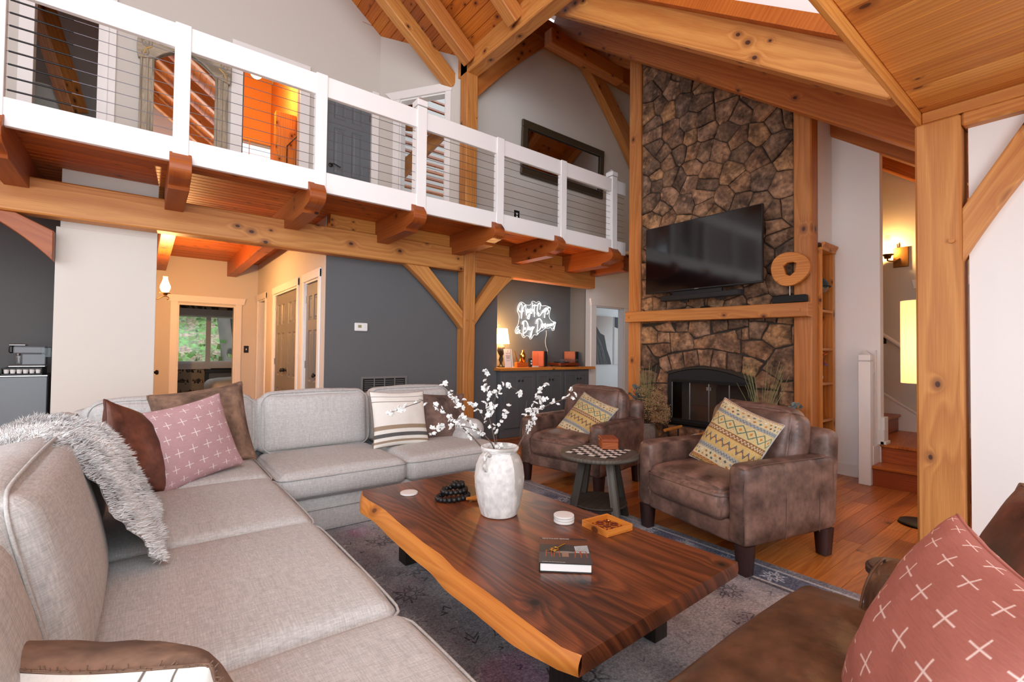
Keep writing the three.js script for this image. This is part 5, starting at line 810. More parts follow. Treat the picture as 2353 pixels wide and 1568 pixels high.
// ------------------------------------------------------------------ on the coffee table
{
  const t = thing('blossom_vase', 'whitewashed clay vase of white blossom branches on the coffee table', 'vase', [1.395, 0.4205, -1.87]);
  mesh('vase', lathe([[0.001, 0.0], [0.082, 0.0], [0.09, 0.006], [0.108, 0.07], [0.12, 0.14], [0.123, 0.185], [0.116, 0.24], [0.1, 0.28], [0.086, 0.296], [0.084, 0.306], [0.093, 0.318], [0.094, 0.33], [0.084, 0.333], [0.076, 0.318], [0.076, 0.3], [0.1, 0.25], [0.1, 0.1], [0.001, 0.02]], 56), M.ceramic, t);
  for (const a of [0.35, 3.5]) { const c = Math.cos(a), s = Math.sin(a); mesh('handle', tube([[0.088 * c, 0.3, -0.088 * s], [0.118 * c, 0.31, -0.118 * s], [0.133 * c, 0.285, -0.133 * s], [0.128 * c, 0.25, -0.128 * s], [0.112 * c, 0.235, -0.112 * s]], 0.011, 24, 10), M.ceramic, t); }
  const BR = [
[[-0.048,0.685],[-0.099,0.753],[-0.170,0.823],[-0.234,0.874],[-0.304,0.926],[-0.362,0.958],[-0.410,0.974]],
[[-0.388,0.967],[-0.452,0.944],[-0.503,0.924],[-0.548,0.911]],
[[-0.016,0.682],[-0.035,0.753],[-0.099,0.823],[-0.170,0.881],[-0.208,0.932],[-0.234,0.983],[-0.276,1.051],[-0.308,1.070]],
[[-0.003,0.682],[-0.022,0.765],[-0.042,0.855],[-0.061,0.932],[-0.064,1.015],[-0.067,1.099],[-0.069,1.134]],
[[-0.051,0.900],[-0.029,0.977],[0.010,1.054],[0.048,1.047],[0.093,1.022],[0.112,0.999]],
[[-0.008,0.701],[-0.016,0.829],[0.016,0.894],[0.051,0.958]],
[[0.061,0.695],[0.106,0.778],[0.151,0.855],[0.176,0.913],[0.253,0.958],[0.330,0.990],[0.369,1.054]],
[[0.151,0.855],[0.163,0.951],[0.202,1.035],[0.221,1.067]],
[[-0.099,0.823],[-0.138,0.836],[-0.215,0.849],[-0.311,0.836],[-0.349,0.807]],
[[-0.070,0.855],[-0.106,0.919],[-0.141,0.951],[-0.176,0.977]],
[[0.304,0.980],[0.343,0.990],[0.381,1.002]],
[[0.138,0.836],[0.125,0.919],[0.131,0.977]],
[[0.176,0.913],[0.215,0.967],[0.244,0.986]]
  ];
  seed(90); const cr = Math.cos(0.664242), sr = Math.sin(0.664242), blossoms = [], P5 = [];
  const petalG = () => { const g = []; for (let k = 0; k < 5; k++) { const q = fin(new THREE.SphereGeometry(0.0075, 7, 5)); q.scale(1, 0.35, 0.8).translate(0.007, 0, 0); g.push(tr(q, 0, 0, 0, rr(-0.3, 0.3), 0, rr(0.1, 0.7)).rotateY(k * Math.PI * 0.4)); } return merge(g); };
  for (let k = 0; k < 3; k++) P5.push(petalG());
  BR.forEach((b, i) => {
    const bow = rr(-0.14, 0.14), n = b.length, pts = b.map(([x, y], k) => { const d = bow * (y - 0.72) * 1.4; return V(x * cr - d * sr * -1, y - 0.42, x * sr + d * -cr); });
    const cv = new THREE.CatmullRomCurve3(pts), main = [0, 2, 3, 6].includes(i); mesh('branch', (() => { const g = new THREE.TubeGeometry(cv, 30, main ? 0.0042 : 0.0022, 6); const p = g.attributes.position; for (let r = 0; r <= 30; r++) { const c = cv.getPointAt(r / 30), s = 1 - 0.65 * r / 30; for (let j = 0; j <= 6; j++) { const k = r * 7 + j; p.setXYZ(k, c.x + (p.getX(k) - c.x) * s, c.y + (p.getY(k) - c.y) * s, c.z + (p.getZ(k) - c.z) * s); } } return fin(g); })(), M.twig, t);
    const len = cv.getLength(), cnt = Math.floor(len * (i > 9 ? 30 : main ? 52 : 66)); for (let k = 0; k < cnt; k++) { const u = main ? rr(0.3, 0.99) : rr(0.1, 0.99), p = cv.getPointAt(u); const o = [p.x + rr(-0.013, 0.013), p.y + rr(-0.013, 0.013), p.z + rr(-0.013, 0.013)]; blossoms.push(o); }
  });
  blossoms.slice(0, 290).forEach((o) => { const m = mesh('blossom', P5[Math.floor(rnd() * 3)], M.petal, t), s = rr(0.75, 1.35); m.position.set(...o); m.rotation.set(rr(0, 6), rr(0, 6), rr(0, 6)); m.scale.setScalar(s); });
}
{
  const disc = (name, label, at) => { const t = thing(name, label, 'coaster', at, 0); mesh('disc', lathe([[0.001, 0], [0.045, 0], [0.048, 0.002], [0.048, 0.0095], [0.046, 0.0115], [0.001, 0.0115]], 36), M.coaster, t); return t; };
  disc('coaster', 'single round white coaster at the far left of the coffee table', [1.18, 0.4205, -2.42]); disc('coaster', 'bottom coaster of the stack of three on the coffee table', [1.575, 0.4205, -1.6]); disc('coaster', 'middle coaster of the stack of three on the coffee table', [1.577, 0.4325, -1.601]); disc('coaster', 'top coaster of the stack of three on the coffee table', [1.574, 0.4445, -1.6]);
  const t = thing('bead_garland', 'loop of large black wooden beads beside the clay vase', 'beads', [1.33, 0.4205, -2.2]); seed(95); const bg = fin(new THREE.SphereGeometry(0.0145, 14, 10)); const put = (x, y, z) => { const o = mesh('bead', bg, M.black, t); o.position.set(x, y, z); };
  for (let k = 0; k < 20; k++) { const a = k / 20 * 6.283; put(0.088 * Math.cos(a), 0.0145, 0.062 * Math.sin(a)); } for (let k = 0; k < 15; k++) { const a = k / 15 * 6.283 + 0.2; put(0.02 + 0.066 * Math.cos(a), 0.041, -0.02 + 0.05 * Math.sin(a)); } for (let k = 0; k < 7; k++) put(0.05 + 0.026 * Math.cos(k), 0.066, -0.03 + 0.026 * Math.sin(k)); const tan = wood(T.board, col(230, 190, 140)); mesh('wood_ring', tr(fin(new THREE.TorusGeometry(0.026, 0.007, 8, 24)), 0.11, 0.012, 0.085, Math.PI / 2 - 0.15, 0, 0), tan, t); mesh('tassel', tr(merge([cyl(0.008, 0.014, 0.06, 10)]), 0.06, 0.014, 0.09, 0.2, 0, 1.4), tan, t);
  const b = thing('coffee_table_book', 'thick hardback book with an interior photograph on its jacket', 'book', [1.294, 0.4205, -1.311], -0.73); const w = 0.193, d = 0.229, h = 0.035;
  const cover = canvasTex(512, 608, (c, W, H) => { const gr = c.createLinearGradient(0, 0, 0, H); c.fillStyle = '#2c2a28'; c.fillRect(0, 0, W, H); c.fillStyle = '#5c3522'; c.fillRect(0, 30, W, 150); for (let k = 0; k < 9; k++) { c.fillStyle = k % 2 ? '#8a5430' : '#45261a'; c.beginPath(); c.moveTo(0, 36 + k * 16); c.lineTo(W, 70 + k * 12); c.lineTo(W, 78 + k * 12); c.lineTo(0, 44 + k * 16); c.fill(); } c.fillStyle = '#3a3936'; c.fillRect(0, 180, W, 160); c.fillStyle = '#b9c0c2'; c.beginPath(); c.moveTo(360, 200); c.lineTo(500, 170); c.lineTo(505, 400); c.lineTo(370, 360); c.fill(); c.fillStyle = '#6d7a6c'; for (let k = 0; k < 40; k++) c.fillRect(370 + (k * 37) % 125, 205 + (k * 53) % 140, 12, 8); c.fillStyle = '#4c4a49'; c.fillRect(0, 360, W, 248); c.fillStyle = '#8f8a80'; c.beginPath(); c.ellipse(260, 352, 110, 22, 0, 0, 7); c.fill(); c.fillStyle = '#9a7a66'; c.fillRect(228, 360, 66, 100); for (const x of [70, 150, 360, 420]) { c.strokeStyle = '#a4532c'; c.lineWidth = 9; c.strokeRect(x, 320, 52, 60); c.beginPath(); c.moveTo(x, 380); c.lineTo(x - 4, 470); c.moveTo(x + 52, 380); c.lineTo(x + 56, 470); c.stroke(); } c.fillStyle = '#eee8dd'; c.font = 'bold 30px serif'; c.fillText('MOUNTAIN HOUSE', 30, 28); c.font = '18px serif'; c.fillText('Studies in Elevated Design', 30, 590); });
  mesh('pages', B(-w / 2 + 0.004, w / 2 - 0.004, 0.003, h - 0.003, -d / 2 + 0.004, d / 2 - 0.004), M.paper, b); mesh('cover', [B(-w / 2, w / 2, 0, 0.003, -d / 2, d / 2, 0.001), B(-w / 2, w / 2, h - 0.003, h, -d / 2, d / 2, 0.001), B(-w / 2, -w / 2 + 0.003, 0.003, h - 0.003, -d / 2, d / 2, 0.0005)], M.black, b); mesh('jacket_picture', grid(1, 1, (u, v) => [lerp(-w / 2, w / 2, u), h + 0.0004, lerp(d / 2, -d / 2, v)]), mat({ map: cover, roughness: 0.35 }), b);
  const k = thing('brass_opener', 'small brass bottle opener lying on the book', 'bottle opener', [1.27, 0.4563, -1.335], 0.2); mesh('head', [tr(fin(new THREE.TorusGeometry(0.011, 0.003, 8, 20)), 0, 0.004, 0, Math.PI / 2, 0, 0), tr(fin(new THREE.TorusGeometry(0.007, 0.0025, 8, 16)), -0.016, 0.004, 0.006, Math.PI / 2, 0, 0), tr(fin(new THREE.TorusGeometry(0.007, 0.0025, 8, 16)), -0.016, 0.004, -0.006, Math.PI / 2, 0, 0)], M.gold, k); mesh('shaft', rod([0.012, 0.004, 0], [0.062, 0.004, 0], 0.003), M.gold, k);
  const g = thing('game_tray', 'square wooden tray holding a noughts and crosses game', 'game', [1.675, 0.4205, -1.425], -0.08), tw = wood(T.board, col(240, 196, 130)); mesh('floor', wb(-0.073, 0.073, 0, 0.006, -0.073, 0.073, 0.001, 0), tw, g); for (const [a, c, e, f] of [[-0.08, -0.073, -0.08, 0.08], [0.073, 0.08, -0.08, 0.08]]) mesh('side', wb(a, c, 0, 0.03, e, f, 0.001, 2), tw, g); for (const z of [-0.08, 0.073]) mesh('side', wb(-0.073, 0.073, 0, 0.03, z, z + 0.007, 0.001, 0), tw, g);
  const red = wood(T.oak, col(150, 84, 70)); for (let i = 0; i < 3; i++) for (let j = 0; j < 3; j++) { const x = (i - 1) * 0.045, z = (j - 1) * 0.045; mesh('game_piece', (i + j) % 2 ? [tr(fin(new THREE.TorusGeometry(0.014, 0.004, 8, 20)), x, 0.011, z, Math.PI / 2, 0, 0)] : [rod([x - 0.013, 0.011, z - 0.013], [x + 0.013, 0.011, z + 0.013], 0.004, 6), rod([x - 0.013, 0.011, z + 0.013], [x + 0.013, 0.011, z - 0.013], 0.004, 6)], red, g); } mesh('knob', [cyl(0.003, 0.003, 0.02, 8).translate(0.01, 0.02, 0), tr(fin(new THREE.SphereGeometry(0.006, 10, 8)), 0.01, 0.033, 0)], M.gold, g);
}
// ------------------------------------------------------------------ cabinet in the nook and what stands on it
{
  seed(400); const t = thing('sideboard', 'gray built-in cabinet with six shaker doors and black knobs', 'cabinet'); const z = -5.25;
  mesh('carcass', [B(3.918, 5.7, 0.09, 0.945, -5.685, z, 0.002), B(3.93, 5.7, 0.002, 0.09, -5.68, z + 0.001, 0.002)], M.cabinet, t); mesh('plinth', B(3.905, 5.71, 0.002, 0.1, z, z + 0.014, 0.003), M.cabinet, t);
  const D = [[3.962, 4.247], [4.252, 4.54], [4.58, 4.838], [4.843, 5.11], [5.15, 5.437], [5.442, 5.668]]; D.forEach(([a, b], k) => { const d = mesh('door', [B(a, b, 0.135, 0.915, z, z + 0.013, 0.001), B(a, a + 0.06, 0.135, 0.915, z + 0.013, z + 0.021, 0.0015), B(b - 0.06, b, 0.135, 0.915, z + 0.013, z + 0.021, 0.0015), B(a + 0.06, b - 0.06, 0.135, 0.2, z + 0.013, z + 0.021, 0.0015), B(a + 0.06, b - 0.06, 0.85, 0.915, z + 0.013, z + 0.021, 0.0015)], M.cabinet, t); const kx = k % 2 ? a + 0.03 : b - 0.03; mesh('knob', lathe([[0.001, 0.026], [0.012, 0.024], [0.015, 0.017], [0.008, 0.008], [0.006, 0], [0, 0]], 14).rotateX(Math.PI / 2).translate(kx, 0.8, z + 0.021), M.black, d); });
  const N = 40; const edge = (u) => -5.2 + (fbm(u * 7, 5, 3) - 0.5) * 0.03, X = (u) => lerp(3.86, 5.79, u); const cg = merge([grid(N, 4, (u, v) => [X(u), 0.985, lerp(edge(u), -5.335, v)]), grid(N, 2, (u, v) => [X(u), lerp(0.947, 0.985, v), edge(u) + (1 - v) * 0.012]), grid(N, 2, (u, v) => [X(u), 0.947, lerp(-5.335, edge(u) + 0.012, v)]), grid(4, 2, (u, v) => [3.86, lerp(0.947, 0.985, v), lerp(-5.335, edge(0), u)]), grid(4, 2, (u, v) => [5.79, lerp(0.947, 0.985, v), lerp(edge(1), -5.335, u)]), B(3.92, 5.698, 0.947, 0.985, -5.685, -5.335, 0)]);
  const top = mesh('countertop', guv(cg, 0), wood(T.board, col(236, 196, 150), 0.35)); tag(top, 'live edge wooden countertop on the gray cabinet', 'countertop');
}
const Y0 = 0.9855;
{
  const t = thing('table_lamp', 'dark table lamp with a glowing white shade on the cabinet', 'lamp', [4.085, Y0, -5.47]); mesh('base', lathe([[0.001, 0], [0.06, 0], [0.06, 0.012], [0.025, 0.03], [0.018, 0.06], [0.035, 0.11], [0.02, 0.16], [0.045, 0.2], [0.062, 0.25], [0.045, 0.3], [0.018, 0.325], [0.001, 0.33]], 28), mat({ color: col(60, 54, 50), roughness: 0.35, metalness: 0.6 }), t);
  mesh('lamp_shade', lathe([[0.12, 0.34], [0.088, 0.56], [0.086, 0.56], [0.118, 0.34]], 36), pmat({ color: col(255, 244, 226), roughness: 0.95, transmission: 0.5, thickness: 0, emissive: col(255, 226, 186), emissiveIntensity: 0.45, side: THREE.DoubleSide }), t); const bulb = mesh('bulb', tr(fin(new THREE.SphereGeometry(0.03, 14, 10)), 0, 0.43, 0), mat({ color: 0xffffff, emissive: col(255, 214, 150), emissiveIntensity: 4 }), t); const l = new THREE.PointLight(col(255, 196, 124), 1.3); l.name = 'table_lamp_bulb'; l.position.set(0, 0.43, 0); l.castShadow = true; t.add(l);
  const s = thing('sign_holder', 'clear stand with a printed white welcome card on the cabinet', 'sign', [4.15, Y0, -5.36], 0.1); mesh('stand', [B(-0.08, 0.08, 0, 0.003, -0.04, 0.04), B(-0.084, 0.084, 0, 0.27, -0.002, 0).rotateX(-0.15)], pmat({ color: 0xffffff, transmission: 1, thickness: 0, roughness: 0.02, ior: 1.45 }), s); mesh('card', grid(1, 1, (u, v) => [lerp(-0.08, 0.08, u), lerp(0.004, 0.268, v), 0.001]).rotateX(-0.15), mat({ roughness: 0.6, map: canvasTex(256, 420, (c, w, h) => { c.fillStyle = '#f2f3f0'; c.fillRect(0, 0, w, h); c.fillStyle = '#4c9a78'; c.fillRect(206, 0, 14, h); c.fillStyle = '#555'; c.beginPath(); c.moveTo(128, 30); c.lineTo(142, 58); c.lineTo(114, 58); c.fill(); for (let k = 0; k < 3; k++) { c.fillRect(60, 86 + k * 14, 136, 4); } c.fillStyle = '#222'; for (let k = 0; k < 3; k++) c.fillRect(50 + k * 8, 150 + k * 30, 140 - k * 16, 11); c.fillStyle = '#888'; for (let k = 0; k < 3; k++) c.fillRect(56, 250 + k * 14, 120, 4); }) }), s);
  const b = thing('bar_tools', 'gold bar tools standing in a small wooden block', 'bar set', [4.39, Y0, -5.38]); mesh('block', wb(-0.1, 0.1, 0, 0.07, -0.035, 0.035, 0.003, 0), wood(T.oak, col(240, 190, 140)), b); mesh('shaker', lathe([[0.001, 0.07], [0.032, 0.07], [0.042, 0.15], [0.044, 0.18], [0.03, 0.21], [0.018, 0.222], [0.02, 0.245], [0.012, 0.255], [0.001, 0.256]], 26).translate(0.03, 0, 0), M.gold, b); mesh('jigger', lathe([[0.001, 0.07], [0.014, 0.07], [0.02, 0.1], [0.009, 0.125], [0.022, 0.18], [0.02, 0.18], [0.001, 0.13]], 20).translate(-0.03, 0, 0.01), M.gold, b); mesh('muddler', [rod([-0.075, 0.05, 0], [-0.1, 0.13, 0.01], 0.012), rod([-0.1, 0.13, 0.01], [-0.14, 0.24, 0.015], 0.006)], M.gold, b);
  const spk = (x, label) => { const o = thing('bookshelf_speaker', label, 'speaker', [x, Y0, -5.5], 0.12); mesh('cabinet', wb(-0.1, 0.1, 0.002, 0.24, -0.1, 0.085, 0.003, 1), wood(T.oak, col(196, 132, 88), 0.45), o); mesh('grille', B(-0.098, 0.098, 0.004, 0.238, 0.085, 0.1, 0.003), M.blackMatte, o); return o; };
  const s1 = spk(4.86, 'wood sided speaker left of the record player'); s1.rotation.y = 0.62; const s2 = spk(5.61, 'wood sided speaker behind the record player'); s2.rotation.y = 0.5; s2.position.z = -5.55;
  const r = thing('record_player', 'record player with a clear hinged dust cover on the cabinet', 'record player', [5.3, Y0, -5.42]); mesh('plinth', wb(-0.21, 0.21, 0.018, 0.058, -0.14, 0.14, 0.004, 0), wood(T.oak, col(168, 104, 70)), r); for (const [x, z] of [[-0.17, -0.1], [0.17, -0.1], [-0.17, 0.1], [0.17, 0.1]]) mesh('foot', cyl(0.018, 0.02, 0.017, 14).translate(x, 0.0095, z), M.black, r); mesh('platter', [cyl(0.125, 0.125, 0.012, 40).translate(-0.05, 0.066, 0), cyl(0.12, 0.12, 0.004, 40).translate(-0.05, 0.076, 0)], M.black, r); mesh('tonearm', [rod([0.15, 0.085, -0.09], [0.06, 0.085, 0.06], 0.004), cyl(0.02, 0.02, 0.03, 14).translate(0.15, 0.072, -0.09)], M.steel, r); mesh('dust_cover', [B(-0.205, 0.205, 0.06, 0.118, 0.134, 0.136, 0), B(-0.205, 0.205, 0.06, 0.118, -0.136, -0.134, 0), B(-0.207, -0.205, 0.06, 0.118, -0.134, 0.134, 0), B(0.205, 0.207, 0.06, 0.118, -0.134, 0.134, 0), B(-0.207, 0.207, 0.118, 0.12, -0.136, 0.136, 0)], pmat({ color: 0xffffff, transmission: 1, thickness: 0, roughness: 0.03, ior: 1.45 }), r);
  const d = thing('power_strip', 'small black outlet tower with white sockets on the cabinet', 'outlet tower', [4.58, Y0, -5.4]); mesh('body', cb(-0.025, 0.025, 0, 0.13, -0.02, 0.02, 0.004), M.black, d); for (const y of [0.05, 0.09]) mesh('socket', cyl(0.015, 0.015, 0.004, 18).rotateX(Math.PI / 2).translate(0.004, y, 0.021), M.coaster, d); const lt = thing('white_case', 'little white case lying beside the outlet tower', 'case', [4.645, Y0, -5.36]); mesh('body', cb(-0.05, 0.05, 0, 0.016, -0.025, 0.025, 0.004), M.white, lt); mesh('lid_line', B(-0.0505, 0.0505, 0.009, 0.0102, -0.0255, 0.0255, 0), M.wallGray, lt);
  // neon sign
  const n = thing('neon_sign', 'white neon script sign reading Night Caps & Day Dreams', 'neon sign'); const NE = [
[[4.578,1.827],[4.544,1.858],[4.558,1.917],[4.599,1.964],[4.614,1.935],[4.606,1.832],[4.602,1.729]],
[[4.602,1.759],[4.629,1.870],[4.666,1.935],[4.688,1.929],[4.693,1.867],[4.702,1.783]],
[[4.729,1.888],[4.715,1.846],[4.728,1.821],[4.747,1.844]],
[[4.785,1.888],[4.751,1.871],[4.745,1.837],[4.771,1.846],[4.785,1.884],[4.774,1.798],[4.749,1.727],[4.727,1.743],[4.748,1.781],[4.800,1.829]],
[[4.830,1.988],[4.818,1.890],[4.810,1.815]],
[[4.812,1.841],[4.838,1.882],[4.852,1.866],[4.861,1.821],[4.876,1.834]],
[[4.874,1.972],[4.861,1.878],[4.869,1.766]],
[[4.830,1.945],[4.919,1.954]],
[[4.983,1.893],[4.989,1.961],[4.959,1.992],[4.932,1.935],[4.928,1.852],[4.954,1.787],[4.988,1.799],[5.026,1.846]],
[[5.068,1.891],[5.042,1.875],[5.038,1.849],[5.060,1.861],[5.074,1.893],[5.077,1.855]],
[[5.091,1.921],[5.091,1.846],[5.086,1.766]],
[[5.092,1.888],[5.119,1.931],[5.130,1.898],[5.099,1.862]],
[[5.170,1.943],[5.144,1.917],[5.165,1.888],[5.161,1.844],[5.141,1.826]],
[[5.168,1.926],[5.205,1.938]],
[[4.553,1.603],[4.530,1.580],[4.549,1.552],[4.575,1.507]],
[[4.544,1.572],[4.512,1.536],[4.520,1.507],[4.552,1.521],[4.580,1.547]],
[[4.653,1.673],[4.647,1.570],[4.645,1.475],[4.663,1.457]],
[[4.623,1.639],[4.629,1.672],[4.684,1.695],[4.732,1.647],[4.722,1.558],[4.669,1.505],[4.637,1.495]],
[[4.768,1.604],[4.745,1.581],[4.753,1.558],[4.774,1.582],[4.784,1.553]],
[[4.801,1.604],[4.796,1.568],[4.817,1.577],[4.838,1.613]],
[[4.835,1.592],[4.814,1.502],[4.797,1.438],[4.783,1.464],[4.812,1.532],[4.869,1.609]],
[[4.941,1.717],[4.939,1.619],[4.925,1.521],[4.942,1.502]],
[[4.902,1.661],[4.917,1.714],[4.972,1.743],[5.024,1.698],[5.014,1.614],[4.962,1.552],[4.920,1.538]],
[[5.039,1.652],[5.046,1.593],[5.055,1.631],[5.075,1.661]],
[[5.086,1.621],[5.112,1.655],[5.096,1.671],[5.083,1.640],[5.094,1.610],[5.121,1.626]],
[[5.157,1.666],[5.137,1.642],[5.152,1.623],[5.168,1.657],[5.173,1.629]],
[[5.182,1.666],[5.189,1.629],[5.203,1.667],[5.215,1.636],[5.230,1.676],[5.245,1.642],[5.262,1.669]],
[[5.303,1.702],[5.277,1.679],[5.293,1.649],[5.284,1.602],[5.265,1.589]],
[[5.297,1.676],[5.329,1.696]]
  ];
  const glow = mat({ color: 0xffffff, emissive: 0xffffff, emissiveIntensity: 1.5, roughness: 0.5 }); NE.forEach((q) => mesh('neon_tube', tube(q.map(([x, y]) => [x, y, -5.648]), 0.006, q.length * 8, 7), glow, n));
  const O = [[4.586,1.978],[4.540,1.909],[4.534,1.836],[4.565,1.779],[4.566,1.699],[4.544,1.625],[4.507,1.572],[4.494,1.521],[4.509,1.493],[4.555,1.494],[4.612,1.496],[4.636,1.453],[4.665,1.431],[4.726,1.466],[4.775,1.449],[4.800,1.412],[4.839,1.436],[4.872,1.482],[4.942,1.484],[4.991,1.531],[5.052,1.559],[5.123,1.600],[5.185,1.599],[5.237,1.612],[5.269,1.567],[5.311,1.576],[5.321,1.620],[5.341,1.675],[5.341,1.706],[5.288,1.711],[5.224,1.747],[5.198,1.792],[5.212,1.877],[5.227,1.932],[5.180,1.952],[5.097,1.962],[5.036,1.954],[5.005,2.001],[4.965,2.021],[4.915,1.995],[4.885,2.008],[4.836,2.015],[4.797,1.957],[4.720,1.947],[4.672,1.963],[4.633,1.982]]; mesh('clear_backing', ext(new THREE.Shape(O.map((p) => new THREE.Vector2(...p))), 0.005).translate(0, 0, -5.668), pmat({ color: 0xffffff, transmission: 1, thickness: 0, roughness: 0.05, ior: 1.4 }), n); mesh('backing_edge', tube(O.map(([x, y]) => [x, y, -5.664]), 0.0032, 300, 5, true), mat({ color: 0xffffff, emissive: 0xffffff, emissiveIntensity: 0.35 }), n);
  mesh('power_cord', tube([[5.14, 1.56, -5.67], [5.15, 1.5, -5.675], [5.135, 1.4, -5.68], [5.15, 1.3, -5.68], [5.18, 1.235, -5.68], [5.17, 1.1, -5.675]], 0.004, 40, 6), M.white, n);
  [[4.72, 1.86], [5.05, 1.84], [4.78, 1.58], [5.15, 1.66]].forEach(([x, y], k) => { const l = new THREE.PointLight(0xffffff, 0.035); l.name = 'neon_sign_glow'; l.position.set(x, y, -5.56); l.castShadow = true; scene.add(l); });
}
// thermostat, vent, switch plates and outlets
{
  const t = thing('thermostat', 'white wall thermostat on the dark gray wall', 'thermostat'); mesh('body', cb(1.89, 2.04, 1.43, 1.525, -5.34, -5.312, 0.008), M.white, t); mesh('display', B(1.925, 1.965, 1.468, 1.5, -5.313, -5.31, 0.0005), mat({ color: col(150, 146, 96), roughness: 0.3 }), t); for (const y of [1.472, 1.496]) mesh('button', B(2.0, 2.012, y - 0.006, y + 0.006, -5.313, -5.31, 0.001), M.coaster, t);
  const v = thing('return_vent', 'dark gray wall vent grille above the sofa back', 'vent'); mesh('frame', [B(1.975, 2.55, 0.88, 0.905, -5.34, -5.325), B(1.975, 2.55, 0.5, 0.525, -5.34, -5.325), B(1.975, 2.0, 0.525, 0.88, -5.34, -5.325), B(2.525, 2.55, 0.525, 0.88, -5.34, -5.325)], M.doorGray, v); mesh('back', B(2.0, 2.525, 0.525, 0.88, -5.34, -5.338, 0), M.blackMatte, v); for (let i = 0; i < 4; i++) for (let k = 0; k < 14; k++) mesh('louver', tr(cb(-0.054, 0.054, -0.0015, 0.0015, -0.007, 0.007, 0.0005), 2.072 + i * 0.127, 0.545 + k * 0.024, -5.331, 0.5, 0, 0), M.doorGray, v); for (let i = 0; i < 3; i++) mesh('divider', B(2.13 + i * 0.127, 2.142 + i * 0.127, 0.525, 0.88, -5.338, -5.326), M.doorGray, v);
  const plate = (name, label, x, y, z, w, h, kind) => { const o = thing(name, label, kind === 'switch' ? 'switch' : 'outlet', [x, y, z]); mesh('plate', cb(-w / 2, w / 2, -h / 2, h / 2, 0, 0.006, 0.002), M.iron, o); if (kind === 'switch') mesh('toggle', B(-0.008, 0.008, -0.014, 0.014, 0.006, 0.012, 0.001), M.white, o); else for (const s of [-1, 1]) mesh('socket', cb(-0.015, 0.015, s * 0.022 - 0.014, s * 0.022 + 0.014, 0.006, 0.008, 0.003), M.white, o); return o; };
  plate('light_switch', 'dark switch plate beside the bedroom doorway', 1.41, 1.2, -9.299, 0.075, 0.12, 'switch'); plate('wall_outlet', 'black outlet plate low on the loft wall', 4.24, 3.2, -5.339, 0.1, 0.14, 'outlet');
}

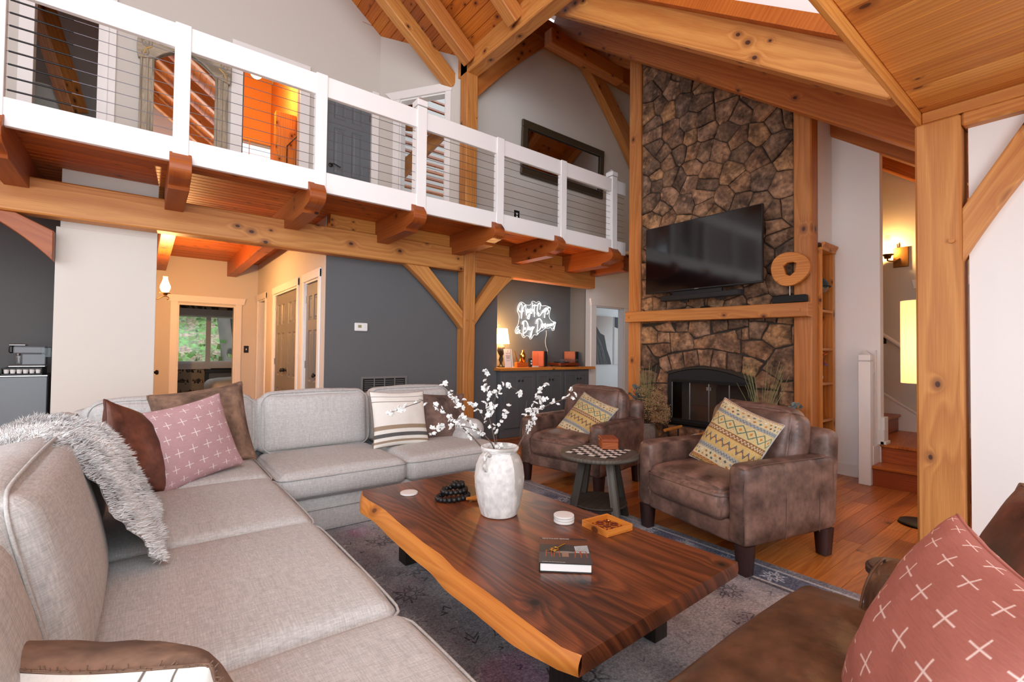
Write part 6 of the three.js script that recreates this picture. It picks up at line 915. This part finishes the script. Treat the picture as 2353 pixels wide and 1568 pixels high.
// ------------------------------------------------------------------ lamps
const chimneyGlass = (g) => lathe([[0.012, 0.0], [0.03, 0.012], [0.043, 0.045], [0.042, 0.07], [0.028, 0.11], [0.019, 0.145], [0.021, 0.17]], 24);
{
  const t = thing('hall_sconce', 'curled brass oil lamp sconce glowing in the hall', 'sconce', [0.2, 1.87, -7.3]); mesh('arm', tube([[-0.115, 0.06, 0], [-0.11, -0.02, 0], [-0.08, -0.055, 0], [-0.04, -0.03, 0], [0.0, -0.012, 0], [0.03, -0.02, 0], [0.04, -0.045, 0], [0.02, -0.05, 0]], 0.005, 40, 8), M.bronze, t); mesh('cup', lathe([[0.001, 0], [0.02, 0.0], [0.03, 0.02], [0.058, 0.026], [0.058, 0.032], [0.02, 0.034], [0.001, 0.034]], 24), M.bronze, t); mesh('back_plate', B(-0.12, -0.112, -0.02, 0.14, -0.03, 0.03), M.bronze, t);
  mesh('glass_chimney', chimneyGlass().scale(1.25, 1.2, 1.25).translate(0, 0.034, 0), pmat({ color: 0xffffff, transmission: 0.9, thickness: 0, roughness: 0.15, emissive: col(255, 224, 170), emissiveIntensity: 0.7, side: THREE.DoubleSide }), t); mesh('bulb', tr(fin(new THREE.SphereGeometry(0.03, 14, 10)), 0, 0.1, 0), mat({ emissive: col(255, 220, 160), emissiveIntensity: 7 }), t); const l = new THREE.PointLight(col(255, 190, 120), 4.2); l.name = 'hall_sconce_bulb'; l.position.set(0, 0.1, 0); l.castShadow = true; t.add(l);
  const s = thing('stair_sconce', 'bronze oil lamp style sconce on the stairwell wall', 'sconce', [6.76, 2.34, -1.6]); mesh('back_plate', cb(0.09, 0.108, -0.1, 0.13, 0.03, 0.17, 0.004), M.bronze, s); mesh('arm', tube([[0.09, 0.0, 0.09], [0.05, -0.03, 0.05], [0.0, -0.02, 0], [0, 0.0, 0]], 0.009, 20, 8), M.bronze, s); mesh('cup', lathe([[0.001, 0], [0.03, 0.0], [0.038, 0.03], [0.06, 0.04], [0.06, 0.048], [0.001, 0.05]], 24), M.bronze, s); mesh('finial', cyl(0.006, 0.01, 0.05, 10).translate(0.09, 0.15, 0.07), M.bronze, s);
  mesh('glass_chimney', chimneyGlass().scale(1.35, 1.3, 1.35).translate(0, 0.05, 0), pmat({ color: col(255, 244, 226), transmission: 0.95, thickness: 0, roughness: 0.05, side: THREE.DoubleSide }), s); mesh('bulb', tr(fin(new THREE.SphereGeometry(0.026, 14, 10)).scale(1, 1.5, 1), 0, 0.11, 0), mat({ emissive: col(255, 222, 160), emissiveIntensity: 9 }), s); const l2 = new THREE.PointLight(col(255, 200, 130), 0.9); l2.name = 'stair_sconce_bulb'; l2.position.set(0, 0.11, 0); l2.castShadow = true; s.add(l2);
  const f = thing('floor_lamp', 'floor lamp with a tall cream cylinder shade behind the right post', 'lamp', [4.44, 0, -0.87]); mesh('base', lathe([[0.001, 0.025], [0.12, 0.02], [0.13, 0.0], [0, 0]], 32), M.iron, f); mesh('pole', rod([0, 0.02, 0], [0, 1.3, 0], 0.01), M.iron, f); mesh('lamp_shade', lathe([[0.105, 1.02], [0.105, 1.62], [0.103, 1.62], [0.103, 1.02]], 40), pmat({ color: col(250, 232, 196), roughness: 0.95, transmission: 0.5, thickness: 0, emissive: col(255, 222, 164), emissiveIntensity: 0.4, side: THREE.DoubleSide }), f); mesh('bulb', tr(fin(new THREE.SphereGeometry(0.03, 12, 8)), 0, 1.28, 0), mat({ emissive: col(255, 222, 170), emissiveIntensity: 5 }), f); const l3 = new THREE.PointLight(col(255, 205, 140), 1.2); l3.name = 'floor_lamp_bulb'; l3.position.set(0, 1.28, 0); l3.castShadow = true; f.add(l3);
}
// ------------------------------------------------------------------ stairs
{
  seed(500); const t = thing('staircase', 'oak stair with winding steps beside the white newel', 'stairs'); const st = (name, g, m) => mesh(name, g, m, t);
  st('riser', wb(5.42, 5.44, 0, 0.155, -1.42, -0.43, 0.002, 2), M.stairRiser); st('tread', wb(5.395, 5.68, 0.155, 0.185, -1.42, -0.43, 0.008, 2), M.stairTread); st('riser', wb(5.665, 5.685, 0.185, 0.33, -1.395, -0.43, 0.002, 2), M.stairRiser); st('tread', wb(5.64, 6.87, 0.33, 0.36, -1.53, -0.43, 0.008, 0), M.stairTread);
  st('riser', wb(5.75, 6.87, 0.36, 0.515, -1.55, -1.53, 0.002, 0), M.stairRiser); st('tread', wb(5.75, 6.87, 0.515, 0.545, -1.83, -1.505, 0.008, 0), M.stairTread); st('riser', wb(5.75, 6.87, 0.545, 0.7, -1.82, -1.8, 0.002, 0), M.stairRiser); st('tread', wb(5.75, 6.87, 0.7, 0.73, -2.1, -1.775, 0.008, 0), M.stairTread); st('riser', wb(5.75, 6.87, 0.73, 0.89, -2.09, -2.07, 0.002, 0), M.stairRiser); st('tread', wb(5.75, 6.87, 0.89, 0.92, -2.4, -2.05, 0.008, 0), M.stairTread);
  const sk = ext([[0.43, 0.36], [0.43, 0.5], [1.3, 0.52], [2.4, 1.25], [2.4, 0.92], [1.53, 0.36]], 0.02).rotateY(Math.PI / 2).translate(6.85, 0, 0); st('skirt_board', sk, M.trim); st('skirt_cap', timber(V(6.845, 0.53, -1.3), V(6.845, 1.26, -2.4), 0.03, 0.025, 0.003), M.trim); st('stringer', [B(5.44, 5.665, 0.185, 0.36, -1.44, -1.4, 0.002)], M.trim);
  const n = thing('newel_post', 'square white newel post with a chamfered cap at the stairs', 'newel post'); mesh('shaft', B(5.36, 5.455, 0, 1.16, -1.5, -1.405, 0.004), M.white, n); mesh('cap', [B(5.36, 5.455, 1.168, 1.225, -1.5, -1.405, 0.004), fin(new THREE.ConeGeometry(0.067, 0.045, 4)).rotateY(Math.PI / 4).translate(5.4075, 1.247, -1.4525)], M.white, n);
  const h = thing('wall_newel', 'flat white half post on the wall end behind the newel', 'newel post'); mesh('shaft', B(5.59, 5.64, 0.36, 1.27, -1.52, -1.42, 0.003), M.white, h); mesh('base_block', [B(5.64, 5.76, 0.36, 0.62, -1.395, -1.365, 0.003), B(5.62, 5.77, 0.36, 0.39, -1.395, -1.35, 0.003), B(5.62, 5.64, 0.36, 0.5, -1.42, -1.365, 0.003)], M.white, h); mesh('short_rail', timber(V(5.455, 1.02, -1.44), V(5.6, 1.11, -1.45), 0.045, 0.06, 0.006), M.white, h);
  const r = thing('handrail', 'white round handrail on metal brackets along the stairwell wall', 'handrail'); mesh('rail', rod([6.8, 1.0, -1.1], [6.8, 2.05, -2.36], 0.022, 14), M.white, r); for (const z of [-1.3, -1.66, -2.2]) { const y = 1.0 + (-1.1 - z) * 0.833; mesh('rail_bracket', [tube([[6.87, y - 0.07, z], [6.83, y - 0.07, z], [6.8, y - 0.05, z], [6.8, y - 0.015, z]], 0.006, 14, 6), B(6.862, 6.87, y - 0.11, y - 0.03, z - 0.02, z + 0.02)], M.iron, r); }
  struct('trim', ext([[0.9, 1.98], [1.38, 1.98], [1.4, 2.08], [0.88, 2.08]], 0.03).rotateY(Math.PI / 2).translate(6.84, 0, 0), M.trim); struct('trim', B(6.85, 6.87, 0.52, 1.98, -1.36, -1.28), M.trim);
}
// ------------------------------------------------------------------ loft: mirrors and rooms behind
{
  seed(600); const t = thing('ornate_mirror', 'tall floor mirror in a carved weathered frame on the loft', 'mirror'); const fm = mat({ map: T.mottle, color: col(196, 184, 164), roughness: 0.8 }), gm = mat({ color: col(196, 160, 96), roughness: 0.6 });
  const x0 = -0.095, x1 = 0.715, y0 = LOFT + 0.01, y1 = 4.5, w = 0.125, z = -6.4;
  mesh('glass', B(x0 + w - 0.01, x1 - w + 0.01, y0 + w - 0.01, y1 + 0.1, z + 0.012, z + 0.016, 0), M.mirror, t); mesh('back_board', B(x0 + 0.03, x1 - 0.03, y0, y1 + 0.08, z + 0.002, z + 0.011, 0), M.grayWoodDark, t);
  for (const [a, b] of [[x0, x0 + w], [x1 - w, x1]]) mesh('stile', [wb(a + 0.012, b - 0.012, y0, y1 - 0.1, z + 0.004, z + 0.04, 0.006, 1), wb(a, a + 0.022, y0, y1 - 0.1, z + 0.004, z + 0.052, 0.006, 1), wb(b - 0.022, b, y0, y1 - 0.1, z + 0.004, z + 0.048, 0.006, 1), wb(a + 0.05, b - 0.05, y0, y1 - 0.1, z + 0.03, z + 0.05, 0.006, 1)], fm, t);
  mesh('bottom_rail', wb(x0, x1, y0, y0 + w, z + 0.004, z + 0.045, 0.008, 0), fm, t);
  const sh = new THREE.Shape(); sh.moveTo(x0 - 0.015, y1 - 0.2); sh.bezierCurveTo(x0 - 0.04, y1 - 0.1, x0 - 0.03, y1, x0 - 0.01, y1 + 0.08); sh.bezierCurveTo(x0 + 0.1, y1 + 0.06, x0 + 0.22, y1 + 0.13, 0.31, y1 + 0.2); sh.bezierCurveTo(x1 - 0.22, y1 + 0.13, x1 - 0.1, y1 + 0.06, x1 + 0.01, y1 + 0.08); sh.bezierCurveTo(x1 + 0.03, y1, x1 + 0.04, y1 - 0.1, x1 + 0.015, y1 - 0.2); sh.lineTo(x1 - w, y1 - 0.16); sh.bezierCurveTo(x1 - w - 0.05, y1 - 0.1, x1 - 0.26, y1 - 0.02, 0.31, y1 + 0.02); sh.bezierCurveTo(x0 + 0.26, y1 - 0.02, x0 + w + 0.05, y1 - 0.1, x0 + w, y1 - 0.16); sh.lineTo(x0 - 0.015, y1 - 0.2); mesh('carved_crest', guv(ext(sh, 0.045, 0.008).translate(0, 0, z + 0.018), 0), fm, t);
  const spiral = (cx, cy, r, s, turns, ph) => { const q = []; for (let k = 0; k <= 30; k++) { const a = ph + s * k / 30 * turns * 6.283, e = r * (1 - 0.8 * k / 30); q.push([cx + e * Math.cos(a), cy + e * Math.sin(a), z + 0.064]); } return tube(q, 0.009, 50, 6); }; for (const s of [-1, 1]) { const c = (a) => 0.31 + s * a; mesh('scroll', [spiral(c(0.36), y1 - 0.02, 0.05, s, 1.6, 0.4), spiral(c(0.22), y1 + 0.04, 0.045, -s, 1.5, 2), spiral(c(0.37), y1 - 0.13, 0.035, s, 1.3, 1)], fm, t); mesh('gilded_leaf', [tube([[c(0.3), y1 + 0.0, z + 0.062], [c(0.2), y1 + 0.075, z + 0.064], [c(0.06), y1 + 0.12, z + 0.062]], 0.011, 20, 6), tube([[c(0.385), y1 - 0.18, z + 0.062], [c(0.36), y1 - 0.1, z + 0.064], [c(0.31), y1 - 0.05, z + 0.062]], 0.01, 20, 6)], gm, t); }
  const m = thing('framed_mirror', 'wide rectangular mirror in a dark bronze frame on the loft wall', 'mirror'), a = 4.28, b = 6.07, c = 3.81, d = 4.62, f = 0.11, zz = -5.335, fr = mat({ map: T.gray, color: col(176, 160, 134), roughness: 0.4, metalness: 0.35 });
  const tilt = (g) => g.translate(0, -c, 0).rotateX(0.035).translate(0, c, zz); mesh('glass', tilt(B(a + f, b - f, c + f, d - f, 0.018, 0.022, 0)), M.mirror, m); const prof = (u, v, p, q) => B(u, v, p, q, 0.004, 0.045, 0.012); mesh('frame', [prof(a, b, c, c + f), prof(a, b, d - f, d), prof(a, a + f, c + f, d - f), prof(b - f, b, c + f, d - f)].map(tilt), fr, m); mesh('inner_lip', [B(a + f, b - f, c + f, c + f + 0.015, 0.015, 0.032), B(a + f, b - f, d - f - 0.015, d - f, 0.015, 0.032), B(a + f, a + f + 0.015, c + f + 0.015, d - f - 0.015, 0.015, 0.032), B(b - f - 0.015, b - f, c + f + 0.015, d - f - 0.015, 0.015, 0.032)].map(tilt), M.black, m);
  // bedroom at the left: low walls under the roof, a post and beam
  struct('wall_loft_room', [B(-0.36, -0.3, LOFT, 4.92, -9.42, -6.52), B(0.7, 0.76, LOFT, 6.6, -9.42, -6.52), B(1.76, 1.82, LOFT, 6.2, -9.42, -6.52)], M.wallGray); struct('wall_loft_room', B(-3.7, -0.83, LOFT, 4.5, -8.3, -8.2), M.wallCream); bt('dark sloping beam seen through the loft bedroom doorway', timber(V(-0.75, 4.2, -8.15), V(-1.5, 6.9, -7.2), 0.16, 0.24), M.rafter);
  // bathroom: tan walls, a blind in the window, a wooden cabinet side with a black towel bar
  const tan = mat({ color: col(208, 150, 88), roughness: 0.9 }); struct('wall_bathroom', [B(0.765, 0.785, LOFT, 6.4, -9.4, -6.53), B(1.735, 1.755, LOFT, 6.0, -9.4, -6.53), B(0.785, 1.735, 4.92, 6.2, -9.415, -9.39), B(0.785, 1.735, LOFT, 4.18, -9.415, -9.39)], tan);
  const bl = thing('window_blind', 'wooden slat blind in the loft bathroom window', 'blind'); for (let k = 0; k < 8; k++) mesh('slat', tr(wb(1.06, 1.72, -0.002, 0.002, -0.024, 0.024, 0.001, 0), 0, 4.24 + k * 0.083, -9.34, 0.25, 0, 0), M.ceilBoard[0], bl); mesh('head_rail', wb(1.05, 1.73, 4.87, 4.93, -9.38, -9.32, 0.003, 0), M.ceilBoard[0], bl); mesh('ladder_tape', B(1.38, 1.395, 4.22, 4.88, -9.325, -9.322, 0), M.ceilBoard[0], bl);
  const cab = thing('tall_cabinet', 'tall honey wood cabinet side in the loft bathroom', 'cabinet'); mesh('side', wb(1.45, 1.73, LOFT, 4.7, -7.62, -7.5, 0.004, 1), M.plywood, cab); mesh('towel_bar', [rod([1.6, 3.5, -7.46], [1.6, 4.2, -7.46], 0.008), rod([1.6, 4.2, -7.46], [1.72, 4.36, -7.4], 0.008)], M.black, cab);
  const l = thing('bath_ceiling_lamp', 'warm globe lamp on the loft bathroom ceiling', 'lamp', [1.2, 5.2, -7.6]); mesh('globe', fin(new THREE.SphereGeometry(0.08, 18, 12)), mat({ emissive: col(255, 214, 150), emissiveIntensity: 3 }), l); mesh('stem', rod([0, 0.08, 0], [0, 1.2, 0], 0.008), M.bronze, l); const p = new THREE.PointLight(col(255, 196, 120), 3.5); p.name = 'bath_lamp'; p.castShadow = true; l.add(p);
  struct('wall_corner_room', [B(2.5, 3.3, LOFT, 5, -9.4, -9.3)], M.wallGray); const ct = []; for (let k = 0; k < 26; k++) mesh('plank', guv(cb(2.3, 4.9, -0.01, 0.01, -0.065, 0.064, 0.004), 0).rotateX(0.75).translate(0, 3.55 + k * 0.091, -8.9 + k * 0.098), M.roofBoard[k % 3], ceilingMain); bt('sloping beam seen through the corner room doorway', timber(V(2.6, 3.3, -7.6), V(4.2, 5.3, -6.7), 0.14, 0.2), M.beam2); bt('short level beam at the top of the corner room doorway', timber(V(2.6, 4.75, -7.0), V(4.4, 4.75, -6.2), 0.14, 0.18), M.beam2);
  const dr = thing('red_dresser', 'dark red dresser in the corner loft room', 'dresser', [3.3, LOFT, -7.2]); mesh('body', cb(-0.5, 0.5, 0, 0.5, -0.25, 0.25, 0.006), mat({ color: col(92, 42, 56), roughness: 0.5 }), dr); mesh('top', cb(-0.52, 0.52, 0.5, 0.53, -0.27, 0.27, 0.006), M.trim, dr); for (const x of [-0.25, 0.25]) mesh('drawer', cb(x - 0.22, x + 0.22, 0.06, 0.44, 0.25, 0.262, 0.004), mat({ color: col(98, 46, 60), roughness: 0.5 }), dr);
}
// ------------------------------------------------------------------ kitchen nook, bedroom, side room, outdoors
{
  const t = thing('mini_fridge', 'dark gray fridge under the coffee machine at the left', 'fridge', [-0.92, 0, -6.05]); mesh('body', cb(-0.27, 0.27, 0.02, 0.965, -0.2, 0.21, 0.006), M.black, t); mesh('door', cb(-0.27, 0.262, 0.04, 0.952, 0.212, 0.25, 0.006), mat({ color: col(104, 108, 110), roughness: 0.4, metalness: 0.4 }), t); mesh('door_strip', B(-0.27, 0.262, 0.952, 0.964, 0.2, 0.252, 0.002), M.steel, t); for (const x of [-0.22, 0.22]) mesh('foot', cyl(0.02, 0.02, 0.019, 12).translate(x, 0.0095, 0.15), M.black, t);
  const d = thing('pod_drawer', 'black coffee pod drawer with frosted cups on the fridge', 'drawer', [-0.82, 0.9655, -5.94]); mesh('tray', [cb(-0.125, 0.125, 0, 0.012, -0.13, 0.13, 0.002), cb(-0.125, 0.125, 0.052, 0.062, -0.13, 0.13, 0.002), B(-0.125, -0.119, 0.012, 0.052, -0.13, 0.13), B(0.119, 0.125, 0.012, 0.052, -0.13, 0.13), B(-0.119, 0.119, 0.012, 0.052, -0.13, -0.124)], M.black, d); for (let k = 0; k < 6; k++) mesh('pod', cyl(0.019, 0.015, 0.036, 16).translate(-0.098 + k * 0.039, 0.032, 0.1), M.coaster, d);
  const c = thing('coffee_machine', 'gray pod coffee machine with a clear water tank', 'coffee machine', [-0.81, 1.0285, -5.95]), gm = mat({ color: col(112, 116, 118), roughness: 0.35 }); mesh('base', cb(-0.11, 0.13, 0, 0.022, -0.07, 0.07, 0.008), M.steel, c); mesh('body', [cb(-0.025, 0.125, 0.022, 0.12, -0.06, 0.06, 0.006), cb(-0.08, 0.125, 0.122, 0.185, -0.06, 0.06, 0.008)], gm, c); mesh('brew_head', cb(-0.11, -0.078, 0.125, 0.188, -0.05, 0.05, 0.01), M.black, c); mesh('lid', cb(-0.112, 0.0, 0.189, 0.206, -0.052, 0.052, 0.007), M.steel, c); mesh('spout', cyl(0.016, 0.012, 0.02, 14).translate(-0.055, 0.115, 0), M.steel, c); mesh('glass_cup', lathe([[0.001, 0.03], [0.024, 0.03], [0.026, 0.1], [0.024, 0.1], [0.022, 0.036], [0.001, 0.036]], 22).translate(-0.055, 0, 0), M.glass, c); mesh('water_tank', [cb(0.09, 0.16, 0.085, 0.18, -0.055, 0.062, 0.006)], pmat({ color: col(225, 232, 230), transmission: 1, thickness: 0, roughness: 0.02, ior: 1.33 }), c);
  const b = thing('bed', 'white bed with an orange knit blanket in the far bedroom', 'bed', [1.85, 0, -11.3]); mesh('mattress', cushion(1.7, 0.34, 1.5, { r: 0.08, crown: 0.02, n: [18, 6, 16] }).translate(0.1, 0.2, 0), M.white, b); mesh('sheet', cushion(1.82, 0.4, 1.6, { r: 0.14, crown: 0.03, dent: 0.03, n: [24, 10, 20] }).translate(0.1, 0.16, 0), M.coaster, b); mesh('bed_base', cb(-0.72, 0.95, 0.02, 0.2, -0.7, 0.7, 0.01), M.black, b); const bk = tag(mesh('knit_blanket', cushion(1.0, 0.42, 1.64, { r: 0.14, crown: 0.035, dent: 0.015, n: [20, 10, 20] }).translate(2.35, 0.165, -11.3), mat({ color: col(206, 140, 96), roughness: 1, bumpMap: T.linenB, bumpScale: 0.01 })), 'orange knit blanket spread over the white bed', 'blanket'); const pl = thing('bolster', 'round white bolster on the orange blanket', 'pillow'); mesh('cover', cushion(0.5, 0.16, 0.18, { r: 0.08, crown: 0.01, n: [14, 8, 10] }).translate(1.72, 0.6, -11.0), M.coaster, pl); mesh('piping', tube([[1.49, 0.68, -10.915], [1.72, 0.685, -10.91], [1.95, 0.68, -10.915]], 0.004, 12, 6), M.paper, pl);
  const w = thing('wall_heater', 'black framed heater panel under the bedroom window', 'heater'); mesh('frame', [B(1.09, 1.9, 0.66, 0.735, -12.49, -12.38, 0.004), B(1.09, 1.16, 0.1, 0.66, -12.49, -12.4, 0.004), B(1.83, 1.9, 0.1, 0.66, -12.49, -12.4, 0.004)], M.black, w); mesh('panel', B(1.16, 1.83, 0.1, 0.66, -12.47, -12.44, 0.002), M.doorGray, w); mesh('control', B(1.2, 1.6, 0.735, 0.76, -12.48, -12.42, 0.003), M.blackMatte, w);
  const art = (label, x0, x1) => { const a = thing('wall_art', label, 'painting'); mesh('canvas', B(x0, x1, 0.945, 2.01, -6.9, -6.87, 0.002), M.paper, a); return a; };
  const A = art('tall abstract painting of a striped gray mountain in the side room', 7.55, 8.21), paint = canvasTex(300, 480, (c, W, H) => { const g = c.createLinearGradient(0, 0, W, H); g.addColorStop(0, '#b8a294'); g.addColorStop(0.5, '#e6dcd4'); g.addColorStop(1, '#f2eeea'); c.fillStyle = g; c.fillRect(0, 0, W, H); c.fillStyle = '#5b5856'; c.beginPath(); c.moveTo(0, 60); c.lineTo(40, 80); c.lineTo(120, 170); c.lineTo(180, 190); c.lineTo(220, 330); c.lineTo(270, 420); c.lineTo(290, 480); c.lineTo(0, 480); c.fill(); seed(44); for (let k = 0; k < 46; k++) { c.strokeStyle = k % 2 ? '#3b3a3a' : '#8d8a87'; c.lineWidth = rr(1, 3); c.beginPath(); const x = rr(0, 90); c.moveTo(x, 110 + x); c.quadraticCurveTo(x + 60, 260, x + rr(60, 190), 480); c.stroke(); } }); mesh('painted_face', grid(1, 1, (u, v) => [lerp(7.555, 8.205, u), lerp(0.95, 2.005, v), -6.8693]), mat({ map: paint, roughness: 0.8 }), A);
  const A2 = art('second abstract painting with a dark top beside the mountain one', 8.28, 8.94); mesh('painted_face', grid(1, 1, (u, v) => [lerp(8.285, 8.935, u), lerp(0.95, 2.005, v), -6.8693]), mat({ roughness: 0.8, map: canvasTex(300, 480, (c, W, H) => { c.fillStyle = '#e4dad2'; c.fillRect(0, 0, W, H); c.fillStyle = '#4a4a4e'; c.beginPath(); c.moveTo(0, 0); c.lineTo(300, 0); c.lineTo(300, 140); c.quadraticCurveTo(60, 120, 0, 100); c.fill(); }) }), A2);
  // the wooded slope behind the house
  const hill = mesh('hillside', grid(60, 60, (u, v) => { const x = lerp(-12, 16, u), z = lerp(-13.2, -34, v); return [x, -1.2 + Math.max(0, (-13.6 - z)) * 0.62 + (fbm(x * 0.9, z * 0.9, 4) - 0.5) * 0.8, z]; }), M.grass); hill.userData.kind = 'stuff'; const uv = hill.geometry.attributes.uv; for (let i = 0; i < uv.count; i++) uv.setXY(i, uv.getX(i) * 12, uv.getY(i) * 9);
  seed(700); const lf = fin(new THREE.PlaneGeometry(0.09, 0.13)), N = 9000, im = new THREE.InstancedMesh(lf, pmat({ color: 0xffffff, roughness: 0.9, transmission: 0.35, thickness: 0, side: THREE.DoubleSide }), N), m = new THREE.Matrix4(), q = new THREE.Quaternion(), cc = new THREE.Color(); const clumps = []; for (let k = 0; k < 70; k++) clumps.push([rr(-5, 8), rr(-15.5, -30), rr(0.4, 1.1)]); for (let i = 0; i < N; i++) { const [x, z, r] = clumps[i % 70], a = rr(0, 6.3), e = Math.sqrt(rnd()) * r, px = x + e * Math.cos(a), pz = z + e * Math.sin(a), y = -1.2 + Math.max(0, -13.6 - pz) * 0.62 + rr(0, r); q.setFromEuler(new THREE.Euler(rr(0, 6), rr(0, 6), rr(0, 6))); const s = rr(0.7, 1.6); m.compose(V(px, y, pz), q, V(s, s, s)); im.setMatrixAt(i, m); const g = rr(0.6, 1.2); im.setColorAt(i, cc.setRGB(0.16 * g + rr(0, 0.12), 0.34 * g, 0.1 * g)); } im.name = 'undergrowth'; im.userData.kind = 'stuff'; im.castShadow = im.receiveShadow = true; scene.add(im);
  const tr2 = thing('tree_trunk', 'thick gray tree trunk outside the far bedroom window', 'tree'); mesh('trunk', fin(new THREE.TubeGeometry(new THREE.CatmullRomCurve3([V(2.25, -1, -16.6), V(2.15, 1, -16.6), V(1.95, 3, -16.7), V(1.8, 8, -16.9)]), 30, 0.3, 18)), M.trunk, tr2); mesh('branch', tube([[1.9, 3.4, -16.7], [1.2, 4.2, -16.4], [0.3, 4.6, -16.5]], 0.07, 16, 8), M.trunk, tr2);
}

renderer.render(scene, camera);
